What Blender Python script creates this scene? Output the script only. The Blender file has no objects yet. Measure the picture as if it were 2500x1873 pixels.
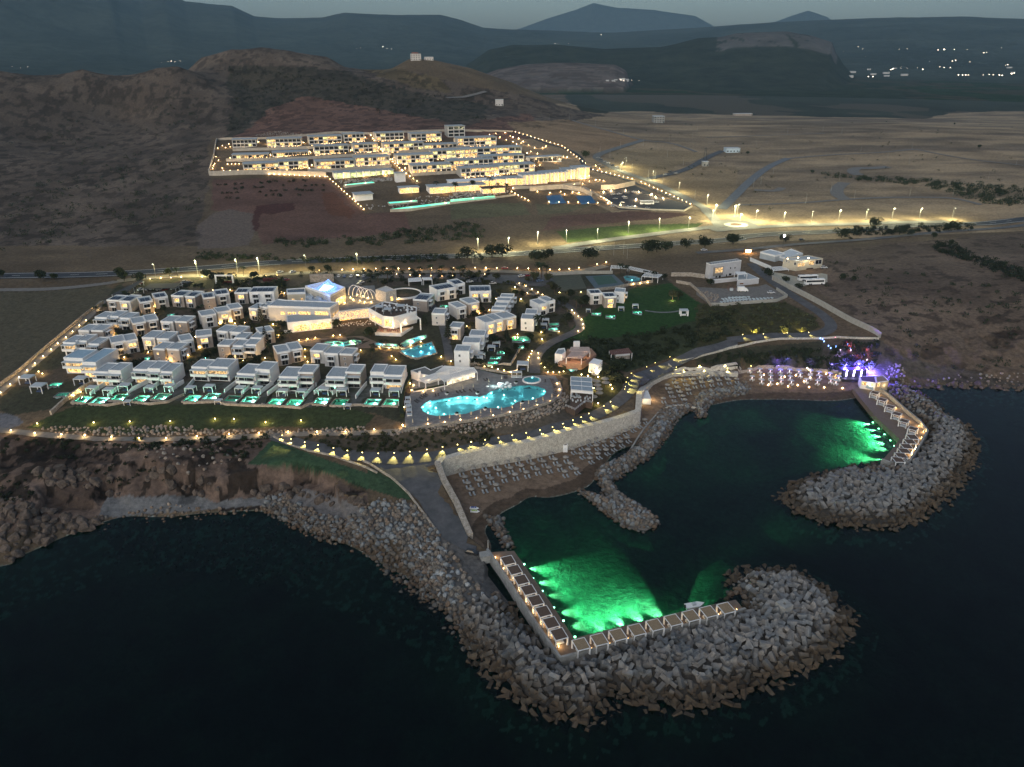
import bpy, math, random
import numpy as np
from mathutils import Vector, Matrix
R=math.radians
C=bpy.context.scene.collection
SC=bpy.context.scene
random.seed(7); RNG=np.random.default_rng(11)
# ------------------------------------------------------------------ camera
F=1850.; PIT=math.atan(816/F); H=150.
cam=bpy.data.cameras.new('camera'); cam.sensor_width=36; cam.lens=36*F/2500; cam.clip_start=1; cam.clip_end=60000
co=bpy.data.objects.new('camera',cam); C.objects.link(co); co.location=(0,0,H); co.rotation_euler=(math.pi/2-PIT,0,0)
SC.camera=co
# ------------------------------------------------------------------ world, sun, exposure
w=bpy.data.worlds.new('World'); SC.world=w; w.use_nodes=True
nt=w.node_tree; bg=nt.nodes['Background']
sky=nt.nodes.new('ShaderNodeTexSky'); sky.sky_type='NISHITA'; sky.sun_disc=False
sky.sun_elevation=R(6); sky.sun_rotation=R(200); sky.altitude=100; sky.dust_density=2.0; sky.ozone_density=3.6; sky.air_density=1.0
hs=nt.nodes.new('ShaderNodeHueSaturation'); hs.inputs['Saturation'].default_value=.62; nt.links.new(sky.outputs[0],hs.inputs['Color']); nt.links.new(hs.outputs[0],bg.inputs[0]); bg.inputs[1].default_value=0.15
sl=bpy.data.lights.new('sun','SUN'); sl.energy=.78; sl.angle=R(50); sl.color=(1.0,.95,.87)
so=bpy.data.objects.new('sun',sl); C.objects.link(so); so.rotation_euler=(R(50),0,R(-24))
SC.view_settings.view_transform='Standard'; SC.view_settings.look='None'; SC.view_settings.gamma=1; SC.view_settings.exposure=.6
SC.render.engine='CYCLES'
cy=SC.cycles; cy.max_bounces=5; cy.diffuse_bounces=2; cy.glossy_bounces=2; cy.transparent_max_bounces=12; cy.volume_bounces=0; cy.use_denoising=True
cy.use_light_tree=True; cy.sample_clamp_indirect=3; cy.caustics_reflective=False; cy.caustics_refractive=False
# ------------------------------------------------------------------ picture <-> ground
ZO={'1':(0,640,700/2212),'2':(500,640,700/2212),'3':(1100,640,700/2212),'4':(1700,640,800/2209),'5':(480,280,700/2212),
 '6':(1100,280,700/2212),'7':(1700,280,800/2212),'8':(900,1000,800/2212),'9':(1050,1250,800/2128),'10':(1700,800,800/2209),
 '11':(1500,1300,700/2024),'12':(0,1000,900/2212),'13':(0,0,1250/2212),'14':(1250,0,1250/2212),
 'A':(130,680,350/2212),'B':(400,680,350/2212),'C':(640,660,440/2212),'D':(980,660,440/2212),'E':(960,860,460/2212),
 'F':(1700,620,320/2212),'G':(130,840,320/2212),'S':(0,0,1)}
def q(z,u,v):
    a=ZO[z]; return (a[0]+u*a[2],a[1]+v*a[2])
def qs(z,*p): return [q(z,*t) for t in p]
def ray(px,py):
    xc=(px-1250)/F; yc=(936.5-py)/F
    return np.array([xc,math.cos(PIT)+yc*math.sin(PIT),-math.sin(PIT)+yc*math.cos(PIT)])
def un(px,py,z):
    d=ray(px,py); t=(z-H)/d[2]; return np.array([d[0]*t,d[1]*t,z])
def und(px,py,dist):
    d=ray(px,py); t=dist/math.hypot(d[0],d[1]); return np.array([d[0]*t,d[1]*t,H+d[2]*t])
def pr(x,y,z):
    dz=z-H; d=y*math.cos(PIT)-dz*math.sin(PIT); u=y*math.sin(PIT)+dz*math.cos(PIT)
    return 1250+F*x/d, 936.5-F*u/d
def vnoise(x,y,s,seed=0):
    x=np.asarray(x)/s+1000.3; y=np.asarray(y)/s+1000.7
    xi=np.floor(x).astype(np.int64); yi=np.floor(y).astype(np.int64); fx=x-xi; fy=y-yi
    fx=fx*fx*(3-2*fx); fy=fy*fy*(3-2*fy)
    def h(a,b):
        n=(a*374761393+b*668265263+seed*1274126177)&0xffffffff; n=((n^(n>>13))*1103515245)&0xffffffff; return ((n^(n>>16))&0xffff)/65535.
    return (h(xi,yi)*(1-fx)+h(xi+1,yi)*fx)*(1-fy)+(h(xi,yi+1)*(1-fx)+h(xi+1,yi+1)*fx)*fy
def fbm(x,y,s,seed=0,o=4):
    r=0;a=.5;t=0
    for i in range(o): r=r+a*vnoise(x,y,s,seed+i*17); t+=a; a*=.5; s*=.5
    return r/t
def inpoly(px,py,poly):
    r=np.zeros(px.shape,bool); n=len(poly)
    for i in range(n):
        x1,y1=poly[i][:2]; x2,y2=poly[(i+1)%n][:2]
        c=((y1>py)!=(y2>py)); 
        if y1==y2: continue
        r^= c&(px<(x2-x1)*(py-y1)/(y2-y1)+x1)
    return r
def segdist(x,y,poly,closed=True):
    best=np.full(x.shape,1e9); idx=np.zeros(x.shape,int); n=len(poly)
    for i in range(n if closed else n-1):
        a=poly[i]; b=poly[(i+1)%n]; dx=b[0]-a[0]; dy=b[1]-a[1]; L=dx*dx+dy*dy+1e-9
        t=np.clip(((x-a[0])*dx+(y-a[1])*dy)/L,0,1); d=np.hypot(x-a[0]-t*dx,y-a[1]-t*dy)
        m=d<best; best[m]=d[m]; idx[m]=i
    return best,idx
# ------------------------------------------------------------------ terrain heights
UP='''50,1040,11 0,1080,10 250,1067,9.5 500,1062,9.5 650,1063,9.5 820,1070,9.5 200,1010,12.5 500,1020,12.5 850,1000,13 300,980,14 700,975,14 100,985,13
250,960,15 500,950,15 800,950,15 950,960,15 300,890,17 600,880,17 900,870,17 250,820,19 500,810,19 700,830,18.5 950,860,17 1150,880,16.5 1300,830,17
400,740,21.5 700,740,22 1000,720,22 1250,740,20 1400,760,18 50,900,15 100,800,17 200,740,19 50,700,19.5 300,680,21
0,650,20 400,665,22 800,660,22 1200,670,22 1500,690,19.5 300,620,20 800,625,20 1200,610,20 1600,585,20 2000,570,20 2400,545,21
1000,1000,14.5 1300,980,14.5 1100,960,14.5 1350,930,14.5 960,1040,14 1180,1010,14.5 1320,1005,14.5 1000,1080,9.5 1100,1075,9.3 1200,1062,9.3 1300,1035,9.3 1390,1000,9.6
900,1125,8.5 1000,1115,8.5 1150,1100,8.5 1300,1065,8.5 1450,1015,8.5 1540,970,9 1560,920,10 1700,850,12 1900,822,14 2000,800,14.5 2040,790,15
1000,1170,7.3 1050,1230,5.2 1100,1300,3.2 1180,1350,2.5 750,1110,8 850,1150,6.5 900,1180,5.6 650,1197,1.5 750,1205,1.8 850,1220,2 940,1255,2.5
650,1150,6 850,1178,5.6 730,1150,6.2 300,1232,.9 500,1225,.9 620,1222,1 300,1150,7 500,1150,6.5 150,1150,7 300,1185,5 500,1185,4.5 400,1165,6 50,1200,4.5 150,1230,3 0,1350,.9 100,1310,.9 220,1278,.6 0,1270,2.5
300,1290,-1.5 600,1290,-1.5 200,1330,-1.5 100,1450,-3 0,1400,-.6 500,1450,-4 800,1500,-4 1000,1650,-5 300,1800,-6 900,1850,-6 900,1270,2 1050,1350,2 760,1265,1.2 1150,1420,2
1500,760,18 1600,740,17.5 1650,780,15.5 1450,800,15 1600,820,13 1560,880,11 1400,870,13.5 1450,920,11.5 1430,960,10.5 1590,925,5.6 1620,908,5.5 1660,899,5.5 1700,898,5.5 1760,897,5.5 1810,899,5.5 1750,720,19 1850,700,20 1900,690,20.5
1980,690,20.5 1800,745,18.5 1900,780,16 1750,790,15 2100,750,18 2300,700,22 2450,680,24 2200,650,23 2400,600,23 2150,810,16 2160,835,13 2200,860,9 2250,905,2.5
2300,945,-.3 2450,950,-.3 2170,925,1 2400,860,8 2480,900,3 2480,800,15 2400,1000,-4 2480,1100,-6
450,580,21 700,560,22 900,520,25 600,500,26 520,430,33 510,345,50 570,338,56 800,330,58 1100,325,58 1240,335,53 880,512,27 1300,490,27 1650,510,24 1100,502,27
1000,414,40 700,414,40 1300,430,36 1400,380,40 1450,420,33 1790,548,20 1600,480,24 1500,300,48 1800,290,48 2200,300,48 2450,310,45 1600,380,34 2000,400,32
2400,450,30 2000,480,25 2300,500,24 100,560,17 100,450,32 100,350,50 300,500,24 300,400,40 300,300,62 100,250,80 400,250,76 600,280,70 600,220,95 600,160,125
900,260,75 900,200,100 1150,250,75 1200,280,66 1350,290,55'''
UPW=[un(*map(float,t.split(','))) for t in UP.split()]
SKY=[(-300,172),(0,170),(200,165),(380,163),(430,157),(490,138),(560,120),(640,114),(700,123),(800,138),(1000,141),(1060,146),(1150,166),(1250,201),(1330,236),(1400,256),(1470,270)]
for i,(a,b) in enumerate(SKY):
    d=1260 if a<450 else 1380
    p=und(a,b,d); UPW.append(p); 
    for dd,dz in ((250,-45),(700,-120),(1200,-150)):
        r=1+dd/d; UPW.append(np.array([p[0]*r,p[1]*r,max(12,p[2]+dz)]))
for a in (1550,1800,2100,2400,2700):
    for d,z in ((1500,30),(1800,18),(2500,14)):
        p=und(a,300,d); p[2]=z; UPW.append(p)
UPW+= [np.array([x,y,z]) for x,y,z in ((-300,600,18),(-300,330,14),(-250,230,0),(300,600,25),(330,420,26),(330,300,-6),(330,200,-10),(-200,120,-7),(0,100,-7),(200,120,-9))]
LP='''1080,1175,1.6 1200,1140,1.6 1350,1090,1.6 1480,1040,1.6 1560,1010,1.6 1600,985,1.7 1700,960,1.7 1800,935,1.8 1900,930,1.8 2000,925,1.8 2080,925,1.8 1120,1250,1.4 1170,1330,1.4
1250,1215,.8 1330,1200,.7 1180,1265,.6 1225,1230,.5 1420,1175,.6 1300,1225,-.6 1210,1300,-.9 1450,1120,.9 1580,1070,.8 1600,1035,.9 1850,965,.6 2000,965,.6 2060,950,.9
1330,1290,-2 1250,1350,-2 1300,1450,-2.2 1450,1480,-2.4 1550,1430,-2.8 1350,1400,-2.2 1500,1530,-2.2 1650,1400,-4 1700,1300,-5 1600,1150,-4 1700,1050,-2.6 1850,1010,-1.9 2000,1020,-1.7 2100,1080,-1.6 2000,1100,-1.8 1900,1080,-2
1850,1150,-5 1900,1300,-5.5 2100,1250,-6 2300,1200,-7 1400,1720,-6 1900,1750,-8 2400,1500,-9 2300,1050,-5 1200,1750,-5 2450,1250,-9 1100,1600,-4 2150,1060,-1.6'''
LPW=[un(*map(float,t.split(','))) for t in LP.split()]+[np.array([x,y,z]) for x,y,z in ((150,100,-9),(300,200,-10),(0,100,-8),(330,300,-8))]
def rbf(P,reg=.5):
    P=np.array(P); X=P[:,:2]; n=len(X)
    D=np.hypot(X[:,0][:,None]-X[:,0],X[:,1][:,None]-X[:,1])
    A=-D+np.eye(n)*reg
    M=np.zeros((n+1,n+1)); M[:n,:n]=A; M[:n,n]=1; M[n,:n]=1
    s=np.linalg.solve(M,np.append(P[:,2],0))
    def f(x,y):
        sh=x.shape; x=x.ravel(); y=y.ravel(); out=np.full(x.shape,s[n])
        for i in range(n): out-=s[i]*np.hypot(x-X[i,0],y-X[i,1])
        return out.reshape(sh)
    return f
fU=rbf(UPW,4.); fL=rbf(LPW,1.)
NR,NA=1000,920; D0,D1=112.,2700.; A0=R(47)
dl=np.linspace(0,1,NR); DG=D0*(D1/D0)**dl; AG=np.linspace(-A0,A0,NA)
gx=DG[:,None]*np.sin(AG)[None,:]; gy=DG[:,None]*np.cos(AG)[None,:]
# evaluate the interpolants on a thinned grid, then refine bilinearly
def evalgrid(f,st):
    ri=np.unique(np.r_[np.arange(0,NR,st),NR-1]); ci=np.unique(np.r_[np.arange(0,NA,st),NA-1])
    Z=f(gx[np.ix_(ri,ci)],gy[np.ix_(ri,ci)])
    t=np.array([np.interp(np.arange(NA),ci,r) for r in Z]); return np.array([np.interp(np.arange(NR),ri,c) for c in t.T]).T
ZU=evalgrid(fU,3); ZL=evalgrid(fL,2)
CLF=[hit0 for hit0 in [un(*q('12',u,v),1.5) for u,v in ((300,560),(480,620),(600,600),(650,515),(760,508),(860,440),(960,495),(1160,497),(1290,548),(1400,520),(1590,492),(1700,466),(1830,462),(2000,515))]]
_d,_i=segdist(gx.ravel(),gy.ravel(),CLF,False); _d=_d.reshape(gx.shape); _s=inpoly(gx.ravel(),gy.ravel(),CLF+[np.array([-20,150,0]),np.array([-140,150,0]),np.array([-160,200,0])]).reshape(gx.shape)
_w=vnoise(gx,gy,5.,91)*1.6; _h=4.2*(.55+.9*vnoise(gx,gy,17.,93)); ZU+=np.where(_s,0,_h*np.clip((_d-_w)/2.2,0,1)*np.exp(-(_d/20)**2))
# lower shore: polygon, each edge with the horizontal width of its slope (picture x, y, height of that corner, width)
WALLTOP=qs('8',(447,362),(475,332),(560,308),(700,275),(900,243),(1100,208),(1300,160),(1500,100),(1700,35),(1800,0))+qs('3',(1432,1030),(1462,975),(1530,905),(1620,862),(1700,838),(1800,832),(2000,828),(2212,832))
LOW=[un(x,y,8.6) for x,y in WALLTOP[:10]]+[un(*WALLTOP[10],8.6)]+[un(x,y,5.) for x,y in WALLTOP[11:]]
LOWW=[.8]*18
ext=[(*q('10',300,262),3,5.),(*q('10',700,270),3,7.),(*q('10',1000,290),3,8.),(*q('10',1230,330),3,8.),(*q('10',1330,420),1.5,3.),(2400,1100,0,3.),(2900,1400,0,3.),(2900,2100,0,3.),(1250,2100,0,3.),(*q('9',330,700),1.5,2.),(*q('9',350,330),2,.6),(*q('8',800,950),2.4,.6)]
for x,y,z,wd in ext: LOW.append(un(x,y,z)); LOWW.append(wd)
LOW+= [un(*q('8',665,855),2.8),un(*q('8',575,640),5.),un(*q('8',485,470),7.2)]; LOWW+=[.8,.8,.8]
px,py=gx.ravel(),gy.ravel()
ins=inpoly(px,py,LOW).reshape(gx.shape)
dist,idx=segdist(px,py,LOW); dist=dist.reshape(gx.shape); wid=np.array(LOWW)[idx].reshape(gx.shape)
t=np.clip(dist/wid,0,1); t=t*t*(3-2*t)
Z=np.where(ins,ZU*(1-t)+ZL*t,ZU)
SEA=ZU.copy()
# rubble mounds (picture polygon on z=0, crest height, side slope)
def z0(z,*p,h=0.): return [un(*a,h) for a in qs(z,*p)]
MOUNDS=[(z0('8',(1530,430),(1560,380),(1700,320),(1800,250),(1900,130),(1960,20),(2000,-15),(2212,-45),(2320,-90),(2310,-40),(2150,10),(2080,60),(2010,180),(1920,300),(1760,400),(1640,480),(1680,540),(1750,590),(1830,640),(1950,720),(1960,770),(1880,810),(1790,805),(1700,760),(1600,690),(1500,610),(1425,560),(1430,525),(1520,560),(1600,590),h=.8),2.0,.9,'G'),
 (z0('10',(0,470),(60,430),(180,415),(320,380),(370,400),(340,440),(240,455),(100,490),(60,540),(70,580),(0,600),h=1.2),1.6,.9,'G'),
 (z0('8',(800,735),(900,735),(920,800),(975,930),(930,950),(870,860)),1.2,.6,'G'),
 (z0('9',(340,680),(500,640),(860,985),(1300,840),(2030,640),(2030,520),(1950,540),(1990,440),(2070,400),(2200,400))+z0('11',(1250,290),(1480,410),(1640,610),(1600,700),(1500,850),(1200,1000),(950,1090),(600,1200),(300,1200),(0,1130))+z0('9',(1000,1340),(740,1280),(560,1180),(430,1050),(350,950),(300,860)),3.6,.55,'T'),
 (z0('10',(600,1150),(700,1060),(900,990),(1050,960),(1250,930),(1290,900),(1440,900),(1560,700),(1500,620),(1420,560),(1250,400),(1350,385),(1550,480),(1720,620),(1810,680),(1860,790),(1840,900),(1750,1040),(1640,1160),(1450,1290),(1300,1340),(1100,1330),(900,1310),(700,1240)),3.2,.6,'T'),
 (z0('9',(-450,60),(-330,20),(-120,20),(60,180),(330,330),(540,600),(430,960),(330,960),(200,830),(100,660),(-20,540),(-100,300),(-300,160)),2.2,.45,'B')]
for poly,cr,slp,k in MOUNDS:
    m=inpoly(px,py,poly).reshape(gx.shape); d,_=segdist(px,py,poly); d=d.reshape(gx.shape)
    hgt=np.where(m,np.minimum(cr,-.4+d*slp),-.4-d*slp*.6); Z=np.maximum(Z,hgt)
PX,PY=pr(gx,gy,Z)
ddist=np.broadcast_to(DG[:,None],gx.shape)
def gz(x,y):
    x=np.atleast_1d(np.asarray(x,float)); y=np.atleast_1d(np.asarray(y,float))
    r=np.clip(np.log(np.hypot(x,y)/D0)/math.log(D1/D0)*(NR-1),0,NR-1.001); c=np.clip((np.arctan2(x,y)+A0)/(2*A0)*(NA-1),0,NA-1.001)
    i=r.astype(int); j=c.astype(int); a=r-i; b=c-j
    return (Z[i,j]*(1-a)+Z[i+1,j]*a)*(1-b)+(Z[i,j+1]*(1-a)+Z[i+1,j+1]*a)*b
def zg(x,y): return float(gz(x,y)[0])
def hit(px,py,up=0.,water=True):
    """the ground point seen at a picture position; up = height above the ground"""
    d=ray(px,py); hl=math.hypot(d[0],d[1]); D=DG[1:-1]; t=D/hl
    zz=gz(d[0]*t,d[1]*t)+up
    if water: zz=np.maximum(zz,up)
    rz=H+d[2]*t; k=np.argmax(rz<=zz)
    if rz[k]>zz[k]: k=len(D)-1
    if k>0:
        f0=rz[k-1]-zz[k-1]; f1=rz[k]-zz[k]; s=f0/(f0-f1) if f0!=f1 else 0; tt=t[k-1]+(t[k]-t[k-1])*s
    else: tt=t[0]
    return np.array([d[0]*tt,d[1]*tt,H+d[2]*tt-up])
# ------------------------------------------------------------------ materials
MATS={}
def mat(name,col,rough=.8,noise=.25,scale=1.,metal=0.,emit=None,es=0.,bump=0.,spec=.3,col2=None,sample=True,vc=False,wn=0,wetz=None):
    if name in MATS: return MATS[name]
    m=bpy.data.materials.new(name); m.use_nodes=True; t=m.node_tree; N=t.nodes; L=t.links; b=N['Principled BSDF']
    b.inputs['Roughness'].default_value=rough; b.inputs['Metallic'].default_value=metal; b.inputs['Specular IOR Level'].default_value=spec
    g=N.new('ShaderNodeNewGeometry'); n=N.new('ShaderNodeTexNoise'); n.inputs['Scale'].default_value=scale; n.inputs['Detail'].default_value=5; n.inputs['Roughness'].default_value=.65
    L.new(g.outputs['Position'],n.inputs['Vector'])
    mr=N.new('ShaderNodeMapRange'); mr.inputs[1].default_value=.3; mr.inputs[2].default_value=.7; mr.inputs[3].default_value=1-noise; mr.inputs[4].default_value=1+noise
    L.new(n.outputs['Fac'],mr.inputs[0])
    mx=N.new('ShaderNodeMix'); mx.data_type='RGBA'; mx.blend_type='MULTIPLY'; mx.inputs[0].default_value=1
    if vc:
        a=N.new('ShaderNodeVertexColor'); a.layer_name='Col'; L.new(a.outputs[0],mx.inputs[6])
    elif col2:
        m2=N.new('ShaderNodeMix'); m2.data_type='RGBA'; m2.inputs[6].default_value=(*col,1); m2.inputs[7].default_value=(*col2,1)
        n2=N.new('ShaderNodeTexNoise'); n2.inputs['Scale'].default_value=scale*.35; n2.inputs['Detail'].default_value=4; L.new(g.outputs['Position'],n2.inputs['Vector'])
        r2=N.new('ShaderNodeMapRange'); r2.inputs[1].default_value=.4; r2.inputs[2].default_value=.6; L.new(n2.outputs['Fac'],r2.inputs[0]); L.new(r2.outputs[0],m2.inputs[0]); L.new(m2.outputs[2],mx.inputs[6])
    else: mx.inputs[6].default_value=(*col,1)
    if wn:
        oi=N.new('ShaderNodeObjectInfo'); ra=N.new('ShaderNodeMapRange'); ra.inputs[3].default_value=1-wn; ra.inputs[4].default_value=1+wn; L.new(oi.outputs['Random'],ra.inputs[0])
        mu=N.new('ShaderNodeMath'); mu.operation='MULTIPLY'; L.new(mr.outputs[0],mu.inputs[0]); L.new(ra.outputs[0],mu.inputs[1]); L.new(mu.outputs[0],mx.inputs[7])
    else: L.new(mr.outputs[0],mx.inputs[7])
    if wetz:   # weed and wet staining near the water line
        sx=N.new('ShaderNodeSeparateXYZ'); L.new(g.outputs['Position'],sx.inputs[0]); n3=N.new('ShaderNodeMath'); n3.operation='MULTIPLY_ADD'; L.new(n.outputs['Fac'],n3.inputs[0]); n3.inputs[1].default_value=-2.2; L.new(sx.outputs[2],n3.inputs[2])
        wr=N.new('ShaderNodeMapRange'); wr.inputs[1].default_value=wetz[0]-2.2; wr.inputs[2].default_value=wetz[0]+.2; wr.inputs[3].default_value=1; wr.inputs[4].default_value=0; L.new(n3.outputs[0],wr.inputs[0])
        wm_=N.new('ShaderNodeMix'); wm_.data_type='RGBA'; wm_.blend_type='MULTIPLY'; L.new(wr.outputs[0],wm_.inputs[0]); L.new(mx.outputs[2],wm_.inputs[6]); wm_.inputs[7].default_value=(*wetz[1],1); L.new(wm_.outputs[2],b.inputs['Base Color'])
    else: L.new(mx.outputs[2],b.inputs['Base Color'])
    if bump:
        bp=N.new('ShaderNodeBump'); bp.inputs['Strength'].default_value=bump; bp.inputs['Distance'].default_value=.5/scale; L.new(n.outputs['Fac'],bp.inputs['Height']); L.new(bp.outputs[0],b.inputs['Normal'])
    if emit:
        b.inputs['Emission Color'].default_value=(*emit,1); b.inputs['Emission Strength'].default_value=es
        if not sample: m.cycles.emission_sampling='NONE'
    MATS[name]=m; return m
def glow(name,col,s,var=.5,scale=.7):
    """lit glazing: warm light broken up by what stands in the room"""
    if name in MATS: return MATS[name]
    m=bpy.data.materials.new(name); m.use_nodes=True; t=m.node_tree; N=t.nodes; L=t.links; b=N['Principled BSDF']; b.inputs['Base Color'].default_value=(.1,.09,.07,1); b.inputs['Roughness'].default_value=.2
    g=N.new('ShaderNodeNewGeometry'); n=N.new('ShaderNodeTexNoise'); n.inputs['Scale'].default_value=scale; n.inputs['Detail'].default_value=3; L.new(g.outputs['Position'],n.inputs['Vector'])
    mr=N.new('ShaderNodeMapRange'); mr.inputs[1].default_value=.36; mr.inputs[2].default_value=.62; mr.inputs[3].default_value=s*(1-var); mr.inputs[4].default_value=s*(1+var); L.new(n.outputs['Fac'],mr.inputs[0]); L.new(mr.outputs[0],b.inputs['Emission Strength'])
    b.inputs['Emission Color'].default_value=(*col,1); m.cycles.emission_sampling='NONE'; MATS[name]=m; return m
def water_mat(name,tint,deep,df,bs,bd,rough=.06,spec=1.):
    m=bpy.data.materials.new(name); m.use_nodes=True; t=m.node_tree; N=t.nodes; L=t.links
    for n in list(N): N.remove(n)
    o=N.new('ShaderNodeOutputMaterial'); tr=N.new('ShaderNodeBsdfTransparent'); tr.inputs[0].default_value=(*tint,1); df_=N.new('ShaderNodeBsdfDiffuse'); df_.inputs[0].default_value=(*deep,1)
    gl=N.new('ShaderNodeBsdfGlossy'); gl.inputs['Roughness'].default_value=rough; gl.inputs[0].default_value=(spec,spec,spec,1); fr=N.new('ShaderNodeFresnel'); fr.inputs[0].default_value=1.33
    m1=N.new('ShaderNodeMixShader'); m1.inputs[0].default_value=df; m2=N.new('ShaderNodeMixShader')
    L.new(tr.outputs[0],m1.inputs[1]); L.new(df_.outputs[0],m1.inputs[2]); L.new(fr.outputs[0],m2.inputs[0]); L.new(m1.outputs[0],m2.inputs[1]); L.new(gl.outputs[0],m2.inputs[2]); L.new(m2.outputs[0],o.inputs[0])
    g=N.new('ShaderNodeNewGeometry'); n=N.new('ShaderNodeTexNoise'); n.inputs['Scale'].default_value=bs; n.inputs['Detail'].default_value=4; L.new(g.outputs['Position'],n.inputs['Vector'])
    bp=N.new('ShaderNodeBump'); bp.inputs['Strength'].default_value=.6; bp.inputs['Distance'].default_value=bd; L.new(n.outputs['Fac'],bp.inputs['Height']); L.new(bp.outputs[0],gl.inputs['Normal']); L.new(bp.outputs[0],fr.inputs['Normal'])
    MATS[name]=m; return m
# ------------------------------------------------------------------ mesh helpers
def mesh(name,V,Fc,m=None,smooth=False,cols=None):
    me=bpy.data.meshes.new(name); V=np.asarray(V,np.float32)
    if isinstance(Fc,np.ndarray):
        n=len(Fc); k=Fc.shape[1]; me.vertices.add(len(V)); me.vertices.foreach_set('co',V.ravel()); me.loops.add(n*k); me.loops.foreach_set('vertex_index',Fc.astype(np.int32).ravel()); me.polygons.add(n); me.polygons.foreach_set('loop_start',np.arange(n,dtype=np.int32)*k); me.polygons.foreach_set('loop_total',np.full(n,k,np.int32)); me.update(calc_edges=True)
    else: me.from_pydata([tuple(map(float,v)) for v in V],[],Fc); me.update()
    if smooth: me.polygons.foreach_set('use_smooth',np.ones(len(me.polygons),bool))
    if m: me.materials.append(m)
    if cols is not None:
        ca=me.color_attributes.new('Col','FLOAT_COLOR','POINT'); ca.data.foreach_set('color',np.c_[cols,np.ones(len(cols))].astype(np.float32).ravel())
    return me
class MB:
    def __init__(s): s.v=[]; s.f=[]
    def add(s,V,Fc):
        n=len(s.v); s.v+= [tuple(map(float,v)) for v in V]; s.f+= [tuple(i+n for i in f) for f in Fc]; return s
    def box(s,x0,x1,y0,y1,z0,z1,top=None):
        tx=ty=0
        if top is not None: tx,ty=(x1-x0)*(1-top)/2,(y1-y0)*(1-top)/2
        return s.add([(x0,y0,z0),(x1,y0,z0),(x1,y1,z0),(x0,y1,z0),(x0+tx,y0+ty,z1),(x1-tx,y0+ty,z1),(x1-tx,y1-ty,z1),(x0+tx,y1-ty,z1)],[(0,3,2,1),(4,5,6,7),(0,1,5,4),(1,2,6,5),(2,3,7,6),(3,0,4,7)])
    def prism(s,poly,z0,z1,flip=False):
        p=[tuple(a[:2]) for a in poly]; ar=sum(p[i][0]*p[(i+1)%len(p)][1]-p[(i+1)%len(p)][0]*p[i][1] for i in range(len(p)))
        if ar<0: p=p[::-1]
        n=len(p); zz0=[z0]*n if not callable(z0) else [z0(*a) for a in p]; zz1=[z1]*n if not callable(z1) else [z1(*a) for a in p]
        return s.add([(a[0],a[1],zz0[i]) for i,a in enumerate(p)]+[(a[0],a[1],zz1[i]) for i,a in enumerate(p)],[tuple(range(n))[::-1],tuple(range(n,2*n))]+[(i,(i+1)%n,(i+1)%n+n,i+n) for i in range(n)])
    def rod(s,a,b,r,r2=None,n=6):
        a=Vector(a); b=Vector(b); d=(b-a).normalized(); u=d.orthogonal().normalized(); v=d.cross(u); r2=r if r2 is None else r2
        V=[a+(u*math.cos(2*math.pi*i/n)+v*math.sin(2*math.pi*i/n))*r for i in range(n)]+[b+(u*math.cos(2*math.pi*i/n)+v*math.sin(2*math.pi*i/n))*r2 for i in range(n)]
        return s.add(V,[(i,(i+1)%n,(i+1)%n+n,i+n) for i in range(n)]+[tuple(range(n))[::-1],tuple(range(n,2*n))])
    def lathe(s,pr_,n=10,c=(0,0)):
        V=[(c[0]+r*math.cos(2*math.pi*i/n),c[1]+r*math.sin(2*math.pi*i/n),z) for r,z in pr_ for i in range(n)]; k=len(pr_)
        return s.add(V,[(j*n+i,j*n+(i+1)%n,(j+1)*n+(i+1)%n,(j+1)*n+i) for j in range(k-1) for i in range(n)]+[tuple(range(n))[::-1],tuple(range((k-1)*n,k*n))])
    def build(s,name,m,par=None,smooth=False):
        o=bpy.data.objects.new(name,mesh(name,s.v,s.f,m,smooth)); C.objects.link(o); o.parent=par; return o
def tag(o,label=None,cat=None,group=None,kind=None):
    if label: o['label']=label
    if cat: o['category']=cat
    if group: o['group']=group
    if kind: o['kind']=kind
    return o
def thing(name,loc,rz=0.,label=None,cat=None,group=None):
    o=bpy.data.objects.new(name,None); C.objects.link(o); o.location=tuple(map(float,loc)); o.rotation_euler=(0,0,rz); o.empty_display_size=.5
    return tag(o,label,cat,group)
def dup(src,loc,rz=0.,label=None,cat=None,group=None,scale=None,rot=None):
    r=src.copy(); C.objects.link(r); r.location=tuple(map(float,loc)); r.rotation_euler=rot if rot else (0,0,rz)
    if scale is not None: r.scale=scale if hasattr(scale,'__len__') else (scale,)*3
    tag(r,label,cat,group)
    for ch in src.children:
        c=ch.copy(); C.objects.link(c); c.parent=r
        for g in ch.children: d=g.copy(); C.objects.link(d); d.parent=c
    return r
ORD='first second third fourth fifth sixth seventh eighth ninth tenth eleventh twelfth thirteenth fourteenth fifteenth sixteenth seventeenth eighteenth nineteenth twentieth'.split()
TENS={2:'twenty',3:'thirty',4:'forty',5:'fifty',6:'sixty',7:'seventy',8:'eighty',9:'ninety'}
TENO={2:'twentieth',3:'thirtieth',4:'fortieth',5:'fiftieth',6:'sixtieth',7:'seventieth',8:'eightieth',9:'ninetieth'}
def od(i):
    i+=1
    if i<=20: return ORD[i-1]
    if i>=100: return 'one hundred and '+od(i-101) if i>100 else 'hundredth'
    return TENO[i//10] if i%10==0 else TENS[i//10]+'-'+ORD[i%10-1]
LN=[]
def lamp(loc,col,e,r=.12,kind='POINT',par=None,rot=None,size=None,blend=.5):
    key=(tuple(col),e,r,kind,size)
    for k,d in LN:
        if k==key: break
    else:
        d=bpy.data.lights.new('lamp_light',kind); d.color=col; d.energy=e; d.shadow_soft_size=r
        if kind=='SPOT': d.spot_size=size; d.spot_blend=blend
        LN.append((key,d))
    o=bpy.data.objects.new('light',d); C.objects.link(o); o.location=tuple(map(float,loc)); o.parent=par
    if rot: o.rotation_euler=rot
    return o
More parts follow.
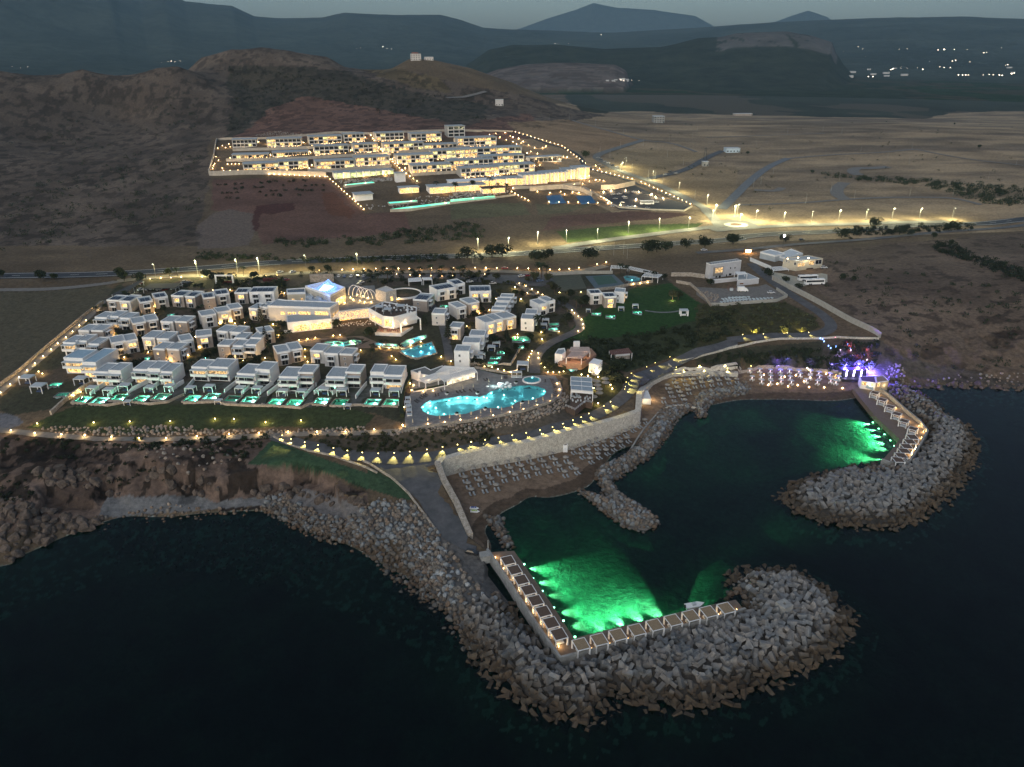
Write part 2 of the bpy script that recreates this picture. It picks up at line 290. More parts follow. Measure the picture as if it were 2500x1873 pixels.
# ------------------------------------------------------------------ land cover
rng=np.random.default_rng(3)
def zone(poly,col,jit=0.,fade=0.,nz=.0):
    """picture outline on the land -> ground colour; edges broken by noise in metres"""
    jit*=1.7; jx=(fbm(gx,gy,16.,5,4)-.5)*jit*2; jy=(fbm(gx,gy,16.,9,4)-.5)*jit*2
    m=inpoly((PX+jx).ravel(),(PY+jy*.5).ravel(),poly).reshape(gx.shape)&NEAR
    COL[m]=np.array(col)
n1=fbm(gx,gy,60,1); n2=fbm(gx,gy,14,2); n3=fbm(gx,gy,4,3,3)
NEAR=np.ones(gx.shape,bool)
COL=np.zeros(gx.shape+(3,)); base=np.array([.115,.085,.055]); COL[:]=base
COL*= (.75+.5*n1)[...,None]
# right-hand fields: straw and fallow strips
st=fbm(gx*.5,gy*2,50,21); fr_=inpoly(PX.ravel(),PY.ravel(),[(1200,255),(2600,240),(2600,560),(1650,600),(1400,470),(1230,330)]).reshape(gx.shape)
COL[fr_]=(np.array([.30,.225,.14])*np.clip((st-.3)*3.,0,1)[...,None]+np.array([.15,.115,.08])*(1-np.clip((st-.3)*3.,0,1))[...,None])[fr_]
rh=inpoly(PX.ravel(),PY.ravel(),[(1900,640),(2120,600),(2600,560),(2600,1000),(2250,900),(2150,820)]).reshape(gx.shape)
COL[rh]=(np.array([.125,.092,.066])*(.6+.8*n1)[...,None])[rh]
hl_=inpoly(PX.ravel(),PY.ravel(),[(-200,150),(540,100),(700,110),(1480,280),(1230,330),(520,340),(480,600),(-200,600)]).reshape(gx.shape)
hl_=inpoly((PX+(fbm(gx,gy,45,101,4)-.5)*46).ravel(),(PY+(fbm(gx,gy,45,103,4)-.5)*16).ravel(),[(-200,150),(540,100),(700,110),(1480,280),(1230,330),(520,340),(480,600),(-200,600)]).reshape(gx.shape)
COL[hl_]=(np.array([.112,.086,.066])*(.7+.6*n1)[...,None])[hl_]
zone(qs('13',(985,290),(1100,280),(1300,285),(1500,310),(1700,380),(1900,430),(2100,450),(2110,520),(1900,520),(1680,500),(1480,440),(1330,415),(1270,430),(1330,480),(1180,490),(1080,530),(1060,590),(985,600),(1000,450),(970,340)),(.062,.052,.037),11)
zone(qs('13',(1550,300),(1700,290),(1900,340),(1950,400),(1800,380)),(.12,.09,.05),8)
zone(qs('13',(1060,570),(1160,475),(1320,415),(1500,445),(1800,505),(2000,545),(2212,500),(2300,490),(2350,600),(1000,600)),(.15,.085,.062),8)
zone(qs('5',(120,500),(1000,490),(1290,765),(1600,740),(1650,900),(1200,940),(500,1000),(470,900),(430,760),(120,740)),(.12,.068,.052),4)
zone(qs('5',(950,600),(1060,600),(1200,760),(1180,800),(1000,760)),(.12,.055,.035),8)
zone(qs('5',(130,760),(260,730),(440,760),(450,900),(400,1010),(200,1030),(0,1040),(0,860)),(.135,.105,.088),4)
zone(qs('5',(560,690),(740,680),(760,730),(600,770),(500,760),(470,900),(430,880),(450,700)),(.07,.03,.025),5)
from functools import reduce
zone(qs('6',(430,60),(900,40),(1480,200),(1400,230),(1080,300),(900,260),(700,190),(500,130)),(.25,.17,.10),3)
zone(qs('6',(1220,280),(1500,260),(1900,290),(1990,300),(1900,350),(1750,390),(1600,500),(1300,420)),(.24,.18,.105),4)
zone(qs('6',(1640,520),(1880,400),(2212,400),(2212,560),(2080,700),(1990,710)),(.25,.185,.11),3)
zone(qs('6',(0,690),(550,680),(620,770),(0,810)),(.11,.105,.06),2); zone(qs('6',(650,690),(1100,700),(900,760),(680,770)),(.11,.10,.06),2)
zone(qs('6',(780,790),(1380,740),(1900,770),(1380,830),(1000,860),(700,900)),(.12,.07,.055),4)
zone(qs('6',(820,900),(1400,850),(1950,840),(1900,870),(1300,950),(900,990)),(.06,.085,.03),2)
zone(qs('1',(0,230),(800,170),(880,210),(760,330),(400,650),(0,930)),(.085,.075,.05),3)
zone(qs('1',(0,210),(400,205),(860,160),(860,175),(400,225),(0,230)),(.16,.13,.1),1)
VILL=qs('1',(760,330),(860,230),(950,130),(2212,100))+qs('2',(2212,80))+qs('3',(800,70),(1650,100),(1700,170),(1400,200),(1050,440),(700,850),(640,950))+qs('E',(2000,330),(1950,560),(200,880))+qs('2',(1300,1160),(0,1110))+qs('1',(550,1110),(100,1180),(0,1150),(0,1060))
zone(VILL,(.05,.05,.032),1)
m=inpoly(PX.ravel(),PY.ravel(),VILL).reshape(gx.shape)&(n2>.56); COL[m]=(.075,.062,.048)
zone(qs('1',(560,1115),(1400,1100),(2212,1100),(2700,1130),(2900,1180),(2780,1300),(2212,1270),(900,1330),(200,1280),(380,1190)),(.042,.055,.024),2)
zone(qs('1',(0,1160),(130,1190),(190,1240),(80,1290),(0,1280)),(.15,.15,.16),2)
zone(qs('3',(1000,440),(1400,200),(1700,165),(1900,300),(2000,360),(1950,480),(1500,620),(1000,600),(850,620)),(.026,.06,.018),3)
zone(qs('3',(850,620),(1500,560),(2212,360),(2212,620),(1750,730),(1350,850),(1150,760)),(.04,.048,.025),4)
zone(qs('4',(0,280),(600,270),(780,360),(830,440),(700,490),(300,500),(0,580)),(.055,.052,.025),3)
zone(qs('3',(840,600),(1330,860),(1330,1000),(1150,1150),(950,1180),(900,900),(820,860),(700,830),(690,730)),(.035,.04,.022),3)
zone(qs('12',(0,150),(500,180),(1200,185),(1640,165),(1500,330),(1700,350),(1960,400),(2212,500),(2212,620),(1600,520),(1300,560),(600,640),(0,760)),(.12,.085,.066),3)
m=inpoly(PX.ravel(),PY.ravel(),qs('12',(0,150),(1500,170),(1500,330),(2212,500),(2212,620),(600,640),(0,800))).reshape(gx.shape)
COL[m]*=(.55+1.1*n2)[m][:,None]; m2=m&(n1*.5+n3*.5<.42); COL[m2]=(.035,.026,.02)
zone(qs('12',(1480,330),(1640,170),(1780,235),(2212,385),(2212,480),(1960,380),(1700,345)),(.04,.075,.04),3); zone(qs('8',(0,385),(160,470),(300,610),(200,600),(0,530)),(.04,.07,.038),3)
zone(qs('12',(590,640),(650,520),(820,540),(1160,505),(1290,560),(1590,520),(1590,575),(1000,620),(700,650)),(.15,.15,.15),2)
zone(qs('12',(1590,520),(1800,480),(2212,600),(2212,720),(1900,650),(1600,590))+[],(.15,.14,.135),3)
zone(qs('8',(0,690),(300,700),(430,800),(520,900),(800,970),(900,1080),(1080,1382),(700,1250),(400,1000),(0,800)),(.115,.105,.1),3)
zone(qs('E',(160,900),(600,850),(1500,690),(1950,560),(2212,600),(2100,760),(1600,940),(0,1000)),(.10,.085,.066),3)
zone(qs('2',(650,1360),(1300,1320),(2212,1240),(2212,1390),(1500,1480),(1100,1480)),(.085,.07,.05),3)
for s,p in (('4',qs('4',(0,600),(1240,500),(1230,760),(300,720),(0,690))),): zone(p,(.05,.048,.03),3)
m=inpoly(PX.ravel(),PY.ravel(),qs('4',(850,520),(1240,520),(1400,640),(1600,700),(2212,820),(2212,900),(1350,760),(850,720))).reshape(gx.shape); COL[m]=(np.array([.09,.075,.06])*(.4+1.1*n2)[...,None])[m]
# beach, and the floor of the sea
lowm=np.where(inpoly(px,py,LOW).reshape(gx.shape)&(dist>wid*.6),True,False)
COL[lowm]=(np.array([.175,.125,.088])*(.85+.3*n3)[...,None])[lowm]
wet=lowm&(Z<.75)&(Z>-.2); COL[wet]*=.5
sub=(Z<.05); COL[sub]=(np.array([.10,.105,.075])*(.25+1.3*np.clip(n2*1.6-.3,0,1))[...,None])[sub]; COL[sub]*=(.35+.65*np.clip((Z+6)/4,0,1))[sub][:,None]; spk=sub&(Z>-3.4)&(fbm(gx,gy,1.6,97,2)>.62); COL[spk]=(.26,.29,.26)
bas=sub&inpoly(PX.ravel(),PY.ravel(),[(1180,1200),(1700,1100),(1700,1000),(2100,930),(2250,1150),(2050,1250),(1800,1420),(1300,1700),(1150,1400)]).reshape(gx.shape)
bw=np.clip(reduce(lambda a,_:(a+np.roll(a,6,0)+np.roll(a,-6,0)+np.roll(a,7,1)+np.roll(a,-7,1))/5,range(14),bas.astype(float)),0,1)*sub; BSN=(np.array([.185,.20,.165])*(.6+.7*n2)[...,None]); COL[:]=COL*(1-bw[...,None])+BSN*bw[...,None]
for poly,cr,slp,k in MOUNDS:
    m=inpoly(px,py,poly).reshape(gx.shape); COL[m]=(.055,.05,.045) if k!='B' else (.11,.105,.1)
    if k=='G': COL[m]=(.12,.11,.1)
edge_=qs('14',(300,478),(380,485),(520,485),(900,495),(1390,505),(1780,515),(1900,488),(2300,475))+[(2700,268),(2700,60),(1300,60),(1395,255)]
fm=inpoly((PX+(fbm(gx,gy,60,81,3)-.5)*40).ravel(),(PY+(fbm(gx,gy,90,83,3)-.5)*7).ravel(),edge_).reshape(gx.shape)&(ddist>1150)
COL[fm]=(np.array([.034,.038,.024])*(.55+.9*fbm(gx,gy*.5,90,85,4))[...,None])[fm]; f2=fm&(fbm(gx,gy*.5,200,87,3)>.58); COL[f2]=(.075,.062,.042)
# scrub speckle on the hills and fallow land
scr=(fbm(gx*.8,gy*.6,6,31,4)>.56)&hl_&(Z>1); COL[scr]*=.58
scr=(fbm(gx*.6,gy,5,33,3)>.64)&rh&(Z>1); COL[scr]*=.55
red=(COL[...,0]>.1)&(COL[...,0]>COL[...,2]*1.55); COL[red]*=(.62+.8*fbm(gx*.5+gy*.2,gy,18,43,4))[red][:,None]
scr=(fbm(gx,gy*.6,30,37,5)>.56)&hl_; COL[scr]*=.78
COL*=(.86+.28*fbm(gx,gy,2.2,41,2))[...,None]
# rough ground away from built areas
rough=np.zeros(gx.shape); rough[hl_]=1; rough[rh]=.4; m=inpoly(PX.ravel(),PY.ravel(),qs('12',(0,170),(900,215),(1500,190),(1500,330),(1900,340),(2212,480),(2212,620),(1600,560),(600,640),(0,800))).reshape(gx.shape); rough[m]=.5; CLM=m.copy()
rk=inpoly(PX.ravel(),PY.ravel(),[(2150,850),(2260,840),(2500,800),(2600,990),(2300,960),(2180,920)]).reshape(gx.shape); rough[rk]=1.2
from functools import reduce
def blur(a,n):
    for _ in range(n): a=(a+np.roll(a,1,0)+np.roll(a,-1,0)+np.roll(a,1,1)+np.roll(a,-1,1))/5
    return a
rough=blur(rough,6)
rid=1-np.abs(fbm(gx,gy,26,51,4)-.5)*4
Z+=rough*((rid-.3)*.14*np.clip(np.hypot(gx,gy)/350,.9,3)+(n3-.5)*.6)*np.clip((Z-.3)/2,0,1)
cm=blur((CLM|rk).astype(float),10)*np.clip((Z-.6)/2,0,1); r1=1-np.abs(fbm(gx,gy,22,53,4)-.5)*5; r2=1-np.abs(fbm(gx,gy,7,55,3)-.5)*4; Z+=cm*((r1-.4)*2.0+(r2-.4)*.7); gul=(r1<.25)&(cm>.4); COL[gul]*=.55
deepz=(Z<-1); Z[deepz]+= ((n2-.5)*1.2*(1-.75*bw))[deepz]
# swimming pools sunk in the ground are cut out further down (POOLS), then the ground sheet is made
def carve(poly,depth,pad=0.):
    m=inpoly(px,py,[p[:2] for p in poly]).reshape(gx.shape); d,_=segdist(px,py,[p[:2] for p in poly]); m|=(d.reshape(gx.shape)<pad)
    Z[m]-=depth
def flatten(poly,z,pad=2.):
    m=inpoly(px,py,[p[:2] for p in poly]).reshape(gx.shape); d,_=segdist(px,py,[p[:2] for p in poly]); d=d.reshape(gx.shape); w_=np.where(m,1,np.clip(1-d/pad,0,1)); Z[:]=Z*(1-w_)+z*w_
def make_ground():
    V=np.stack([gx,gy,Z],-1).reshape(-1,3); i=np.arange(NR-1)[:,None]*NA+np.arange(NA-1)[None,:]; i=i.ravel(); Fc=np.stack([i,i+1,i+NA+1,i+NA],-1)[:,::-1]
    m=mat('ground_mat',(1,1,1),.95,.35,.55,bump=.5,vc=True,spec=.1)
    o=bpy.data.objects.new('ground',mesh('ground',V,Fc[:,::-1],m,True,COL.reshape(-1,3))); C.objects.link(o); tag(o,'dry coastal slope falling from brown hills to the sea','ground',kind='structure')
# ------------------------------------------------------------------ far land and mountains
def far_land():
    nr,na=340,700; D=2300*(15500/2300)**np.linspace(0,1,nr); A=np.linspace(-R(44),R(44),na); X=D[:,None]*np.sin(A); Y=D[:,None]*np.cos(A)
    # picture x at the horizon for each azimuth
    pxh=1250+F*np.tan(A)/math.cos(PIT)*1.0
    hz=lambda tab,d: np.interp(pxh,[t[0] for t in tab],[H-d*((t[1]-120)/F)*1.0/math.cos(PIT)*np.cos(0)*.915 for t in tab])
    k_=np.clip((D-2500)/1200,0,1)[:,None]; Zf=10.5+k_*(fbm(X,Y,900,61)*26-5)
    col=np.zeros(X.shape+(3,)); col[:]=(.035,.042,.026); a=fbm(X,Y*.6,260,63,3); col[a>.52]=(.055,.05,.032); col[a>.62]=(.03,.045,.022)
    def ridge(tab,d,wf,wb,c,nz=.16,s=700,mask=None):
        h=hz(tab,d)[None,:]; t=(D-d)[:,None]; f=np.where(t<0,np.exp(-(t/wf)**2),np.exp(-(t/wb)**2))
        r=(1-np.abs(fbm(X,Y,s,71+int(d)%13,5)-.5)*3); zz=h*f*(1+nz*(r-.6)*(1-f*.75))
        global Zf_; m=(zz>Zf)&(h>14); return zz,m
    MES=[(q('14',a,b)) for a,b in ((-300,330),(-100,215),(0,198),(180,196),(400,212),(640,205),(700,195),(800,175),(900,170),(960,158),(1060,155),(1180,152),(1280,165),(1380,190),(1400,222),(1440,262),(1480,292),(1530,330),(1700,345),(2300,350))]
    zz,m=ridge(MES,4300,700,500,None,.1,300); Zf[m]=zz[m]; col[m]=(np.array([.032,.036,.024])*(.7+.7*fbm(X,Y,60,5))[...,None])[m]
    # pale cliff band under the table-topped hill
    cl=m&(np.abs(pxh-q('14',1150,0)[0])<150)[None,:]&(zz>hz(MES,4300)[None,:]*.70)&(fbm(X*3,Y,90,8)>.34)&((D<4330)[:,None]); col[cl]=(.10,.092,.084)
    QU=[(q('14',a,b)) for a,b in ((-200,330),(-60,285),(60,268),(180,262),(300,262),(450,268),(500,290),(515,330),(560,350),(2300,360))]
    zz,m=ridge(QU,3300,420,250,None,.05,200); m&=zz>26; Zf[m]=zz[m]; s_=fbm(X,Y*4,60,9,3); col[m]=(np.where((s_>.5)[...,None],np.array([.14,.115,.10]),np.array([.095,.072,.06])))[m]
    M2=[(1100,120),(1270,78),(1330,60),(1400,42),(1445,28),(1500,38),(1590,42),(1690,55),(1750,80),(1800,110),(1830,110),(1880,68),(1925,55),(1960,47),(2010,60),(2060,90),(2100,120)]
    M1=[(-600,-130),(-200,-90),(0,-60),(290,-8),(310,8),(360,26),(420,18),(470,35),(540,40),(580,42),(630,60),(680,63),(800,58),(850,52),(930,55),(1080,55),(1130,65),(1180,78),(1250,82),(1400,86),(1500,88),(1700,80),(1850,72),(2000,68),(2200,64),(2330,65),(2500,70),(3200,85)]
    zz,m=ridge(M2,14300,1500,900,None,.05,900); Zf[m]=zz[m]; col[m]=(.06,.07,.06)
    zz,m=ridge(M1,9300,2900,900,None,.30,1300); zz2=np.maximum(zz,0); m=(zz2>Zf)&(D[:,None]<11500); Zf[m]=zz2[m]; col[m]=(np.array([.045,.052,.04])*(.6+.9*fbm(X,Y,350,15))[...,None])[m]
    V=np.stack([X,Y,Zf],-1).reshape(-1,3); i=(np.arange(nr-1)[:,None]*na+np.arange(na-1)[None,:]).ravel(); Fc=np.stack([i,i+1,i+na+1,i+na],-1)
    o=bpy.data.objects.new('hills',mesh('hills',V,Fc,mat('far_mat',(1,1,1),1.,.3,.012,vc=True,spec=0,bump=.3),True,col.reshape(-1,3))); C.objects.link(o); tag(o,'wooded plain, table-topped hill and blue mountains far inland','hills',kind='structure')
    return X,Y,Zf,D,A
FX,FY,FZ,FD,FA=far_land()
def fz(x,y):
    r=np.clip(np.log(math.hypot(x,y)/2300)/math.log(15500/2300)*339,0,338.9); c=np.clip((math.atan2(x,y)+R(44))/R(88)*699,0,698.9); return float(FZ[int(round(r)),int(round(c))])
def sea_and_air():
    o=MB().add([(-1500,-300,0),(1500,-300,0),(1500,2100,0),(-1500,2100,0)],[(0,1,2,3)]).build('water',water_mat('sea_mat',(.15,.42,.34),(.0008,.0030,.0030),.3,.55,.12,rough=.12,spec=.42)); tag(o,'dark calm sea with faint ripples','sea',kind='structure')
    hb=MB().box(-16000,16000,-700,16200,-14,1500).build('haze',None); m=bpy.data.materials.new('haze_mat'); m.use_nodes=True; N=m.node_tree.nodes; 
    for n in list(N): N.remove(n)
    ou=N.new('ShaderNodeOutputMaterial'); v=N.new('ShaderNodeVolumePrincipled'); v.inputs['Color'].default_value=(.43,.72,.95,1); v.inputs['Density'].default_value=HAZE; v.inputs['Anisotropy'].default_value=0
    m.node_tree.links.new(v.outputs[0],ou.inputs['Volume']); hb.data.materials.append(m); tag(hb,'thin blue evening haze over the whole coast','haze',kind='stuff')
HAZE=4.5e-5
# ------------------------------------------------------------------ shared materials
WHT=mat('white_render',(.82,.82,.80),.7,.07,.4); BEI=mat('beige_render',(.50,.42,.35),.8,.1,.5); TAU=mat('taupe_render',(.33,.28,.24),.8,.12,.5)
LGR=mat('pale_render',(.56,.54,.51),.8,.09,.5); RFG=mat('roof_gravel',(.36,.40,.42),.9,.22,1.3); GLD=mat('dark_glass',(.025,.028,.032),.12,.3,.6,spec=.8); FRM=mat('white_metal',(.74,.75,.75),.5,.05,1.); CAN=mat('canopy_grey',(.48,.52,.54),.7,.12,.8)
GLW=glow('lit_window',(1,.56,.17),1.15,.9,1.3); GLW2=glow('lit_window_soft',(1,.60,.24),.5,.9,1.2); GHS=glow('lit_hall',(1,.54,.17),1.15,.97,1.7)
STN=mat('drystone',(.30,.26,.21),.95,.4,2.2,bump=.6,col2=(.42,.37,.31)); STP=mat('pale_stone',(.60,.56,.48),.95,.4,2.4,bump=.6,col2=(.48,.44,.37)); CON=mat('concrete',(.26,.26,.25),.9,.22,.7,bump=.2,col2=(.32,.32,.30))
ASP=mat('asphalt',(.075,.078,.082),.85,.2,.5,col2=(.10,.10,.105)); ASD=mat('asphalt_dark',(.038,.042,.048),.8,.2,.5); GRV=mat('gravel_road',(.17,.16,.145),.95,.25,.6); PAV=mat('paving',(.15,.155,.16),.85,.15,1.4,col2=(.19,.195,.2)); PAVB=mat('beach_paving',(.16,.125,.10),.9,.15,1.)
WOD=mat('dark_deck',(.10,.068,.05),.8,.25,2.); BRN=mat('cabana_brown',(.115,.078,.058),.9,.2,2.); TAN=mat('cabana_reed',(.27,.20,.125),.95,.25,3.); SOL=mat('solar_panel',(.02,.03,.045),.2,.3,1.,spec=.7)
HED=mat('hedge_green',(.022,.032,.014),.9,.5,2.); LEF=mat('leaf_dark',(.026,.034,.017),.85,.45,.6,wn=.35,spec=.1); LEO=mat('leaf_olive',(.05,.055,.028),.85,.45,.6,wn=.35,spec=.1); BRK=mat('bark',(.07,.052,.04),.9,.3,3.)
LMP=mat('lamp_head',(1,.85,.6),.5,0,emit=(1,.66,.30),es=11,sample=False); LMW=mat('lamp_cool',(1,1,1),.5,0,emit=(1,.93,.8),es=20,sample=False); LMS=mat('lamp_small',(1,.8,.5),.5,0,emit=(1,.60,.24),es=6,sample=False)
BAS=mat('pool_tile',(.6,.88,.84),.5,.1,2.); POOLW=water_mat('pool_water',(.30,.88,.92),(.0,.05,.06),.05,1.2,.05,rough=.05); POOLG=water_mat('pool_water_green',(.30,1.,.74),(.0,.06,.05),.05,1.5,.04,rough=.05); DRK=mat('dark_metal',(.03,.03,.032),.5,.1,1.)
# ------------------------------------------------------------------ outlines
def offs(poly,d):
    n=len(poly); out=[]; ar=sum(poly[i][0]*poly[(i+1)%n][1]-poly[(i+1)%n][0]*poly[i][1] for i in range(n)); sg=1 if ar>0 else -1
    for i in range(n):
        a=np.array(poly[i-1][:2],float); b=np.array(poly[i][:2],float); c=np.array(poly[(i+1)%n][:2],float)
        n1_=np.array([(b-a)[1],-(b-a)[0]]); n1_/=np.linalg.norm(n1_)+1e-9; n2_=np.array([(c-b)[1],-(c-b)[0]]); n2_/=np.linalg.norm(n2_)+1e-9
        m_=n1_+n2_; m_/=max(.4,np.dot(m_,m_)/2); out.append(tuple(b+m_*d*sg))
    return out
def smooth(P,it=2,closed=True):
    P=[np.array(p,float) for p in P]
    for _ in range(it):
        Q=[]; n=len(P)
        if not closed: Q.append(P[0])
        for i in range(n if closed else n-1): a,b=P[i],P[(i+1)%n]; Q+= [a*.75+b*.25,a*.25+b*.75]
        if not closed: Q.append(P[-1])
        P=Q
    return P
def resamp(P,st):
    P=[np.array(p[:2],float) for p in P]; out=[P[0]]; 
    for a,b in zip(P,P[1:]):
        L=np.linalg.norm(b-a); k=max(1,int(round(L/st)))
        for i in range(1,k+1): out.append(a+(b-a)*i/k)
    return out
def norms(P):
    T=[P[min(i+1,len(P)-1)]-P[max(i-1,0)] for i in range(len(P))]; T=[t/(np.linalg.norm(t)+1e-9) for t in T]; return [np.array([-t[1],t[0]]) for t in T]
def onland(pts,up=0.): return [hit(a,b,up) for a,b in pts]
def ribbon(name,P,w_,m,lift=.12,label=None,cat=None,st=2.5,world=False,kind='structure',edge=None):
    if not world: P=onland(P)
    P=resamp(smooth([p[:2] for p in P],2,False),st); Nn=norms(P); k=5; V=[];Fc=[]
    for p,nn in zip(P,Nn):
        ww=w_ if not callable(w_) else w_(p)
        zz=[]
        for j in range(k):
            s=(j/(k-1)-.5)*ww; x,y=p+nn*s; zz.append((x,y))
        hz_=gz([a for a,b in zz],[b for a,b in zz]); h=max(hz_.mean(),hz_.max()-.5)
        V+= [(a,b,max(c,h*.6+c*.4)+lift) for (a,b),c in zip(zz,hz_)]
    n=len(P)
    for i in range(n-1):
        for j in range(k-1): a=i*k+j; Fc.append((a,a+1,a+k+1,a+k))
    o=MB().add(V,Fc).build(name,m); tag(o,label,cat,kind=kind); return o,P,Nn
def wall(name,P,h,th,m,label,cat='wall',world=False,base=1.5,st=3.,top=None,cap=None,group=None,drop=None):
    """a wall following the ground; top = fixed height of its crest"""
    if not world: P=onland(P)
    P=resamp([p[:2] for p in P],st); Nn=norms(P); V=[]
    for i,(p,nn) in enumerate(zip(P,Nn)):
        g=zg(*p); t=(g+h) if top is None else (top if not callable(top) else top(i/(len(P)-1))); b=g-base if drop is None else drop
        for s,z in ((-th/2,b),(th/2,b),(th/2,t),(-th/2,t)): V.append((p[0]+nn[0]*s,p[1]+nn[1]*s,z))
    n=len(P); Fc=[(i*4+j,i*4+(j+1)%4,(i+1)*4+(j+1)%4,(i+1)*4+j) for i in range(n-1) for j in range(4)]+[(3,2,1,0),tuple(range((n-1)*4,n*4))]
    o=MB().add(V,Fc).build(name,m); tag(o,label,cat,group); return o
def drape(name,pts,m,lift=.1,label=None,cat=None,kind='structure',step=4.,world=False,flat=None):
    import bmesh
    P=pts if world else onland(pts); P=[np.array(p[:2]) for p in P]; P2=resamp(P+[P[0]],step)[:-1]
    bm=bmesh.new(); vs=[bm.verts.new((p[0],p[1],0)) for p in P2]; es=[bm.edges.new((vs[i],vs[(i+1)%len(vs)])) for i in range(len(vs))]
    bmesh.ops.triangle_fill(bm,use_beauty=True,edges=es)
    for _ in range(5):
        e=[x for x in bm.edges if x.calc_length()>step*1.6]
        if not e: break
        bmesh.ops.subdivide_edges(bm,edges=e,cuts=1); bmesh.ops.triangulate(bm,faces=bm.faces[:])
    X=[v.co.x for v in bm.verts]; Y=[v.co.y for v in bm.verts]; G=gz(X,Y)
    for v,g in zip(bm.verts,G): v.co.z=(g if flat is None else flat)+lift
    bmesh.ops.recalc_face_normals(bm,faces=bm.faces[:]); me=bpy.data.meshes.new(name); bm.to_mesh(me); bm.free(); me.materials.append(m)
    if me.polygons and sum(p.normal.z for p in me.polygons)<0: me.flip_normals()
    o=bpy.data.objects.new(name,me); C.objects.link(o); tag(o,label,cat,kind=kind); return o
# ------------------------------------------------------------------ pools
def pool(poly,zw,depth,wm,label,lamps=(),le=60,cop=.4,coph=.06,name='swimming_pool',group=None,wallm=None,skirt=0.,lc=(.75,1,.95),cutp=.3):
    poly=[tuple(p[:2]) for p in poly]; ar=sum(poly[i][0]*poly[(i+1)%len(poly)][1]-poly[(i+1)%len(poly)][0]*poly[i][1] for i in range(len(poly)))
    if ar<0: poly=poly[::-1]
    c=np.mean(poly,0); L=[(a-c[0],b-c[1]) for a,b in poly]; t=thing(name,(c[0],c[1],zw),0,label,'pool',group); n=len(L); O=offs(L,cop)
    m_=inpoly(px,py,offs(poly,cutp)).reshape(gx.shape); Z[m_]=np.minimum(Z[m_],zw-depth-.6)
    MB().prism(L,-depth-.2,-depth).add([(x,y,-depth) for x,y in L]+[(x,y,.02) for x,y in L],[((i+1)%n,i,i+n,(i+1)%n+n) for i in range(n)]).build('basin',BAS,t)
    s=MB(); V=[(x,y,coph) for x,y in L]+[(x,y,coph) for x,y in O]+[(x,y,-.5-skirt) for x,y in O]+[(x,y,-.3) for x,y in L]
    s.add(V,[(i,i+n,(i+1)%n+n,(i+1)%n) for i in range(n)]+[(i+n,i+2*n,(i+1)%n+2*n,(i+1)%n+n) for i in range(n)]+[(i+3*n,i,(i+1)%n,(i+1)%n+3*n) for i in range(n)]); s.build('coping',wallm or PAV,t)
    MB().add([(x,y,-.06) for x,y in L],[tuple(range(n))]).build('water_surface',wm,t)
    for l in lamps:
        x,y=l[0]-c[0],l[1]-c[1]; MB().lathe([(.05,-.62),(.16,-.6),(.16,-.5),(.05,-.48)],6,(x,y)).build('pool_light',LMW,t); lamp((x,y,-.8 if depth>1.05 else -.4),lc,le,.15,par=t)
    return t
# ------------------------------------------------------------------ sunken pools first (they cut the ground)
hp=lambda z,*p: [hit(*q(z,*t)) for t in p]
def flatpts(z,pts,zz): return [un(*q(z,*p),zz) for p in pts]
ZD=14.7
DECK=flatpts('E',[(150,900),(135,780),(160,560),(215,470),(225,300),(420,230),(900,180),(1240,262),(1500,280),(1700,270),(1900,275),(1945,350),(1975,440),(1950,510),(1850,580),(1700,630),(1530,680),(1370,715),(1175,755),(980,785),(790,810),(605,835),(407,860),(230,885)],ZD)
flatten(DECK,ZD-.5,6)
MP=flatpts('E',[(328,645),(360,600),(430,570),(560,548),(700,530),(800,513),(920,515),(1010,522),(1080,498),(1150,460),(1240,425),(1350,405),(1480,390),(1600,385),(1700,400),(1780,430),(1795,470),(1750,520),(1650,560),(1530,572),(1450,590),(1380,635),(1270,660),(1180,655),(1060,655),(960,690),(850,725),(740,735),(620,745),(500,750),(400,725),(345,690)],ZD)
pool(MP,ZD,1.6,POOLW,'large kidney-shaped turquoise pool on the grey terrace above the sea','',0,name='swimming_pool')
mpool=[o for o in C.objects if o.name=='swimming_pool'][0]
for u,v,e in ((428,590,260),(657,562,200),(765,536,200),(868,532,200),(985,550,260),(1065,525,90),(1098,532,90),(350,640,60),(1150,478,60),(1480,408,40),(1770,455,60),(600,722,300),(410,705,300),(1230,640,80),(1430,565,80),(1640,535,60),(740,715,120),(500,650,60),(800,620,50),(1000,600,40),(1300,500,60),(1500,480,50)):
    p=un(*q('E',u,v),ZD); lamp((p[0]-mpool.location.x,p[1]-mpool.location.y,-.6),(.62,.9,1),e,.2,par=mpool)
    if e>=60: MB().lathe([(.05,-.32),(.22,-.3),(.22,-.1),(.05,-.08)],6,(p[0]-mpool.location.x,p[1]-mpool.location.y)).build('pool_light',LMW,mpool)
def ell(z,u,v,ru,rv,zz,n=16): return flatpts(z,[(u+ru*math.cos(2*math.pi*i/n),v+rv*math.sin(2*math.pi*i/n)) for i in range(n)],zz)
pp=ell('E',1625,322,95,34,ZD+.5); pool(pp,ZD+.5,.5,POOLW,'small raised oval pool with white rim above the large pool',[un(*q('E',1630,300),ZD)],120,cop=.6,wallm=WHT,name='raised_pool',lc=(.6,.9,1))
def pxy(z,pts,up=0.):
    zz=np.mean([hit(*q(z,*p))[2] for p in pts])+up; return [un(*q(z,*p),zz) for p in pts],zz
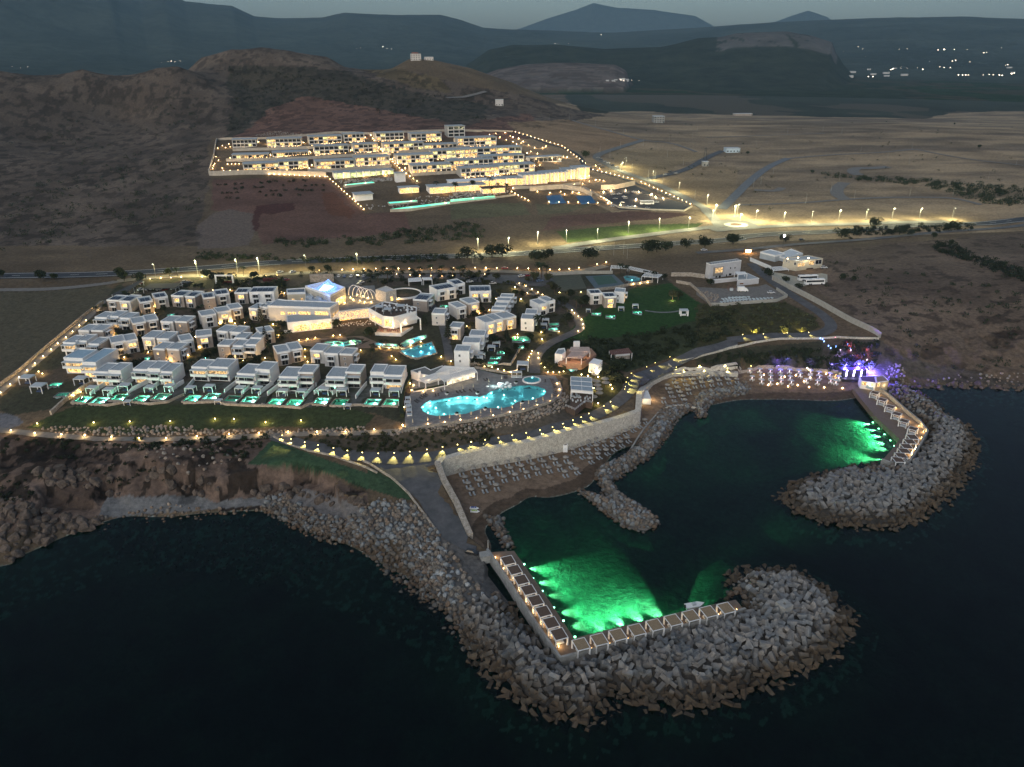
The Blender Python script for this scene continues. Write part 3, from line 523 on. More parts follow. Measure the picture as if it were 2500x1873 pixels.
for z,pts,lab,ls,wm,lc,e in (('C',[(735,900),(800,872),(900,866),(1000,878),(1120,850),(1210,865),(1215,890),(1130,912),(1000,937),(850,927),(760,920)],'teal free-form pool below the lit restaurant wing',[(985,890),(1100,865),(875,880)],POOLW,(.6,1,1),45),
  ('C',[(1385,892),(1690,908),(1780,852),(1920,812),(2010,792),(2015,825),(1900,875),(1750,940),(1560,930),(1400,915)],'upper blue pool wrapping the foot of the restaurant terrace',[(1850,855),(1960,815),(1600,920),(1450,900)],POOLW,(.35,.6,1),110),
  ('C',[(1690,990),(1810,950),(1940,915),(2080,880),(2140,1010),(1910,1072),(1830,1062),(1760,1030)],'blue pool on a curved stone wall beside the steep lane',[(1750,1000),(1850,1040),(1950,980),(2070,930),(2050,1000)],POOLW,(.35,.65,1),150),
  ('3',[(1335,112),(1360,103),(1420,108),(1465,125),(1460,142),(1400,152),(1350,140)],'round children\'s pool beside the tennis court',[(1400,130)],POOLW,(.4,.7,1),25),
  ('3',[(868,790),(905,782),(985,800),(975,822),(900,812)],'upper pool of the terrace bar',[(900,795)],POOLW,(.5,1,1),30),('3',[(890,830),(925,815),(972,828),(940,848)],'small square bright pool in front of the terrace bar',[(930,830)],POOLW,(.6,1,1),50),
  ('A',[(1765,575),(1800,548),(1880,545),(1880,560),(1850,580)],'small white-lit pool between the back row villas',[(1830,562)],POOLG,(.9,1,1),70),('A',[(1400,1220),(1500,1215),(1480,1250),(1410,1250)],'narrow teal pool behind the corner villa garden',[(1450,1225)],POOLG,(.5,1,.8),25),('B',[(600,1200),(700,1198),(690,1240),(610,1245)],'small teal pool in the villa courtyard',[(640,1210)],POOLG,(.5,1,1),18)):
    P,zz=pxy(z,pts,.15); pool(P,zz,1.2,wm,lab,[un(*q(z,*l),zz) for l in ls],e,wallm=STN if 'stone' in lab else None,skirt=2.5 if 'stone' in lab else 0,lc=lc)
# private pools: crop, u, v, width m, length m, light
PR=[('1',635,1062,1),('1',770,1070,1.6),('1',922,1045,1.1),('1',1088,1055,1),('1',1243,1041,1.8),('1',1482,1055,.8),('1',1632,1039,1.6),('1',1790,1056,.12),('1',1930,1063,1.5),('1',2128,1080,.8),('2',553,1079,.8),('2',692,1086,.8),('2',900,1074,1.6),('2',1038,1084,.25),('2',1291,1083,1.5),('2',1437,1084,.7),
 ('1',425,948,1),('1',480,1025,.12),('3',398,700,1.1),('3',345,742,1.3),('3',325,779,1.1),('3',540,595,1.2),('3',540,657,1.3),('3',788,520,1.8),('3',795,482,.3),('3',1122,400,1.),('3',1232,422,.9),('3',1437,390,.9),('2',1848,343,1)]
for i,(z,u,v,e) in enumerate(PR):
    p=hit(*q(z,u,v)); yw=-.07 if i<16 else (.1,.1,.0,.0,.0,.1,.4,.1,.1,0,0,0,0)[i-16]; a,b=(4.3,2.9) if i<16 else (3.6,1.7); 
    if u==540 and v==595: a,b=6.5,3.2
    c_,s_=math.cos(yw),math.sin(yw); sk=.5 if i<16 else 0
    P=[(p[0]+(x+y*sk*.0)*c_-y*s_,p[1]+x*s_+y*c_) for x,y in ((-a/1.5,-b),(a/1.5,-b),(a/1.5+.4,b),(-a/1.5+.4,b))]
    lab=('%s lit private pool, %s from the left along the lawn edge'%('dim' if e<.5 else 'bright' if e>1.4 else 'green',od(i))) if i<16 else ['teal private pool in the far left garden','unlit dark pool in the lower left garden','upper of three terrace pools beside the white stepped villas','middle of three terrace pools beside the white stepped villas','lowest of three terrace pools beside the white stepped villas','long turquoise pool inside the stone-walled garden','angled turquoise pool by the stone slope','brightest pool below the white villas on the right','dim pool above the brightest one on the right','pool before the leftmost villa on the wide lawn','pool before the lit middle villa on the wide lawn','pool in the round stone terrace on the wide lawn','little green pool behind the taupe three-window villa'][i-16]
    pool(P,p[2]+.25,1.1,POOLG,lab,[(p[0]+a*.45,p[1]-b*.2)] if e<.5 else [(p[0]+a*.25,p[1]+b*.2)],520*e if i<16 else 140*e,wallm=STN if i<16 else PAV,skirt=1.2 if i<16 else 0,lc=(.62,1,.80) if e<1.3 else (.82,1,.95),cutp=.3,group='private villa pools' if i<16 else None)
# ------------------------------------------------------------------ roads and paths
ribbon('path',qs('12',(-60,118),(0,125),(200,150),(500,170),(830,188),(1180,180),(1550,158),(1900,143),(2150,143))+qs('8',(30,158),(250,135),(270,120)),3.6,GRV,.12,'gravel coast path between lawn and cliff','path')
ribbon('road',qs('2',(540,1345),(640,1375),(780,1415),(950,1450),(1150,1498),(1400,1530),(1700,1513),(1900,1475),(2212,1408))+qs('3',(300,1395),(600,1352),(900,1275),(1100,1195),(1270,1100),(1380,1000),(1400,930),(1500,870),(1700,790),(1900,700),(2212,612))+qs('4',(200,530),(400,508),(700,503),(850,485),(920,440),(880,375),(700,260),(560,170),(440,80),(370,10)),6.2,ASP,.14,'grey lane running above the beach wall and up to the yards','road')
drape('forecourt',qs('8',(-60,300),(100,285),(300,285),(430,290),(560,300),(470,335),(445,362),(480,470),(575,640),(665,855),(800,950),(870,1060),(800,1040),(640,950),(500,870),(440,800),(340,620),(150,450),(0,370)),ASP,.17,'wide concrete ramp leading down to the breakwater','road')
HY=[(-40,676),(0,674),(275,670),(450,660),(686,640),(900,632)]+qs('6',(0,1095),(500,1078),(1000,1042),(1480,1012),(1760,992),(2212,965))+qs('7',(300,822),(700,795),(1200,775),(1700,742),(2212,708))+[(2560,530)]
hw,HP,HN=ribbon('road',HY,13,ASD,.2,'main highway crossing behind the resort','road',st=6)
for sgn,w_ in ((-1,.25),(1,.25),(0,.2)):
    b=MB()
    for i in range(0,len(HP)-1):
        if sgn==0 and i%3: continue
        p,p2,nn,n2_=HP[i],HP[i+1],HN[i],HN[i+1]; o=sgn*5.2
        V=[]
        for a,c_ in ((p,nn),(p2,n2_)):
            for s in (-w_,w_): x,y=a+c_*(o+s); V.append((x,y,zg(*(a))+.32+.0*o))
        b.add(V,[(0,1,3,2)])
    tag(b.build('lane_marking',mat('road_paint',(.6,.6,.57),.7,.2,1.)),['left edge line of the highway','dashed centre line of the highway','right edge line of the highway'][sgn+1],'road marking',kind='structure')
SLR=mat('slip_asphalt',(.15,.15,.14),.85,.2,.5)
ribbon('road',qs('6',(800,1035),(1100,985),(1500,932),(1900,885),(2060,862))+qs('7',(130,790),(200,775),(300,772),(420,760),(700,745),(1000,742),(1300,736),(1700,725)),9,SLR,.3,'street-lit slip road running through the roundabout','road',st=5)
ribbon('road',qs('7',(160,760),(120,700),(60,650))+qs('6',(1980,735),(1750,610),(1550,515),(1300,437),(1180,370),(1100,325),(1250,270),(1480,200)),9,SLR,.3,'street-lit road climbing from the roundabout past the hillside hotel','road',st=5)
ribbon('road',qs('6',(480,138),(620,175),(700,210),(850,252),(950,290),(1010,340),(1030,400),(1100,430),(1300,485),(1400,520),(1600,590),(1850,690)),6,ASD,.3,'dark perimeter road lined with small lamps','road',st=5)
ribbon('road',qs('7',(170,640),(230,580),(380,430),(500,345),(620,295)),9,mat('asphalt_pale',(.14,.15,.16),.9,.2,.4),.3,'unfinished grey road with broken kerbs on the far fields','road',st=6)
for k,(pts,w_,lab) in enumerate(((qs('7',(280,612),(700,600),(1060,570),(1300,560),(1700,560),(1830,585),(1920,610)),5,'long gravel track below the curved terraces'),(qs('7',(1010,575),(950,545),(945,500),(1000,460)),12,'wide pale bend of gravel track'),(qs('7',(1100,410),(1050,390),(1070,362),(1160,365),(1300,355)),12,'upper pale hook of gravel track'),(qs('7',(620,298),(900,272),(1200,262),(1480,235)),5,'thin gravel track crossing the upper field'),
   (qs('7',(390,510),(540,520),(580,495)),8,'short gravel spur beside the unfinished road'),(qs('7',(60,155),(500,140),(870,128)),4,'faint farm track on the far field'),(qs('6',(1500,500),(1800,440),(1980,330),(2100,280)),9,'grey side road with parked cars on the far fields'),(qs('6',(940,45),(1300,150),(1500,205),(1700,215),(1900,290)),5,'thin track around the straw-coloured field'),(qs('7',(1480,235),(1800,300),(2212,345)),4,'track at the far right edge of the fields'),(qs('13',(1930,425),(2000,422),(2100,398)),8,'red dirt cutting on the dark hillside'),
   (qs('7',(0,935),(350,912),(700,872),(1300,832),(1700,792),(2250,742)),6,'service road between highway and workshops'),(qs('1',(-20,218),(400,215),(860,165),(900,150)),6,'pale farm track at the top of the left field'))):
    ribbon('track',pts,w_,GRV if k not in (6,10) else ASP,.3,lab,'track',st=5)
ribbon('road',qs('1',(900,150),(1150,120),(1500,105),(2212,112))+qs('2',(400,105),(700,88),(1000,80),(1600,78),(2212,72))+qs('3',(400,72),(700,90),(1000,75),(1200,30)),7,mat('service_road',(.20,.18,.14),.9,.2,.5),.18,'sandy service road behind the resort','road')
ribbon('road',qs('3',(470,105),(560,195),(640,250),(760,290),(900,330),(950,400),(1000,470),(1005,510),(960,545),(860,585),(740,640),(660,720),(650,790),(650,860)),5,ASP,.2,'curving resort lane with small lamps','road')
ribbon('road',qs('2',(1750,330),(1810,430),(1845,530),(1870,640),(1890,770)),4,ASP,.2,'steep lane between the blue pools and the stepped villas','road')
ribbon('road',qs('1',(800,300),(690,420),(560,530),(440,640),(300,755),(150,880),(0,1000),(-80,1070)),4.5,GRV,.18,'boundary lane with lamps along the left fence','road')
ribbon('path',qs('3',(1500,375),(1600,390),(1700,388),(1765,378)),1.5,PAV,.1,'thin path across the lawn to the white gazebo','path')
drape('parking_area',qs('2',(960,95),(1280,95),(1500,95),(2212,95))+qs('3',(330,105),(800,90),(830,150),(700,190),(450,170),(120,150))+qs('2',(2000,130),(1260,125),(1080,210),(1030,150)),ASP,.15,'asphalt car park behind the villas','parking area')
drape('parking_area',qs('6',(1160,600),(1420,548),(1660,650),(1850,700),(1800,750),(1300,735),(1230,690)),ASD,.3,'hillside hotel car park with coach','parking area')
drape('yard',qs('4',(0,170),(200,180),(420,165),(470,150),(610,235),(540,262),(90,290),(0,220)),GRV,.15,'grey gravel yard full of stored loungers','yard')
drape('yard',qs('F',(1260,300),(1700,390),(2110,330),(2212,350),(2212,480),(1720,560),(1560,530),(1280,430)),mat('pale_yard',(.34,.33,.27),.9,.15,.5),.15,'pale concrete yard with two coaches','yard')
drape('plaza',qs('C',(400,870),(700,840),(1230,810),(1400,880),(1400,960),(1240,960),(1000,960),(600,940),(450,920)),PAVB,.16,'tan paving around the free-form pool','plaza')
drape('plaza',qs('C',(930,420),(1020,330),(1060,200),(1380,190),(1400,360),(1500,400),(1300,460),(940,500)),PAV,.2,'paved arrival plaza under the white hoops','plaza')
drape('plaza',qs('1',(690,930),(1400,925),(2212,930))+qs('2',(500,930),(1550,880),(1500,1110),(600,1120),(50,1090))+qs('1',(1500,1090),(1400,1070),(1200,1090),(830,1090),(600,1085)),mat('garden_paving',(.085,.088,.085),.9,.25,.8,col2=(.05,.055,.04)),.08,'dark paved plots in front of the villas','plaza')
for z,pts,m_,lab in (('3',[(1095,118),(1240,108),(1290,160),(1140,180)],mat('court_green',(.05,.10,.075),.8,.1,.5),'green tennis court'),('6',[(735,640),(850,630),(895,675),(770,685)],mat('court_blue',(.02,.10,.22),.8,.1,.5),'left blue sports court by the hillside hotel'),('6',[(965,640),(1080,633),(1125,675),(1010,688)],MATS['court_blue'],'right blue sports court by the hillside hotel')):
    drape('sports_court',pxy(z,pts)[0],m_,.3,lab,'sports court',world=True)
drape('sports_court',onland(qs('3',(1040,112),(1260,98),(1350,180),(1120,212))),mat('court_surround',(.085,.12,.14),.8,.15,.5),.22,'blue-grey surround of the tennis court','sports court',world=True)
drape('sports_court',onland(qs('3',(770,110),(1000,100),(1050,205),(850,228))),mat('pitch',(.08,.085,.06),.9,.2,.5),.22,'small dull football pitch','sports court',world=True)
# roundabout
rc=hit(*q('7',267,747)); b=MB(); tr=thing('roundabout',rc,0,'pale roundabout ring with a brown island in its centre','roundabout')
n=28
for r0,r1,z0_,nm,m_ in ((4.5,9.5,.62,'apron',mat('kerb_pale',(.5,.48,.4),.8,.1,1.)),(0,4.5,.8,'island',mat('island_soil',(.12,.07,.045),.9,.3,1.))):
    s=MB(); s.lathe([(max(r0,.01),z0_-.8),(r1,z0_-.8),(r1,z0_),(max(r0,.01),z0_)],n); s.build(nm,m_,tr)
drape('road',[(rc[0]+17*math.cos(a*math.pi/12),rc[1]+17*math.sin(a*math.pi/12),0) for a in range(24)],SLR,.34,'asphalt ring around the roundabout','road',world=True)
# ------------------------------------------------------------------ sea wall, terraces, boundary walls
def inset(P,d):
    P=resamp([p[:2] for p in P],2.5); return [p+n*d for p,n in zip(P,norms(P))],P,norms(P)
def seawall(P,sgn,label,th=2.6,up=.75,tops=None):
    I,P0,N0=inset(P,-1.25*sgn); tp=[zg(*(p+n*2.2*sgn))+up for p,n in zip(P0,N0)]; tp=[np.mean(tp[max(0,i-3):i+4]) for i in range(len(tp))]
    if tops: tp=[tops(i/(len(tp)-1),t) for i,t in enumerate(tp)]
    k=len(I); return wall('retaining_wall',I,0,th,STP,label,'wall',world=True,st=99,top=lambda s:float(np.interp(s,np.arange(k)/(k-1),tp)),drop=.5)
seawall(LOW[:11],1,'tall pale dry-stone wall standing behind the loungers')
seawall(LOW[10:18],1,'lower pale stone wall along the right-hand beach',tops=lambda s,t:9.2-4.7*min(1,max(0,s*4-.2)))
I_,P0_,N0_=inset([LOW[0],LOW[-1],LOW[-2],LOW[-3]],1.); wall('ramp_wall',I_,0,2.,STN,'stone wall dropping along the ramp to the sand','wall',world=True,st=99,top=lambda s:9.3-5.6*s,drop=.3)
wall('parapet_wall',qs('8',(-40,350),(0,365),(150,460),(270,570),(360,690),(440,800)),.7,.5,STN,'low kerb wall on the sea side of the ramp')
wall('parapet_wall',qs('2',(530,1350),(640,1410),(800,1460),(1000,1500),(1250,1590),(1330,1630)),.6,.6,STN,'low stone kerb under the lit lane')
wall('beach_wall',qs('3',(1640,1140),(1890,1128)),.7,.6,STP,'short low wall ending the right-hand beach'); wall('beach_wall',qs('3',(1615,1150),(1500,1280),(1370,1470)),.5,.6,CON,'straight low sea wall between sand and boulders')
wall('terrace_wall',qs('3',(1680,800),(1730,845),(1800,825),(2212,822))+qs('4',(100,722),(300,730)),1.2,.5,STP,'upper thin wall with lamps over the right-hand beach')
wall('terrace_wall',qs('4',(260,718),(420,712),(620,716),(760,732),(1000,752)),1.4,.5,STN,'wall behind the candle-lit beach tables')
wall('terrace_wall',qs('3',(1760,775),(1900,740),(2212,650))+qs('4',(200,590),(400,545),(700,520),(950,510),(1230,520)),.9,.6,STP,'low wall on the sea side of the upper lane')
wall('boundary_wall',qs('4',(510,120),(620,180),(850,300),(1050,412),(1240,512)),3.,.5,mat('block_wall',(.36,.35,.31),.9,.15,.6),'long pale block wall beside the descending lane')
wall('boundary_wall',qs('4',(90,295),(200,295),(540,268),(612,238),(540,190)),1.8,.4,MATS['block_wall'],'white wall round the lounger yard')
wall('boundary_wall',qs('F',(905,120),(1255,270)),2.4,.4,WHT,'white wall with round holes beside the workshop lane')
wall('boundary_wall',qs('F',(1290,450),(1500,530),(1620,600)),2.,.4,STN,'stone wall below the coach yard')
wall('garden_wall',qs('1',(740,930),(640,985),(510,1075),(395,1180)),1.9,.8,STN,'stepped stone wall down the left garden')
wall('fence',qs('1',(800,320),(680,400),(560,500),(430,610),(300,720),(150,850),(-60,1010)),1.8,.3,STN,'long boundary wall beside the left field')
wall('garden_wall',qs('1',(560,1085),(700,1108),(830,1113),(1000,1088),(1160,1102),(1300,1085),(1420,1030)),1.1,.5,STN,'low stone wall below the left-hand pools')
wall('garden_wall',qs('1',(1415,1095),(1690,1085),(1740,1105),(1960,1115),(2100,1115)),1.1,.5,STN,'low stone wall below the middle pools')
wall('garden_wall',qs('2',(440,1105),(740,1133),(840,1098),(1130,1112),(1220,1112),(1490,1122)),1.1,.5,STN,'low stone wall below the right-hand pools')
DV=[('1',a) for a in ((865,925,700,1035),(1030,915,835,1047),(1165,925,985,1042),(1250,930,1160,1000),(1420,935,1310,1012),(1500,925,1430,1005),(1845,925,1735,1012),(1985,930,1865,1027),(2110,945,1995,1037),(2185,945,2065,1032))]+[('2',a) for a in ((600,945,485,1032),(730,955,605,1047),(862,955,760,1057),(950,945,845,1022),(1100,940,985,1027),(1250,950,1165,1057),(1385,950,1370,1012),(1562,880,1497,1110))]
for i,(z,a) in enumerate(DV): wall('divider_wall',[q(z,a[0],a[1]),q(z,a[2],a[3])],1.9,.35,WHT,'white wall between private gardens, %s from the left'%od(i),group='garden divider walls')
wall('garden_wall',qs('D',(840,1165),(1340,1170),(1480,960)),1.2,.5,STN,'stone wall enclosing the terrace pools'); wall('garden_wall',qs('D',(900,1200),(1100,1240),(1280,1270),(1420,1245)),1.,.4,STN,'lamp-lit stone wall behind the pool terrace')
wall('court_wall',qs('3',(770,105),(1010,92),(1250,90)),2.,.3,MATS['block_wall'],'wall behind the pitch and tennis court'); wall('garden_wall',qs('3',(1130,222),(1270,205),(1390,180),(1560,158)),1.6,.4,STN,'lamp-lit wall below the tennis court')
wall('yard_wall',qs('3',(1740,160),(1850,180),(1960,280),(2010,350)),1.8,.4,STN,'dark wall between lawn and lounger yard'); wall('yard_wall',qs('3',(1700,110),(1850,110),(1960,125)),2.5,.5,STN,'stone wall left of the white block of flats')
o=MB().prism(DECK,ZD-1.6,ZD); 
# pool terrace slab with the pool left open
import bmesh
def slab(name,outer,holes,zt,zb,m,label,cat,kind=None):
    bm=bmesh.new(); es=[]
    for L in [outer]+holes:
        vs=[bm.verts.new((p[0],p[1],zt)) for p in L]; es+= [bm.edges.new((vs[i],vs[(i+1)%len(vs)])) for i in range(len(vs))]
    bmesh.ops.triangle_fill(bm,use_beauty=True,edges=es)
    if holes:
        for f in bm.faces[:]:
            c_=f.calc_center_median()
            if any(inpoly(np.array([c_.x]),np.array([c_.y]),[p[:2] for p in h])[0] for h in holes): bm.faces.remove(f)
    n=len(outer); lo=[bm.verts.new((p[0],p[1],zb)) for p in outer]; bm.verts.ensure_lookup_table()
    for i in range(n): bm.faces.new((bm.verts[i],bm.verts[(i+1)%n],lo[(i+1)%n],lo[i]))
    bmesh.ops.recalc_face_normals(bm,faces=bm.faces[:]); me=bpy.data.meshes.new(name); bm.to_mesh(me); bm.free(); me.materials.append(m); o=bpy.data.objects.new(name,me); C.objects.link(o); tag(o,label,cat,kind=kind); return o
slab('pool_terrace',DECK,[MP,pp],ZD,ZD-1.8,PAV,'grey paved terrace around the large turquoise pool','terrace')
DE=flatpts('E',[(150,905),(230,888),(407,863),(605,838),(790,813),(980,788),(1175,758),(1370,718),(1530,683),(1700,633),(1850,583),(1955,510),(1980,440),(1950,350)],ZD)
wall('terrace_edge',[p[:2] for p in DE],0,.5,STN,'low stone edge of the pool terrace','wall',world=True,top=ZD+.45,drop=ZD-2.5)
# ------------------------------------------------------------------ villas
VR=[ # rows: (row name, [building, ...]); a module is crop,u1,v1,u2,v2,depth,flags(,height)
 ('front row above the lawn',['1,490,745,640,750,11,pHC 1,632,778,738,783,17,pHC','G,685,457,925,466,10,pr G,925,437,1135,446,9,pt','G,1340,417,1590,426,10,pr G,1590,407,1795,415,9,pt G,1815,457,2005,462,10,pl','1,1475,805,1595,812,9,pu 1,1597,803,1760,808,10,pu','2,245,855,385,864,11,p 2,385,822,500,827,9,pt','2,570,880,715,883,11,p 2,717,847,835,850,9,ptT','2,935,880,1080,885,11,p 2,1082,845,1200,848,9,ptT','2,1275,845,1380,848,9,pt 2,1382,868,1520,870,11,pl']),
 ('second row from the lawn',['B,825,1022,1010,1030,8,wT B,1060,1027,1225,1031,8,p B,1227,1010,1420,1015,9,p','A,1530,1075,1710,1085,9,wTu A,1750,1080,1935,1090,9,wBe','B,1745,1143,1948,1107,10,bT B,1950,1100,2140,1072,10,bT','C,585,977,750,985,9,bGu C,755,1012,930,1020,9,bG C,948,1020,1105,1030,8,wTe']),
 ('third row from the lawn',['A,145,981,338,986,10,pu A,342,955,510,960,9,p A,540,1001,700,1006,9,pB','A,890,992,1108,952,10,bG A,1110,962,1300,932,10,bGu','A,1365,906,1560,911,10,bGu A,1592,921,1780,926,10,bGu','A,1967,962,2160,927,9,bG','B,490,890,735,862,9,bTu','B,1085,911,1260,916,8,wB B,1330,906,1500,914,8,wB']),
 ('fourth row from the lawn',['A,380,795,545,800,9,wG A,580,795,762,801,9,wTe','B,805,801,985,811,9,bG B,1012,817,1180,831,9,bG','B,1480,832,1672,765,8,bB']),
 ('fifth row from the lawn',['A,637,592,828,597,9,p A,832,575,1005,580,9,pl A,1022,602,1165,611,9,p','A,1220,692,1423,657,10,bT A,1427,650,1620,622,10,bT','A,1650,656,1845,661,9,bG A,1872,656,2052,666,9,wTue','B,578,575,800,531,9,bG B,822,521,1018,472,9,bGu B,1022,468,1205,431,9,bT','B,1305,451,1460,464,9,bGu B,1466,427,1600,441,9,bG']),
 ('back row near the service road',['A,820,326,1003,335,9,bTs A,1012,340,1186,346,11,bGus','A,1330,366,1520,318,10,bTs A,1560,300,1765,271,10,bGs','B,108,256,290,268,10,bTus B,322,268,476,274,10,bTus','B,607,301,788,277,10,wTs B,792,250,1010,224,10,bGs','B,1087,215,1284,215,9,bTus B,1312,207,1700,192,10,bWs2']),
 ('right-hand villa group',['D,140,352,305,372,12,wTes','D,436,241,652,192,10,bWs2 D,655,172,776,150,10,bWs','D,835,256,1100,250,11,bWus2','D,682,456,792,431,10,bG','D,822,405,946,376,10,bBu','D,370,526,530,531,9,wGe','D,582,692,722,701,8,bBl',
   'D,1100,481,1265,491,6,wBe D,1140,426,1300,431,6,wBe D,1165,367,1335,371,6,wGe D,1210,321,1372,326,6,wGe','D,1025,641,1138,606,10,bWul D,1141,611,1255,590,10,bWul','D,1250,591,1395,552,10,bBul','D,645,985,830,991,8,wWe D,745,882,960,888,8,wWe D,830,792,1020,799,8,wWe','D,1465,591,1625,597,8,wWe D,1517,526,1662,531,8,wWe','D,1687,416,1786,391,9,bWu D,1790,381,1890,364,9,bW']),
 ('trio on the wide lawn',['3,1078,241,1170,237,8,bGs','3,1188,266,1280,263,8,bTuls','3,1263,226,1342,231,8,wWel'])]
WC={'T':TAU,'B':BEI,'G':LGR,'W':WHT}
FOOT=[]
def window(x0,x1,z0_,z1_,y,m,par,side=0,w=0.):
    b=MB()
    if side: b.box(w+.02,w+.09,x0,x1,z0_,z1_)
    else: b.box(x0,x1,y-.09,y-.02,z0_,z1_)
    o=b.build('window',m,par); f=MB(); fy=y-.13
    for a,c_,d,e in ((x0-.1,x0,z0_,z1_),(x1,x1+.1,z0_,z1_),(x0-.1,x1+.1,z1_,z1_+.1),(x0-.1,x1+.1,z0_-.1,z0_),((x0+x1)/2-.04,(x0+x1)/2+.04,z0_,z1_)):
        if side: f.box(w+.03,w+.13,a,c_,d,e)
        else: f.box(a,c_,fy,y-.03,d,e)
    f.build('frame',FRM,o); return o
def module(par,x,y,w,d,h,fl):
    """one cube of a villa; x,y = its front left corner in the villa's own frame"""
    wm=next((WC[k] for k in 'TBGW' if k in fl),WHT if 'p' in fl else LGR)
    def P(b,n,m): o=b.build(n,m,par); return o
    def bx(b,x0,x1,y0,y1,z0_,z1_): return b.box(x+x0,x+x1,y+y0,y+y1,z0_,z1_)
    P(bx(MB(),0,w,0,d,-2.2,h-.9),'wall',wm)
    b=MB(); e=.04
    bx(b,-e,w+e,-e,.3,h-.9,h); bx(b,-e,w+e,d-.3,d+e,h-.9,h); bx(b,-e,.3,.3,d-.3,h-.9,h); bx(b,w-.3,w+e,.3,d-.3,h-.9,h); P(b,'parapet',WHT)
    rf=P(bx(MB(),.3,w-.3,.3,d-.3,h-.95,h-.32),'roof',mat('roof_blue',(.30,.42,.50),.7,.12,.5) if 'C' in fl else RFG)
    if 's' in fl:
        s=MB(); k=4 if w>9 else 2
        for i in range(k):
            a=x+.8+i*(w-1.6)/k; L=(w-1.6)/k-.3; s.add([(a,y+1.2,h-.25),(a+L,y+1.2,h-.25),(a+L,y+d*.55,h+.35),(a,y+d*.55,h+.35),(a,y+1.3,h-.32),(a+L,y+1.3,h-.32),(a+L,y+d*.55+.1,h+.25),(a,y+d*.55+.1,h+.25)],[(0,1,2,3),(7,6,5,4),(0,4,5,1),(1,5,6,2),(2,6,7,3),(3,7,4,0)])
        s.build('solar_panel',SOL,rf)
    U=GLW if 'u' in fl else GLD; Lo=GLW if 'l' in fl else GLD
    if 'p' in fl:
        window(x+.7,x+w-.7,3.2,5.1,y,GLW2 if ('u' in fl or 'H' in fl) else GLD,par); window(x+.8,x+w-.8,.15,2.3,y,GLW if 'H' in fl else GLW2 if 'l' in fl else (GLW2 if 'r' in fl else GLD),par)
        b=MB(); bx(b,0,w,-2.0,-.02,2.65,2.85); bx(b,0,w,-2.08,-1.95,2.6,3.75); bx(b,0,.1,-1.95,-.02,2.85,3.6); bx(b,w-.1,w,-1.95,-.02,2.85,3.6)
        for px_ in ([.08,w-.2] if w<7 else [.08,w/2-.06,w-.2]): bx(b,px_,px_+.12,-2.0,-1.88,3.7,5.4)
        bx(b,0,w,-2.06,-1.9,5.4,5.55); P(b,'balcony',WHT); P(bx(MB(),-.02,w+.02,-2.2,.0,5.56,5.70),'canopy',CAN)
    elif 'b' in fl:
        k=2 if '2' in fl else 1; cw=w/k
        for i in range(k):
            c_=i*cw+cw*.5; hw=min(1.7,cw*.36); window(x+c_-hw*.85,x+c_+hw*.85,3.15,5.05,y,U,par); window(x+c_-hw*.8,x+c_+hw*.8,.1,2.2,y,Lo,par)
            b=MB(); bx(b,c_-hw,c_+hw,-1.2,-.02,2.7,2.9); bx(b,c_-hw,c_+hw,-1.26,-1.14,2.7,3.45); bx(b,c_-hw,c_-hw+.16,-1.2,-.02,2.9,5.2); bx(b,c_+hw-.16,c_+hw,-1.2,-.02,2.9,5.2); bx(b,c_-hw-.02,c_+hw+.02,-1.26,-.02,5.2,5.36); P(b,'balcony',WHT)
    else:
        window(x+w*.3,x+w*.3+.8,3.6,4.7,y,GLW if 'u' in fl else GLD,par); window(x+w*.34,x+w*.34+.7,.9,2.0,y,GLD,par)
    if 'e' in fl:
        Le=GLW if 'l' in fl else GLD; ly=(y+d*.18,y+min(d*.8,d*.18+3.2)); window(ly[0],ly[1],3.1,5.0,0,Le if 'l' in fl else GLW2 if w<5 else GLD,par,1,x+w); window(ly[0],ly[1],.1,2.2,0,Le,par,1,x+w)
        b=MB(); a0,a1=ly[0]-.3-y,ly[1]+.3-y; bx(b,w+.05,w+1.5,a0,a1,2.65,2.85); bx(b,w+1.42,w+1.52,a0,a1,2.65,3.6); bx(b,w+1.4,w+1.5,a0,a0+.12,3.6,5.2); bx(b,w+1.4,w+1.5,a1-.12,a1,3.6,5.2); bx(b,w+.05,w+1.6,a0,a1,5.2,5.35); P(b,'balcony',WHT)
CN={'T':'taupe','B':'beige','G':'pale grey','W':'white'}
NV=0
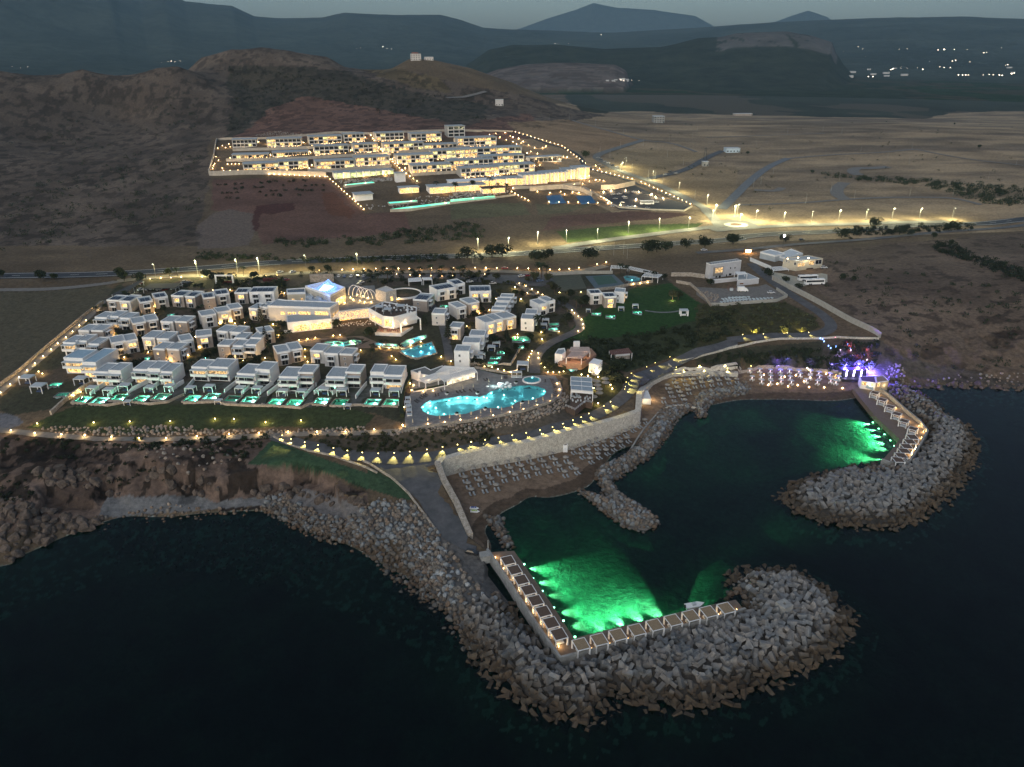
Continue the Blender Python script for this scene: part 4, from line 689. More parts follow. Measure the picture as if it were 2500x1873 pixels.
for rn,bl in VR:
    items=[]
    for bs in bl:
        ms=[]
        for s in bs.split():
            f=s.split(','); cr=f[0]; u1,v1,u2,v2,d=map(float,f[1:6]); fl=f[6]; h=7.4 if 't' in fl else 6.6
            a=q(cr,u1,v1); b=q(cr,u2,v2); g=18.
            for _ in range(5): P1=un(*a,g+h); P2=un(*b,g+h); yaw=math.atan2(P2[1]-P1[1],P2[0]-P1[0]); g=zg((P1[0]+P2[0])/2-math.sin(yaw)*d*.5,(P1[1]+P2[1])/2+math.cos(yaw)*d*.5)-.2
            ms.append((P1,P2,d,fl,h,g,yaw))
        yaw=sum(m_[6] for m_ in ms)/len(ms); g0=sum(m_[5] for m_ in ms)/len(ms); yaw=max(-.25,min(.55,yaw))
        # settle every module on the common floor level
        out=[]
        for m_,s in zip(ms,bs.split()):
            f=s.split(','); a=q(f[0],float(f[1]),float(f[2])); b=q(f[0],float(f[3]),float(f[4])); P1=un(*a,g0+m_[4]); P2=un(*b,g0+m_[4]); out.append((P1,P2)+m_[2:5])
        items.append((out,yaw,g0))
    items.sort(key=lambda t:t[0][0][0][0]/t[0][0][0][1])
    for k,(out,yaw,g0) in enumerate(items):
        o0=out[0][0]; c_,s_=math.cos(yaw),math.sin(yaw); fl0=out[0][3]; hue=next((CN[c] for c in 'TBGW' if c in fl0),'white')
        det='roof solar panels' if 's' in fl0 else 'lit windows' if set('ul')&set(''.join(m_[3] for m_ in out)) else 'dark windows'
        t=thing('villa',(o0[0],o0[1],g0),yaw,'%s villa with %s, %s from left, %s'%(hue,det,od(k),rn),'villa','villas in the '+rn); NV+=1
        if 'C' in fl0: t['label']='corner villa with wide pale blue roof and brightly lit terrace, leftmost in the front row'
        for P1,P2,d,fl,h in out:
            dx,dy=P1[0]-o0[0],P1[1]-o0[1]; lx=dx*c_+dy*s_; ly=-dx*s_+dy*c_; dx2,dy2=P2[0]-o0[0],P2[1]-o0[1]; wdt=max(2.5,(dx2*c_+dy2*s_)-lx); lx+=.02
            if 'C' in fl: h=7.2
            module(t,lx,ly,wdt,d,h,fl)
            cs=[(lx,ly-2),(lx+wdt,ly-2),(lx+wdt,ly+d),(lx,ly+d)]; FOOT.append([(o0[0]+a*c_-b*s_,o0[1]+a*s_+b*c_) for a,b in cs])
# ------------------------------------------------------------------ large buildings
class BLD:
    """a building in absolute coordinates whose parts hang on one Empty"""
    def __init__(s,p,label,cat='building',name='building',group=None): s.o=np.array([float(v) for v in p]); s.r=thing(name,p,0,label,cat,group)
    def put(s,b,n,m,par=None):
        b.v=[(v[0]-s.o[0],v[1]-s.o[1],v[2]-s.o[2]) for v in b.v]; return b.build(n,m,par or s.r)
    def block(s,poly,zt,zb,wm=WHT,rm=RFG,par=.6,ph=.5,capm=None):
        poly=[tuple(p[:2]) for p in poly]; ar=sum(poly[i][0]*poly[(i+1)%len(poly)][1]-poly[(i+1)%len(poly)][0]*poly[i][1] for i in range(len(poly)))
        if ar<0: poly=poly[::-1]
        n=len(poly); I=offs(poly,-.35); s.put(MB().prism(poly,zb,zt-ph),'wall',wm); s.put(MB().prism(I,zt-ph-.05,zt-ph+.06),'roof',rm)
        c_=MB(); V=[(x,y,zt) for x,y in offs(poly,.03)]+[(x,y,zt) for x,y in I]+[(x,y,zt-ph-par) for x,y in offs(poly,.03)]+[(x,y,zt-ph) for x,y in I]
        c_.add(V,[(i,(i+1)%n,(i+1)%n+n,i+n) for i in range(n)]+[(i+2*n,(i+1)%n+2*n,(i+1)%n,i) for i in range(n)]+[(i+n,(i+1)%n+n,(i+1)%n+3*n,i+3*n) for i in range(n)]); s.put(c_,'parapet',capm or WHT)
    def face(s,A,B,a0,a1,z0_,z1_,m,name='window',off=.06,frame=True,th=.06,par=None):
        A=np.array(A[:2]);B=np.array(B[:2]); d=(B-A); L=np.linalg.norm(d); d/=L; nn=np.array([d[1],-d[0]]);
        if np.dot(nn,A)>0: nn=-nn
        def bb(b,u0,u1,w0,w1,o0,o1):
            P=[A+d*u0+nn*o0,A+d*u1+nn*o0,A+d*u1+nn*o1,A+d*u0+nn*o1]; return b.prism(P,w0,w1)
        o=s.put(bb(MB(),a0*L,a1*L,z0_,z1_,off,off+th),name,m,par)
        if frame:
            f=MB(); k=max(1,int((a1-a0)*L/2.2))
            for i in range(k+1): u=a0*L+(a1-a0)*L*i/k; bb(f,u-.06,u+.06,z0_,z1_,off+th,off+th+.05)
            bb(f,a0*L-.06,a1*L+.06,z1_-.0,z1_+.12,off,off+th+.05); bb(f,a0*L-.06,a1*L+.06,z0_-.12,z0_,off,off+th+.05); s.put(f,'frame',FRM,o)
        return o
    def winpx(s,A,B,z,pa,pb,m,**k):
        """window given by two opposite picture corners on the wall A-B"""
        A=np.array(A[:2]);B=np.array(B[:2]); d=B-A; L2=d@d; nn=np.array([d[1],-d[0]]); r=[]
        for u,v in (pa,pb):
            rr=ray(*q(z,u,v)); t=(A@nn)/(rr[:2]@nn); p=rr*t; r.append((((p[:2]-A)@d)/L2,H+p[2]))
        return s.face(A,B,min(r[0][0],r[1][0]),max(r[0][0],r[1][0]),min(r[0][1],r[1][1]),max(r[0][1],r[1][1]),m,**k)
    def slats(s,P0,P1,P2,P3,z,m,n=14,name='pergola_roof',fr=.5,z2=None,posts=True,zb=None):
        P=[np.array(p[:2]) for p in (P0,P1,P2,P3)]; b=MB(); z2=z if z2 is None else z2
        for i in range(n):
            a,c_=(i+.0)/n,(i+fr)/n; V=[]
            for t,(A,D) in ((a,(P[0],P[3])),(c_,(P[0],P[3])),(c_,(P[1],P[2])),(a,(P[1],P[2]))): pass
            p=[P[0]+(P[1]-P[0])*a,P[0]+(P[1]-P[0])*c_,P[3]+(P[2]-P[3])*c_,P[3]+(P[2]-P[3])*a]; zz=[z,z,z2,z2]
            b.add([(v[0],v[1],h) for v,h in zip(p,zz)]+[(v[0],v[1],h-.12) for v,h in zip(p,zz)],[(0,1,2,3),(7,6,5,4),(0,4,5,1),(1,5,6,2),(2,6,7,3),(3,7,4,0)])
        for i in range(4):
            A,B=P[i],P[(i+1)%4]; za,zb_=(z,z2)[i in (2,3)],(z,z2)[(i+1)%4 in (2,3)]; b.rod((*A,za-.1),(*B,zb_-.1),.14,n=4)
        s.put(b,name,m)
        if posts:
            for i in (0,1,2,3):
                A=P[i]; zz=(z,z2)[i in (2,3)]; s.put(MB().box(A[0]-.14,A[0]+.14,A[1]-.14,A[1]+.14,(zb if zb is not None else zg(*A))-.3,zz-.1),'post',FRM)
def top(z,pts,zz): return [un(*q(z,*p),zz) for p in pts]
# hotel main building
g=19.2
base=hit(*q('C',300,760))
HB=BLD((base[0],base[1],g),'large white main hotel building with glowing restaurant terraces','building','hotel_building')
M1=top('C',[(65,432),(830,457),(937,388),(560,372),(290,362),(190,350)],g+9.5); HB.block(M1,g+9.5,g-2,LGR)
for a,b,m_ in (((226,508),(284,545),GHS),((316,512),(362,572),GHS),((372,512),(422,572),GHS),((444,506),(594,553),GHS),((646,505),(815,580),GHS),((385,585),(800,604),GLW2)): HB.winpx(M1[0],M1[1],'C',a,b,m_,frame=False)
HB.face(M1[1],M1[2],.2,.9,g+2,g+5.6,GLW2)
A_=un(*q('C',305,640),g+5.6); B_=un(*q('C',850,592),g+5.6); nn_=np.array([-(B_-A_)[1],(B_-A_)[0]]); nn_/=np.linalg.norm(nn_)
W2=[A_[:2],B_[:2],B_[:2]+nn_*14,A_[:2]+nn_*12]; HB.block(W2,g+5.6,g-2,WHT,ph=.3,par=1.)
HB.face(A_,B_,.14,.48,g+.6,g+3.9,GHS); HB.face(A_,B_,.53,.97,g+.6,g+3.9,GHS)
# restaurant hall with slatted roof
C1=un(*q('C',860,600),g+4.6); C2=un(*q('C',1385,580),g+4.6); C3=un(*q('C',1300,462),g+6); C4=un(*q('C',940,505),g+6)
HB.slats(C1,C2,C3,C4,g+4.7,WHT,26,z2=g+6.2,zb=g,fr=.42)
HB.face(C4,C3,.0,1.,g+.3,g+5.6,GHS,'glazing',off=.3); n1_=np.array(C1[:2])
sl_=MB().prism([C1[:2],C2[:2],un(*q('C',1480,560),g+6)[:2],C3[:2],C4[:2]],g-3,g+.1); HB.put(sl_,'terrace_floor',mat('lit_floor',(.42,.34,.26),.8,.2,1.))
tb=MB(); pb_=MB()
for i in range(70):
    a,b_=random.random(),random.random(); p=(C1*(1-a)+C2*a)[:2]*(1-b_*.6)+(C4*(1-a)+C3*a)[:2]*b_*.6; tb.box(p[0]-.45,p[0]+.45,p[1]-.45,p[1]+.45,g+.8,g+.86); tb.rod((*p,g),(*p,g+.8),.06,n=4); pb_.box(p[0]+.5,p[0]+.9,p[1]-.2,p[1]+.2,g+.1,g+.95,.7)
HB.put(tb,'tables',WOD)['kind']='stuff'; HB.put(pb_,'chairs',FRM)['kind']='stuff'
for i in range(5): p=(C1*(1-(i+.5)/5)+C2*((i+.5)/5)); lamp((p[0]-HB.o[0],p[1]+3-HB.o[1],3.9),(1,.62,.28),260,.4,par=HB.r)
for a_,b_ in ((.2,0),(.45,0),(.7,0),(.92,0)): p=A_*(1-a_)+B_*a_; lamp((p[0]-HB.o[0],p[1]-1.6-HB.o[1],3.),(1,.66,.32),160,.3,par=HB.r)
# roof deck with furniture
RD=top('C',[(1480,560),(1610,572),(1892,500),(1897,450),(1500,380),(1305,462)],g+7.4); HB.block(RD,g+7.4,g+1.,WHT,WOD,ph=.6,par=.5)
HB.winpx(RD[0],RD[1],'C',(1500,600),(1600,690),GHS); HB.face(RD[0],RD[5],.1,.9,g+2,g+5,GHS)
f1=MB(); f2=MB()
for i in range(46):
    u,v=random.uniform(1420,1850),random.uniform(415,520)
    if v<400+abs(u-1600)*.08: continue
    p=un(*q('C',u,v),g+6.9); (f1 if i%3 else f2).box(p[0]-.5,p[0]+.5,p[1]-.5,p[1]+.5,g+6.85,g+7.6,.8)
HB.put(f1,'roof_seating',FRM)['kind']='stuff'; HB.put(f2,'roof_tables',DRK)['kind']='stuff'
for u,v in ((1440,440),(1540,470),(1700,430)):
    p=un(*q('C',u,v),g+9.3); b=MB().box(p[0]-2,p[0]+2,p[1]-2,p[1]+2,g+9.2,g+9.35); [b.box(p[0]+a-.07,p[0]+a+.07,p[1]+c_-.07,p[1]+c_+.07,g+6.85,g+9.2) for a in (-1.9,1.9) for c_ in (-1.9,1.9)]; HB.put(b,'roof_pergola',CAN)
# canopy over the prow and its column
K=top('C',[(1700,640),(1940,590),(1870,540),(1610,575)],g+5.9); HB.slats(K[0],K[1],K[2],K[3],g+5.9,WHT,16,posts=False,fr=.45)
for i in (0,1): p=K[i]; HB.put(MB().box(p[0]-.3,p[0]+.3,p[1]-.3,p[1]+.3,g-4 if i else g,g+5.9),'column',WHT)
PR_=top('C',[(1385,765),(1702,775),(1850,690),(1860,560),(1480,560)],g+.9); HB.put(MB().prism(PR_,g-.5,g+.0),'prow_floor',MATS['lit_floor'])
b=MB()
for i in range(2):
    a,c_=PR_[i][:2],PR_[i+1][:2]; d=(c_-a)/np.linalg.norm(c_-a); n2_=np.array([-d[1],d[0]])*.12; b.prism([a-n2_,c_-n2_,c_+n2_,a+n2_],g-.7,g+.95)
HB.put(b,'balustrade',WHT)
LOWR=[np.array(p[:2])*1.005 for p in PR_]; HB.put(MB().prism(LOWR,g-4.2,g-.5),'lower_floor',LGR)
HB.face(LOWR[0],LOWR[1],.04,.97,g-3.7,g-.9,GHS); HB.face(LOWR[1],LOWR[2],.05,.6,g-3.7,g-.9,GHS)
for k_ in range(4):   # branching columns
    p=LOWR[0]+(LOWR[1]-LOWR[0])*(.1+.27*k_); p=p-np.array([0,.35]); b=MB().rod((*p,g-4.2),(*p,g-2.4),.16,.12)
    for s_ in (-1.4,-.6,.6,1.4): b.rod((*p,g-2.5),(p[0]+s_,p[1],g-.7),.09,.06,5)
    HB.put(b,'branching_column',DRK)
tb=MB()
for i in range(40): u,v=random.uniform(1420,1700),random.uniform(690,755); p=un(*q('C',u,v),g); tb.box(p[0]-.4,p[0]+.4,p[1]-.4,p[1]+.4,g+.02,g+.9,.6)
HB.put(tb,'prow_seating',mat('seat_red',(.25,.13,.1),.8,.4,2.))['kind']='stuff'
for u,v,e in ((1480,700,300),(1600,680,300),(1680,720,250),(1760,640,250)): p=un(*q('C',u,v),g+3); lamp((p[0]-HB.o[0],p[1]-HB.o[1],3.2),(1,.66,.34),e,.4,par=HB.r)
for u,v in ((1480,830),(1640,850)): p=un(*q('C',u,v),g-3); lamp((p[0]-HB.o[0],p[1]-HB.o[1]-1.5,-2.8),(1,.66,.34),120,.3,par=HB.r)
# planted gallery under the wing
G1=un(*q('C',262,765),g+.3); G2=un(*q('C',1085,692),g+.3); d_=(G2-G1)[:2]; nn_=np.array([-d_[1],d_[0]])/np.linalg.norm(d_); GP=[G1[:2],G2[:2],G2[:2]+nn_*5,G1[:2]+nn_*5]; HB.put(MB().prism(GP,g-.3,g+.2),'gallery_roof',WHT); HB.put(MB().prism([p+nn_*1.2 for p in GP],g-4.5,g-.3),'gallery_wall',LGR)
for i in range(5): HB.face(G1[:2]+nn_*1.2,G2[:2]+nn_*1.2,.12+i*.17,.24+i*.17,g-3.6,g-1.2,GLD)
for i in range(7): p=G1[:2]+(G2-G1)[:2]*i/6; HB.put(MB().box(p[0]-.15,p[0]+.15,p[1]-.15,p[1]+.15,g-4.6,g-.3),'gallery_post',WHT)
# reception building with blue-lit roof well
g2=21.
RB=BLD(hit(*q('C',700,420)),'stone reception building with a blue-lit glass roof well','building','reception_building')
B1=top('C',[(525,190),(835,305),(1018,205),(860,150),(740,140)],g2+8.5)
RB.put(MB().prism(B1,g2-2,g2+7.3),'wall',STP); V=MB(); n=5; I_=offs([p[:2] for p in B1],-.6); O_=[tuple(p[:2]) for p in B1]
V.add([(x,y,g2+8.5) for x,y in O_]+[(x,y,g2+8.5) for x,y in I_]+[(x,y,g2+7.3) for x,y in O_]+[(x,y,g2+7.32) for x,y in I_],[(i,(i+1)%n,(i+1)%n+n,i+n) for i in range(n)]+[(i+2*n,(i+1)%n+2*n,(i+1)%n,i) for i in range(n)]+[(i+n,(i+1)%n+n,(i+1)%n+3*n,i+3*n) for i in range(n)]); RB.put(V,'parapet',WHT)
RB.put(MB().prism(I_,g2+7.2,g2+7.36),'roof',WHT)
SK=[un(*q('C',655,232),g2+8.2),un(*q('C',760,292),g2+7.6),un(*q('C',922,212),g2+8.8),un(*q('C',812,107),g2+12.)]
b=MB(); V0=[tuple(p) for p in SK]; b.add(V0+[(x,y,z-.25) for x,y,z in V0],[(0,1,2,3),(7,6,5,4),(0,4,5,1),(1,5,6,2),(2,6,7,3),(3,7,4,0)]); sk=RB.put(b,'skylight',mat('blue_skylight',(.4,.55,.9),.3,.1,1.,emit=(.18,.38,1.),es=1.1,sample=False))
b=MB(); S=[np.array(p) for p in SK]
for i in range(9): t=i/8; b.rod(S[0]+(S[1]-S[0])*t+[0,0,.08],S[3]+(S[2]-S[3])*t+[0,0,.08],.07,n=4); b.rod(S[0]+(S[3]-S[0])*t+[0,0,.1],S[1]+(S[2]-S[1])*t+[0,0,.1],.07,n=4)
RB.put(b,'glazing_bar',mat('bar_blue',(.05,.09,.3),.5,.1,1.),sk)
b=MB(); P_=[un(*q('C',*p),zz) for p,zz in (((760,180),g2+10.4),((880,200),g2+9.4),((800,245),g2+8.6),((700,250),g2+8.6))]; cp_=sum(P_)/4
RB.put(MB().add([tuple(p+np.array([0,-.1,.15])) for p in P_],[(0,1,2,3)]),'white_panel',mat('white_glow',(1,1,1),.5,.1,1.,emit=(.75,.85,1),es=2.2,sample=False),sk)
for u,v in ((640,200),(900,230),(760,300),(850,160)): p=un(*q('C',u,v),g2+9); lamp((p[0]-RB.o[0],p[1]-RB.o[1],p[2]-RB.o[2]+.4),(.12,.3,1),420,.5,par=RB.r)
RB.face(B1[1],B1[2],.3,.95,g2+.2,g2+4.5,GHS); b=MB(); EN=top('C',[(850,350),(985,345),(1000,415),(870,420)],g2+.2)
B2=top('C',[(300,225),(530,220),(640,330),(820,320),(735,340),(560,385),(530,270),(300,272)],g2+6.2)
LB=top('C',[(300,228),(525,212),(530,268),(302,275)],g2+6.6); RB.block(LB,g2+6.6,g2-1,mat('warm_cream',(.60,.52,.38),.8,.08,.4),SOL)
MBk=top('C',[(530,225),(640,330),(760,330),(870,390),(700,400),(530,372)],g2+5.2); RB.block(MBk,g2+5.2,g2-1,LGR,RFG)
for a,c_ in (((362,348),(398,366)),((467,340),(508,368))): RB.winpx(LB[3],LB[2],'C',a,c_,GLW2)
for i in range(8): p=un(*q('C',random.uniform(560,800),random.uniform(300,390)),g2+5.4); RB.put(MB().box(p[0]-.9,p[0]+.9,p[1]-.7,p[1]+.7,g2+4.7,g2+5.9),'roof_unit',CAN)
WB=BLD(hit(*q('C',585,150)),'freestanding patchy wall behind the reception building','wall','entrance_wall'); a,c_=hit(*q('C',590,150)),hit(*q('C',880,140)); WB.put(MB().prism([a[:2],c_[:2],c_[:2]+[0,.8],a[:2]+[0,.8]],g2-1,g2+6),'wall',STN)
# stone cube, hoops, round court
SB=BLD(hit(*q('C',1520,400)),'stone-clad cube building beside the white hoops','building','stone_building'); c4=top('C',[(1391,235),(1515,266),(1645,243),(1520,190)],g2+7); SB.block(c4,g2+7,g2-2,STP,LGR,ph=.3,par=.3,capm=STP)
SB.winpx(c4[1],c4[2],'C',(1572,325),(1608,370),GLW); SB.winpx(c4[0],c4[1],'C',(1400,330),(1418,350),GLW2)
for i in range(5):
    u0=1065+i*48; v0=330+i*7; p=un(*q('C',u0,v0),g2); p2=un(*q('C',u0+150,v0+18),g2); w_=np.linalg.norm(p2-p)/2; mid=(p+p2)/2; h_=7.5-i*.35; b=MB(); L_=None
    for k_ in range(17):
        a=math.pi*k_/16; c_=(mid+(p-mid)*math.cos(a))+np.array([0,0,h_*math.sin(a)**.8 if k_ not in (0,16) else 0]); c_=c_-mid
        if L_ is not None: b.rod(L_,c_,.16,n=5)
        L_=c_
    o=b.build('hoop',FRM); o.location=tuple(mid); tag(o,'white arched hoop over the plaza, %s from the left'%od(i),'arch','white arches on the plaza')
AC=BLD(hit(*q('C',1740,285)),'round lit courtyard with a curved white wall','courtyard','round_courtyard'); cc=hit(*q('C',1740,290)); b=MB(); n=26; Vv=[]
for i in range(n+1):
    a=-2.4+i*4.9/n
    for r_,z_ in ((9.5,-2),(9.5,1.7),(10,1.7),(10,-2)): Vv.append((cc[0]+r_*math.cos(a),cc[1]+r_*math.sin(a),g2+z_))
b.add(Vv,[(i*4+j,i*4+(j+1)%4,(i+1)*4+(j+1)%4,(i+1)*4+j) for i in range(n) for j in range(4)]); AC.put(b,'wall',WHT); AC.put(MB().lathe([(8.5,g2-1),(8.5,g2+.3),(3,g2+.3),(3,g2+.1)],20,(cc[0],cc[1])),'floor',MATS['lit_floor']); lamp((0,-1,3.5),(1,.72,.42),240,.3,par=AC.r)
# pool bar
zt=ZD+3.9; PB=BLD(un(*q('E',500,330),ZD),'low white pool bar with slatted pergolas beside the large pool','building','pool_bar')
bar=top('E',[(205,215),(300,250),(420,272),(660,207),(575,155),(440,205),(372,168)],zt); PB.block(bar,zt,ZD-.3,WHT,mat('bar_roof',(.20,.20,.19),.9,.15,.8),ph=.3,par=.4)
P4=top('E',[(300,312),(380,365),(525,302),(500,240)],zt-.1); PB.slats(*P4,zt-.1,WHT,18,zb=ZD,fr=.55)
P5=top('E',[(600,345),(985,232),(948,180),(530,285)],zt+.1); PB.slats(*P5,zt+.1,WHT,34,zb=ZD,fr=.6); P6=top('E',[(530,285),(950,180),(600,160),(500,235)],zt+.1); PB.slats(*P6,zt+.15,WHT,22,zb=ZD,posts=False,fr=.35)
PB.face(un(*q('E',620,330),zt)+[0,3.,0],un(*q('E',970,235),zt)+[0,3.,0],.0,.95,ZD+.4,ZD+3.,glow('bar_glow',(1,.78,.5),.9,.6,.8),'glazing')
for u,v in ((680,330),(790,300),(900,265),(430,350)): p=un(*q('E',u,v),ZD+3); lamp((p[0]-PB.o[0],p[1]-PB.o[1],3.1),(1,.76,.46),130,.3,par=PB.r)
b=MB().box(-.5,.5,-.5,.5,0,1.6); 
pch=un(*q('E',312,262),zt); PB.put(MB().box(pch[0]-.5,pch[0]+.5,pch[1]-.5,pch[1]+.5,zt-1,zt+1.6),'chimney',WHT)
hedge_=wall('hedge',qs('E',(245,462),(450,430),(640,392),(700,360)),1.,.9,HED,'dark clipped hedge in front of the pool bar','hedge'); wall('planter_wall',qs('E',(240,480),(450,445),(640,405)),.8,.3,WHT,'white planter wall in front of the pool bar')
wall('hedge',qs('E',(175,190),(205,290),(120,460),(90,620),(110,770)),1.8,1.6,HED,'tall dark hedge between villas and pool terrace','hedge')
for u,v in ((1420,290),(1480,290)):   # canopied day beds
    p=un(*q('E',u,v),ZD); t=thing('day_bed',p,-.05,'white canopied day bed at the back of the pool terrace, %s one'%('left' if u<1450 else 'right'),'day bed'); MB().box(-1.1,1.1,-1.1,1.1,.1,.5).build('mattress',CAN,t); b=MB(); [b.box(a-.06,a+.06,c_-.06,c_+.06,0,2.4) for a in (-1.1,1.1) for c_ in (-1.1,1.1)]; b.build('frame',FRM,t); MB().box(-1.2,1.2,-1.2,1.2,2.4,2.5).build('canopy',CAN,t)
# rock cascade in the pool
p=un(*q('E',1250,392),ZD); t=thing('pool_cascade',p,0,'white lit artificial rocks at the upper rim of the large pool','rockery')
for i in range(16):
    a=random.uniform(0,6.28); r_=random.uniform(2.5,6); s_=random.uniform(.5,1.3); MB().lathe([(.1,-.6),(s_,-.3),(s_*.8,.4*s_),(.1,.8*s_)],6,(r_*math.cos(a),r_*math.sin(a)*.6)).build('rock',WHT,t)
lamp((0,0,1.2),(.7,1,.97),420,.5,par=t); lamp((-3,-1,.8),(.7,1,.97),200,.3,par=t)
# gridded pavilion on the slope
g4=11.; PV=BLD(hit(*q('3',1010,1060)),'open pavilion with a grey gridded roof above the sea wall','pavilion','pavilion'); rf=top('3',[(930,985),(1098,1000),(1085,893),(928,885)],17.); b=MB().prism(rf,16.85,17.05); PV.put(b,'roof',mat('mesh_roof',(.30,.36,.40),.6,.1,.6)); b=MB()
for i in range(4):
    t_=i/3; b.rod((rf[0]+(rf[3]-rf[0])*t_)+[0,0,.1],(rf[1]+(rf[2]-rf[1])*t_)+[0,0,.1],.14,n=4)
for i in range(3): t_=i/2; b.rod((rf[0]+(rf[1]-rf[0])*t_)+[0,0,.1],(rf[3]+(rf[2]-rf[3])*t_)+[0,0,.1],.14,n=4)
PV.put(b,'roof_beam',WHT); b=MB(); [b.box(p[0]-.15,p[0]+.15,p[1]-.15,p[1]+.15,10.5,16.9) for p in rf]; b.prism([rf[0][:2],rf[1][:2],rf[1][:2]+[0,.2],rf[0][:2]+[0,.2]],15.8,16.9); PV.put(b,'frame',WHT)
dk=top('3',[(888,1115),(1030,1045),(1100,1068),(1090,1090),(1040,1080),(960,1145)],12.6); PV.put(MB().prism(dk,10,12.6),'deck',WOD); dk2=top('3',[(925,985),(1100,1000),(1100,1068),(1030,1045),(925,1098)],12.6); PV.put(MB().prism(dk2,10,12.6),'deck',WOD)
b=MB()
for a,c_ in zip([dk[0],dk[5],dk[4]],[dk[5],dk[4],dk[3]]):
    for zz in (13.1,13.6): b.rod((*a[:2],zz),(*c_[:2],zz),.05,n=4)
    L_=np.linalg.norm(c_-a); 
    for i in range(int(L_/1.5)+1): p=a+(c_-a)*i/(int(L_/1.5)+.01); b.rod((*p[:2],12.6),(*p[:2],13.65),.05,n=4)
PV.put(b,'railing',FRM); tb=MB()
for i in range(30): p=top('3',[(random.uniform(930,1080),random.uniform(1010,1085))],12.6)[0]; tb.box(p[0]-.3,p[0]+.3,p[1]-.3,p[1]+.3,12.6,13.3)
PV.put(tb,'tables',CAN)['kind']='stuff'
# terrace bar complex
def box_thing(name,label,cat,z,pts,zt,zb,wm=WHT,rm=RFG,**k): B=BLD((*np.mean([p[:2] for p in top(z,pts,zt)],0),zb),label,cat,name); B.block(top(z,pts,zt),zt,zb,wm,rm,**k); return B
g5=16.
K1=box_thing('bar_kiosk','white many-sided kiosk with grey roof at the terrace bar','kiosk','3',[(805,705),(860,712),(888,690),(880,662),(830,668)],g5+3.4,g5-1.5)
box_thing('service_hut','small white box hut above the terrace bar','hut','3',[(948,618),(998,616),(996,608),(950,609)],g5+3.6,g5-1,rm=WHT)
TB=BLD(hit(*q('3',980,750)),'terrace bar pergola glowing pink over a wooden deck','pergola','terrace_bar'); pg=top('3',[(893,735),(1010,742),(1075,690),(940,683)],g5+3.); TB.slats(*pg,g5+3.,mat('pergola_pink',(.55,.42,.36),.8,.1,1.),24,zb=g5,fr=.75); pg=top('3',[(915,685),(1073,690),(1070,655),(930,655)],g5+3.1); TB.slats(*pg,g5+3.1,MATS['pergola_pink'],20,zb=g5,posts=False,fr=.8)
dk=top('3',[(830,775),(1010,785),(1125,710),(1085,665),(900,670),(880,720)],g5+.1); TB.put(MB().prism(dk,g5-3,g5+.1),'deck',mat('terracotta_deck',(.33,.20,.13),.8,.2,1.5))
for u,v in ((935,745),(1000,735),(1045,705),(905,760)): p=un(*q('3',u,v),g5+2.4); lamp((p[0]-TB.o[0],p[1]-TB.o[1],p[2]-TB.o[2]),(1,.62,.36),150,.25,par=TB.r)
tb=MB()
for i in range(20): p=top('3',[(random.uniform(900,1060),random.uniform(725,770))],g5)[0]; tb.box(p[0]-.35,p[0]+.35,p[1]-.35,p[1]+.35,g5+.1,g5+.85)
TB.put(tb,'tables',BRN)['kind']='stuff'
GB=box_thing('lit_hut','white hut with brightly glowing open front','hut','3',[(1068,778),(1140,792),(1172,758),(1105,742)],g5+2.2,g5-2.5,rm=WHT,ph=.1,par=.1); lamp((0,-4.5,1.),(1,.86,.55),420,.3,par=GB.r); lamp((3,-3,1),(1,.86,.55),200,.3,par=GB.r)
HT=BLD(hit(*q('3',1320,740)),'dark brown timber hut on the shaded slope','hut','timber_hut'); zz=HT.o[2]; pg=top('3',[(1240,712),(1400,700),(1372,662),(1225,682)],zz+3.2); HT.slats(*pg,zz+3.2,mat('rust_roof',(.16,.085,.07),.9,.2,1.),22,zb=zz-.5,fr=.8); HT.block([p[:2] for p in top('3',[(1275,712),(1385,702),(1360,680),(1262,692)],zz+2.6)],zz+2.6,zz-1,STN,BRN)
GZ=BLD(hit(*q('3',1798,410)),'white curtained gazebo on the big lawn','gazebo','gazebo'); o_=GZ.o; b=MB(); [b.box(o_[0]+a-.35,o_[0]+a+.35,o_[1]+c_-.2,o_[1]+c_+.2,o_[2],o_[2]+2.9) for a in (-1.9,1.9) for c_ in (-1.4,1.6)]; GZ.put(b,'curtain',WHT); GZ.put(MB().box(o_[0]-2.3,o_[0]+2.3,o_[1]-1.9,o_[1]+1.9,o_[2]+2.9,o_[2]+3.2),'roof',CAN); GZ.put(MB().box(o_[0]-1.2,o_[0]+1.2,o_[1]-.9,o_[1]+.9,o_[2]+.1,o_[2]+.6),'day_bed',WHT)
# pergola row by the children's pool, entrance gate, roofs over the car park
KP=BLD(hit(*q('3',1400,70)),'long white L-shaped pergola around the children\'s pool','pergola','pergola'); zz=KP.o[2]; KP.slats(*top('3',[(1235,45),(1370,52),(1365,32),(1240,25)],zz+3.4),zz+3.4,WHT,12,zb=zz); KP.slats(*top('3',[(1370,52),(1560,95),(1600,80),(1380,32)],zz+3.4),zz+3.4,WHT,20,zb=zz); KP.slats(*top('3',[(1475,110),(1600,120),(1640,95),(1500,85)],zz+3.),zz+3.,WHT,12,zb=zz)
GT=BLD(hit(*q('B',890,90)),'white square gate frame with a maroon wall inside','gate','entrance_gate'); a,c_=hit(*q('B',800,90)),hit(*q('B',1080,88)); zz=min(a[2],c_[2])-.3
for p,p2 in ((a[:2],a[:2]+(c_-a)[:2]*.07),(c_[:2]-(c_-a)[:2]*.07,c_[:2])): GT.put(MB().prism([p,p2,p2+[0,.8],p+[0,.8]],zz,zz+5.2),'pillar',WHT)
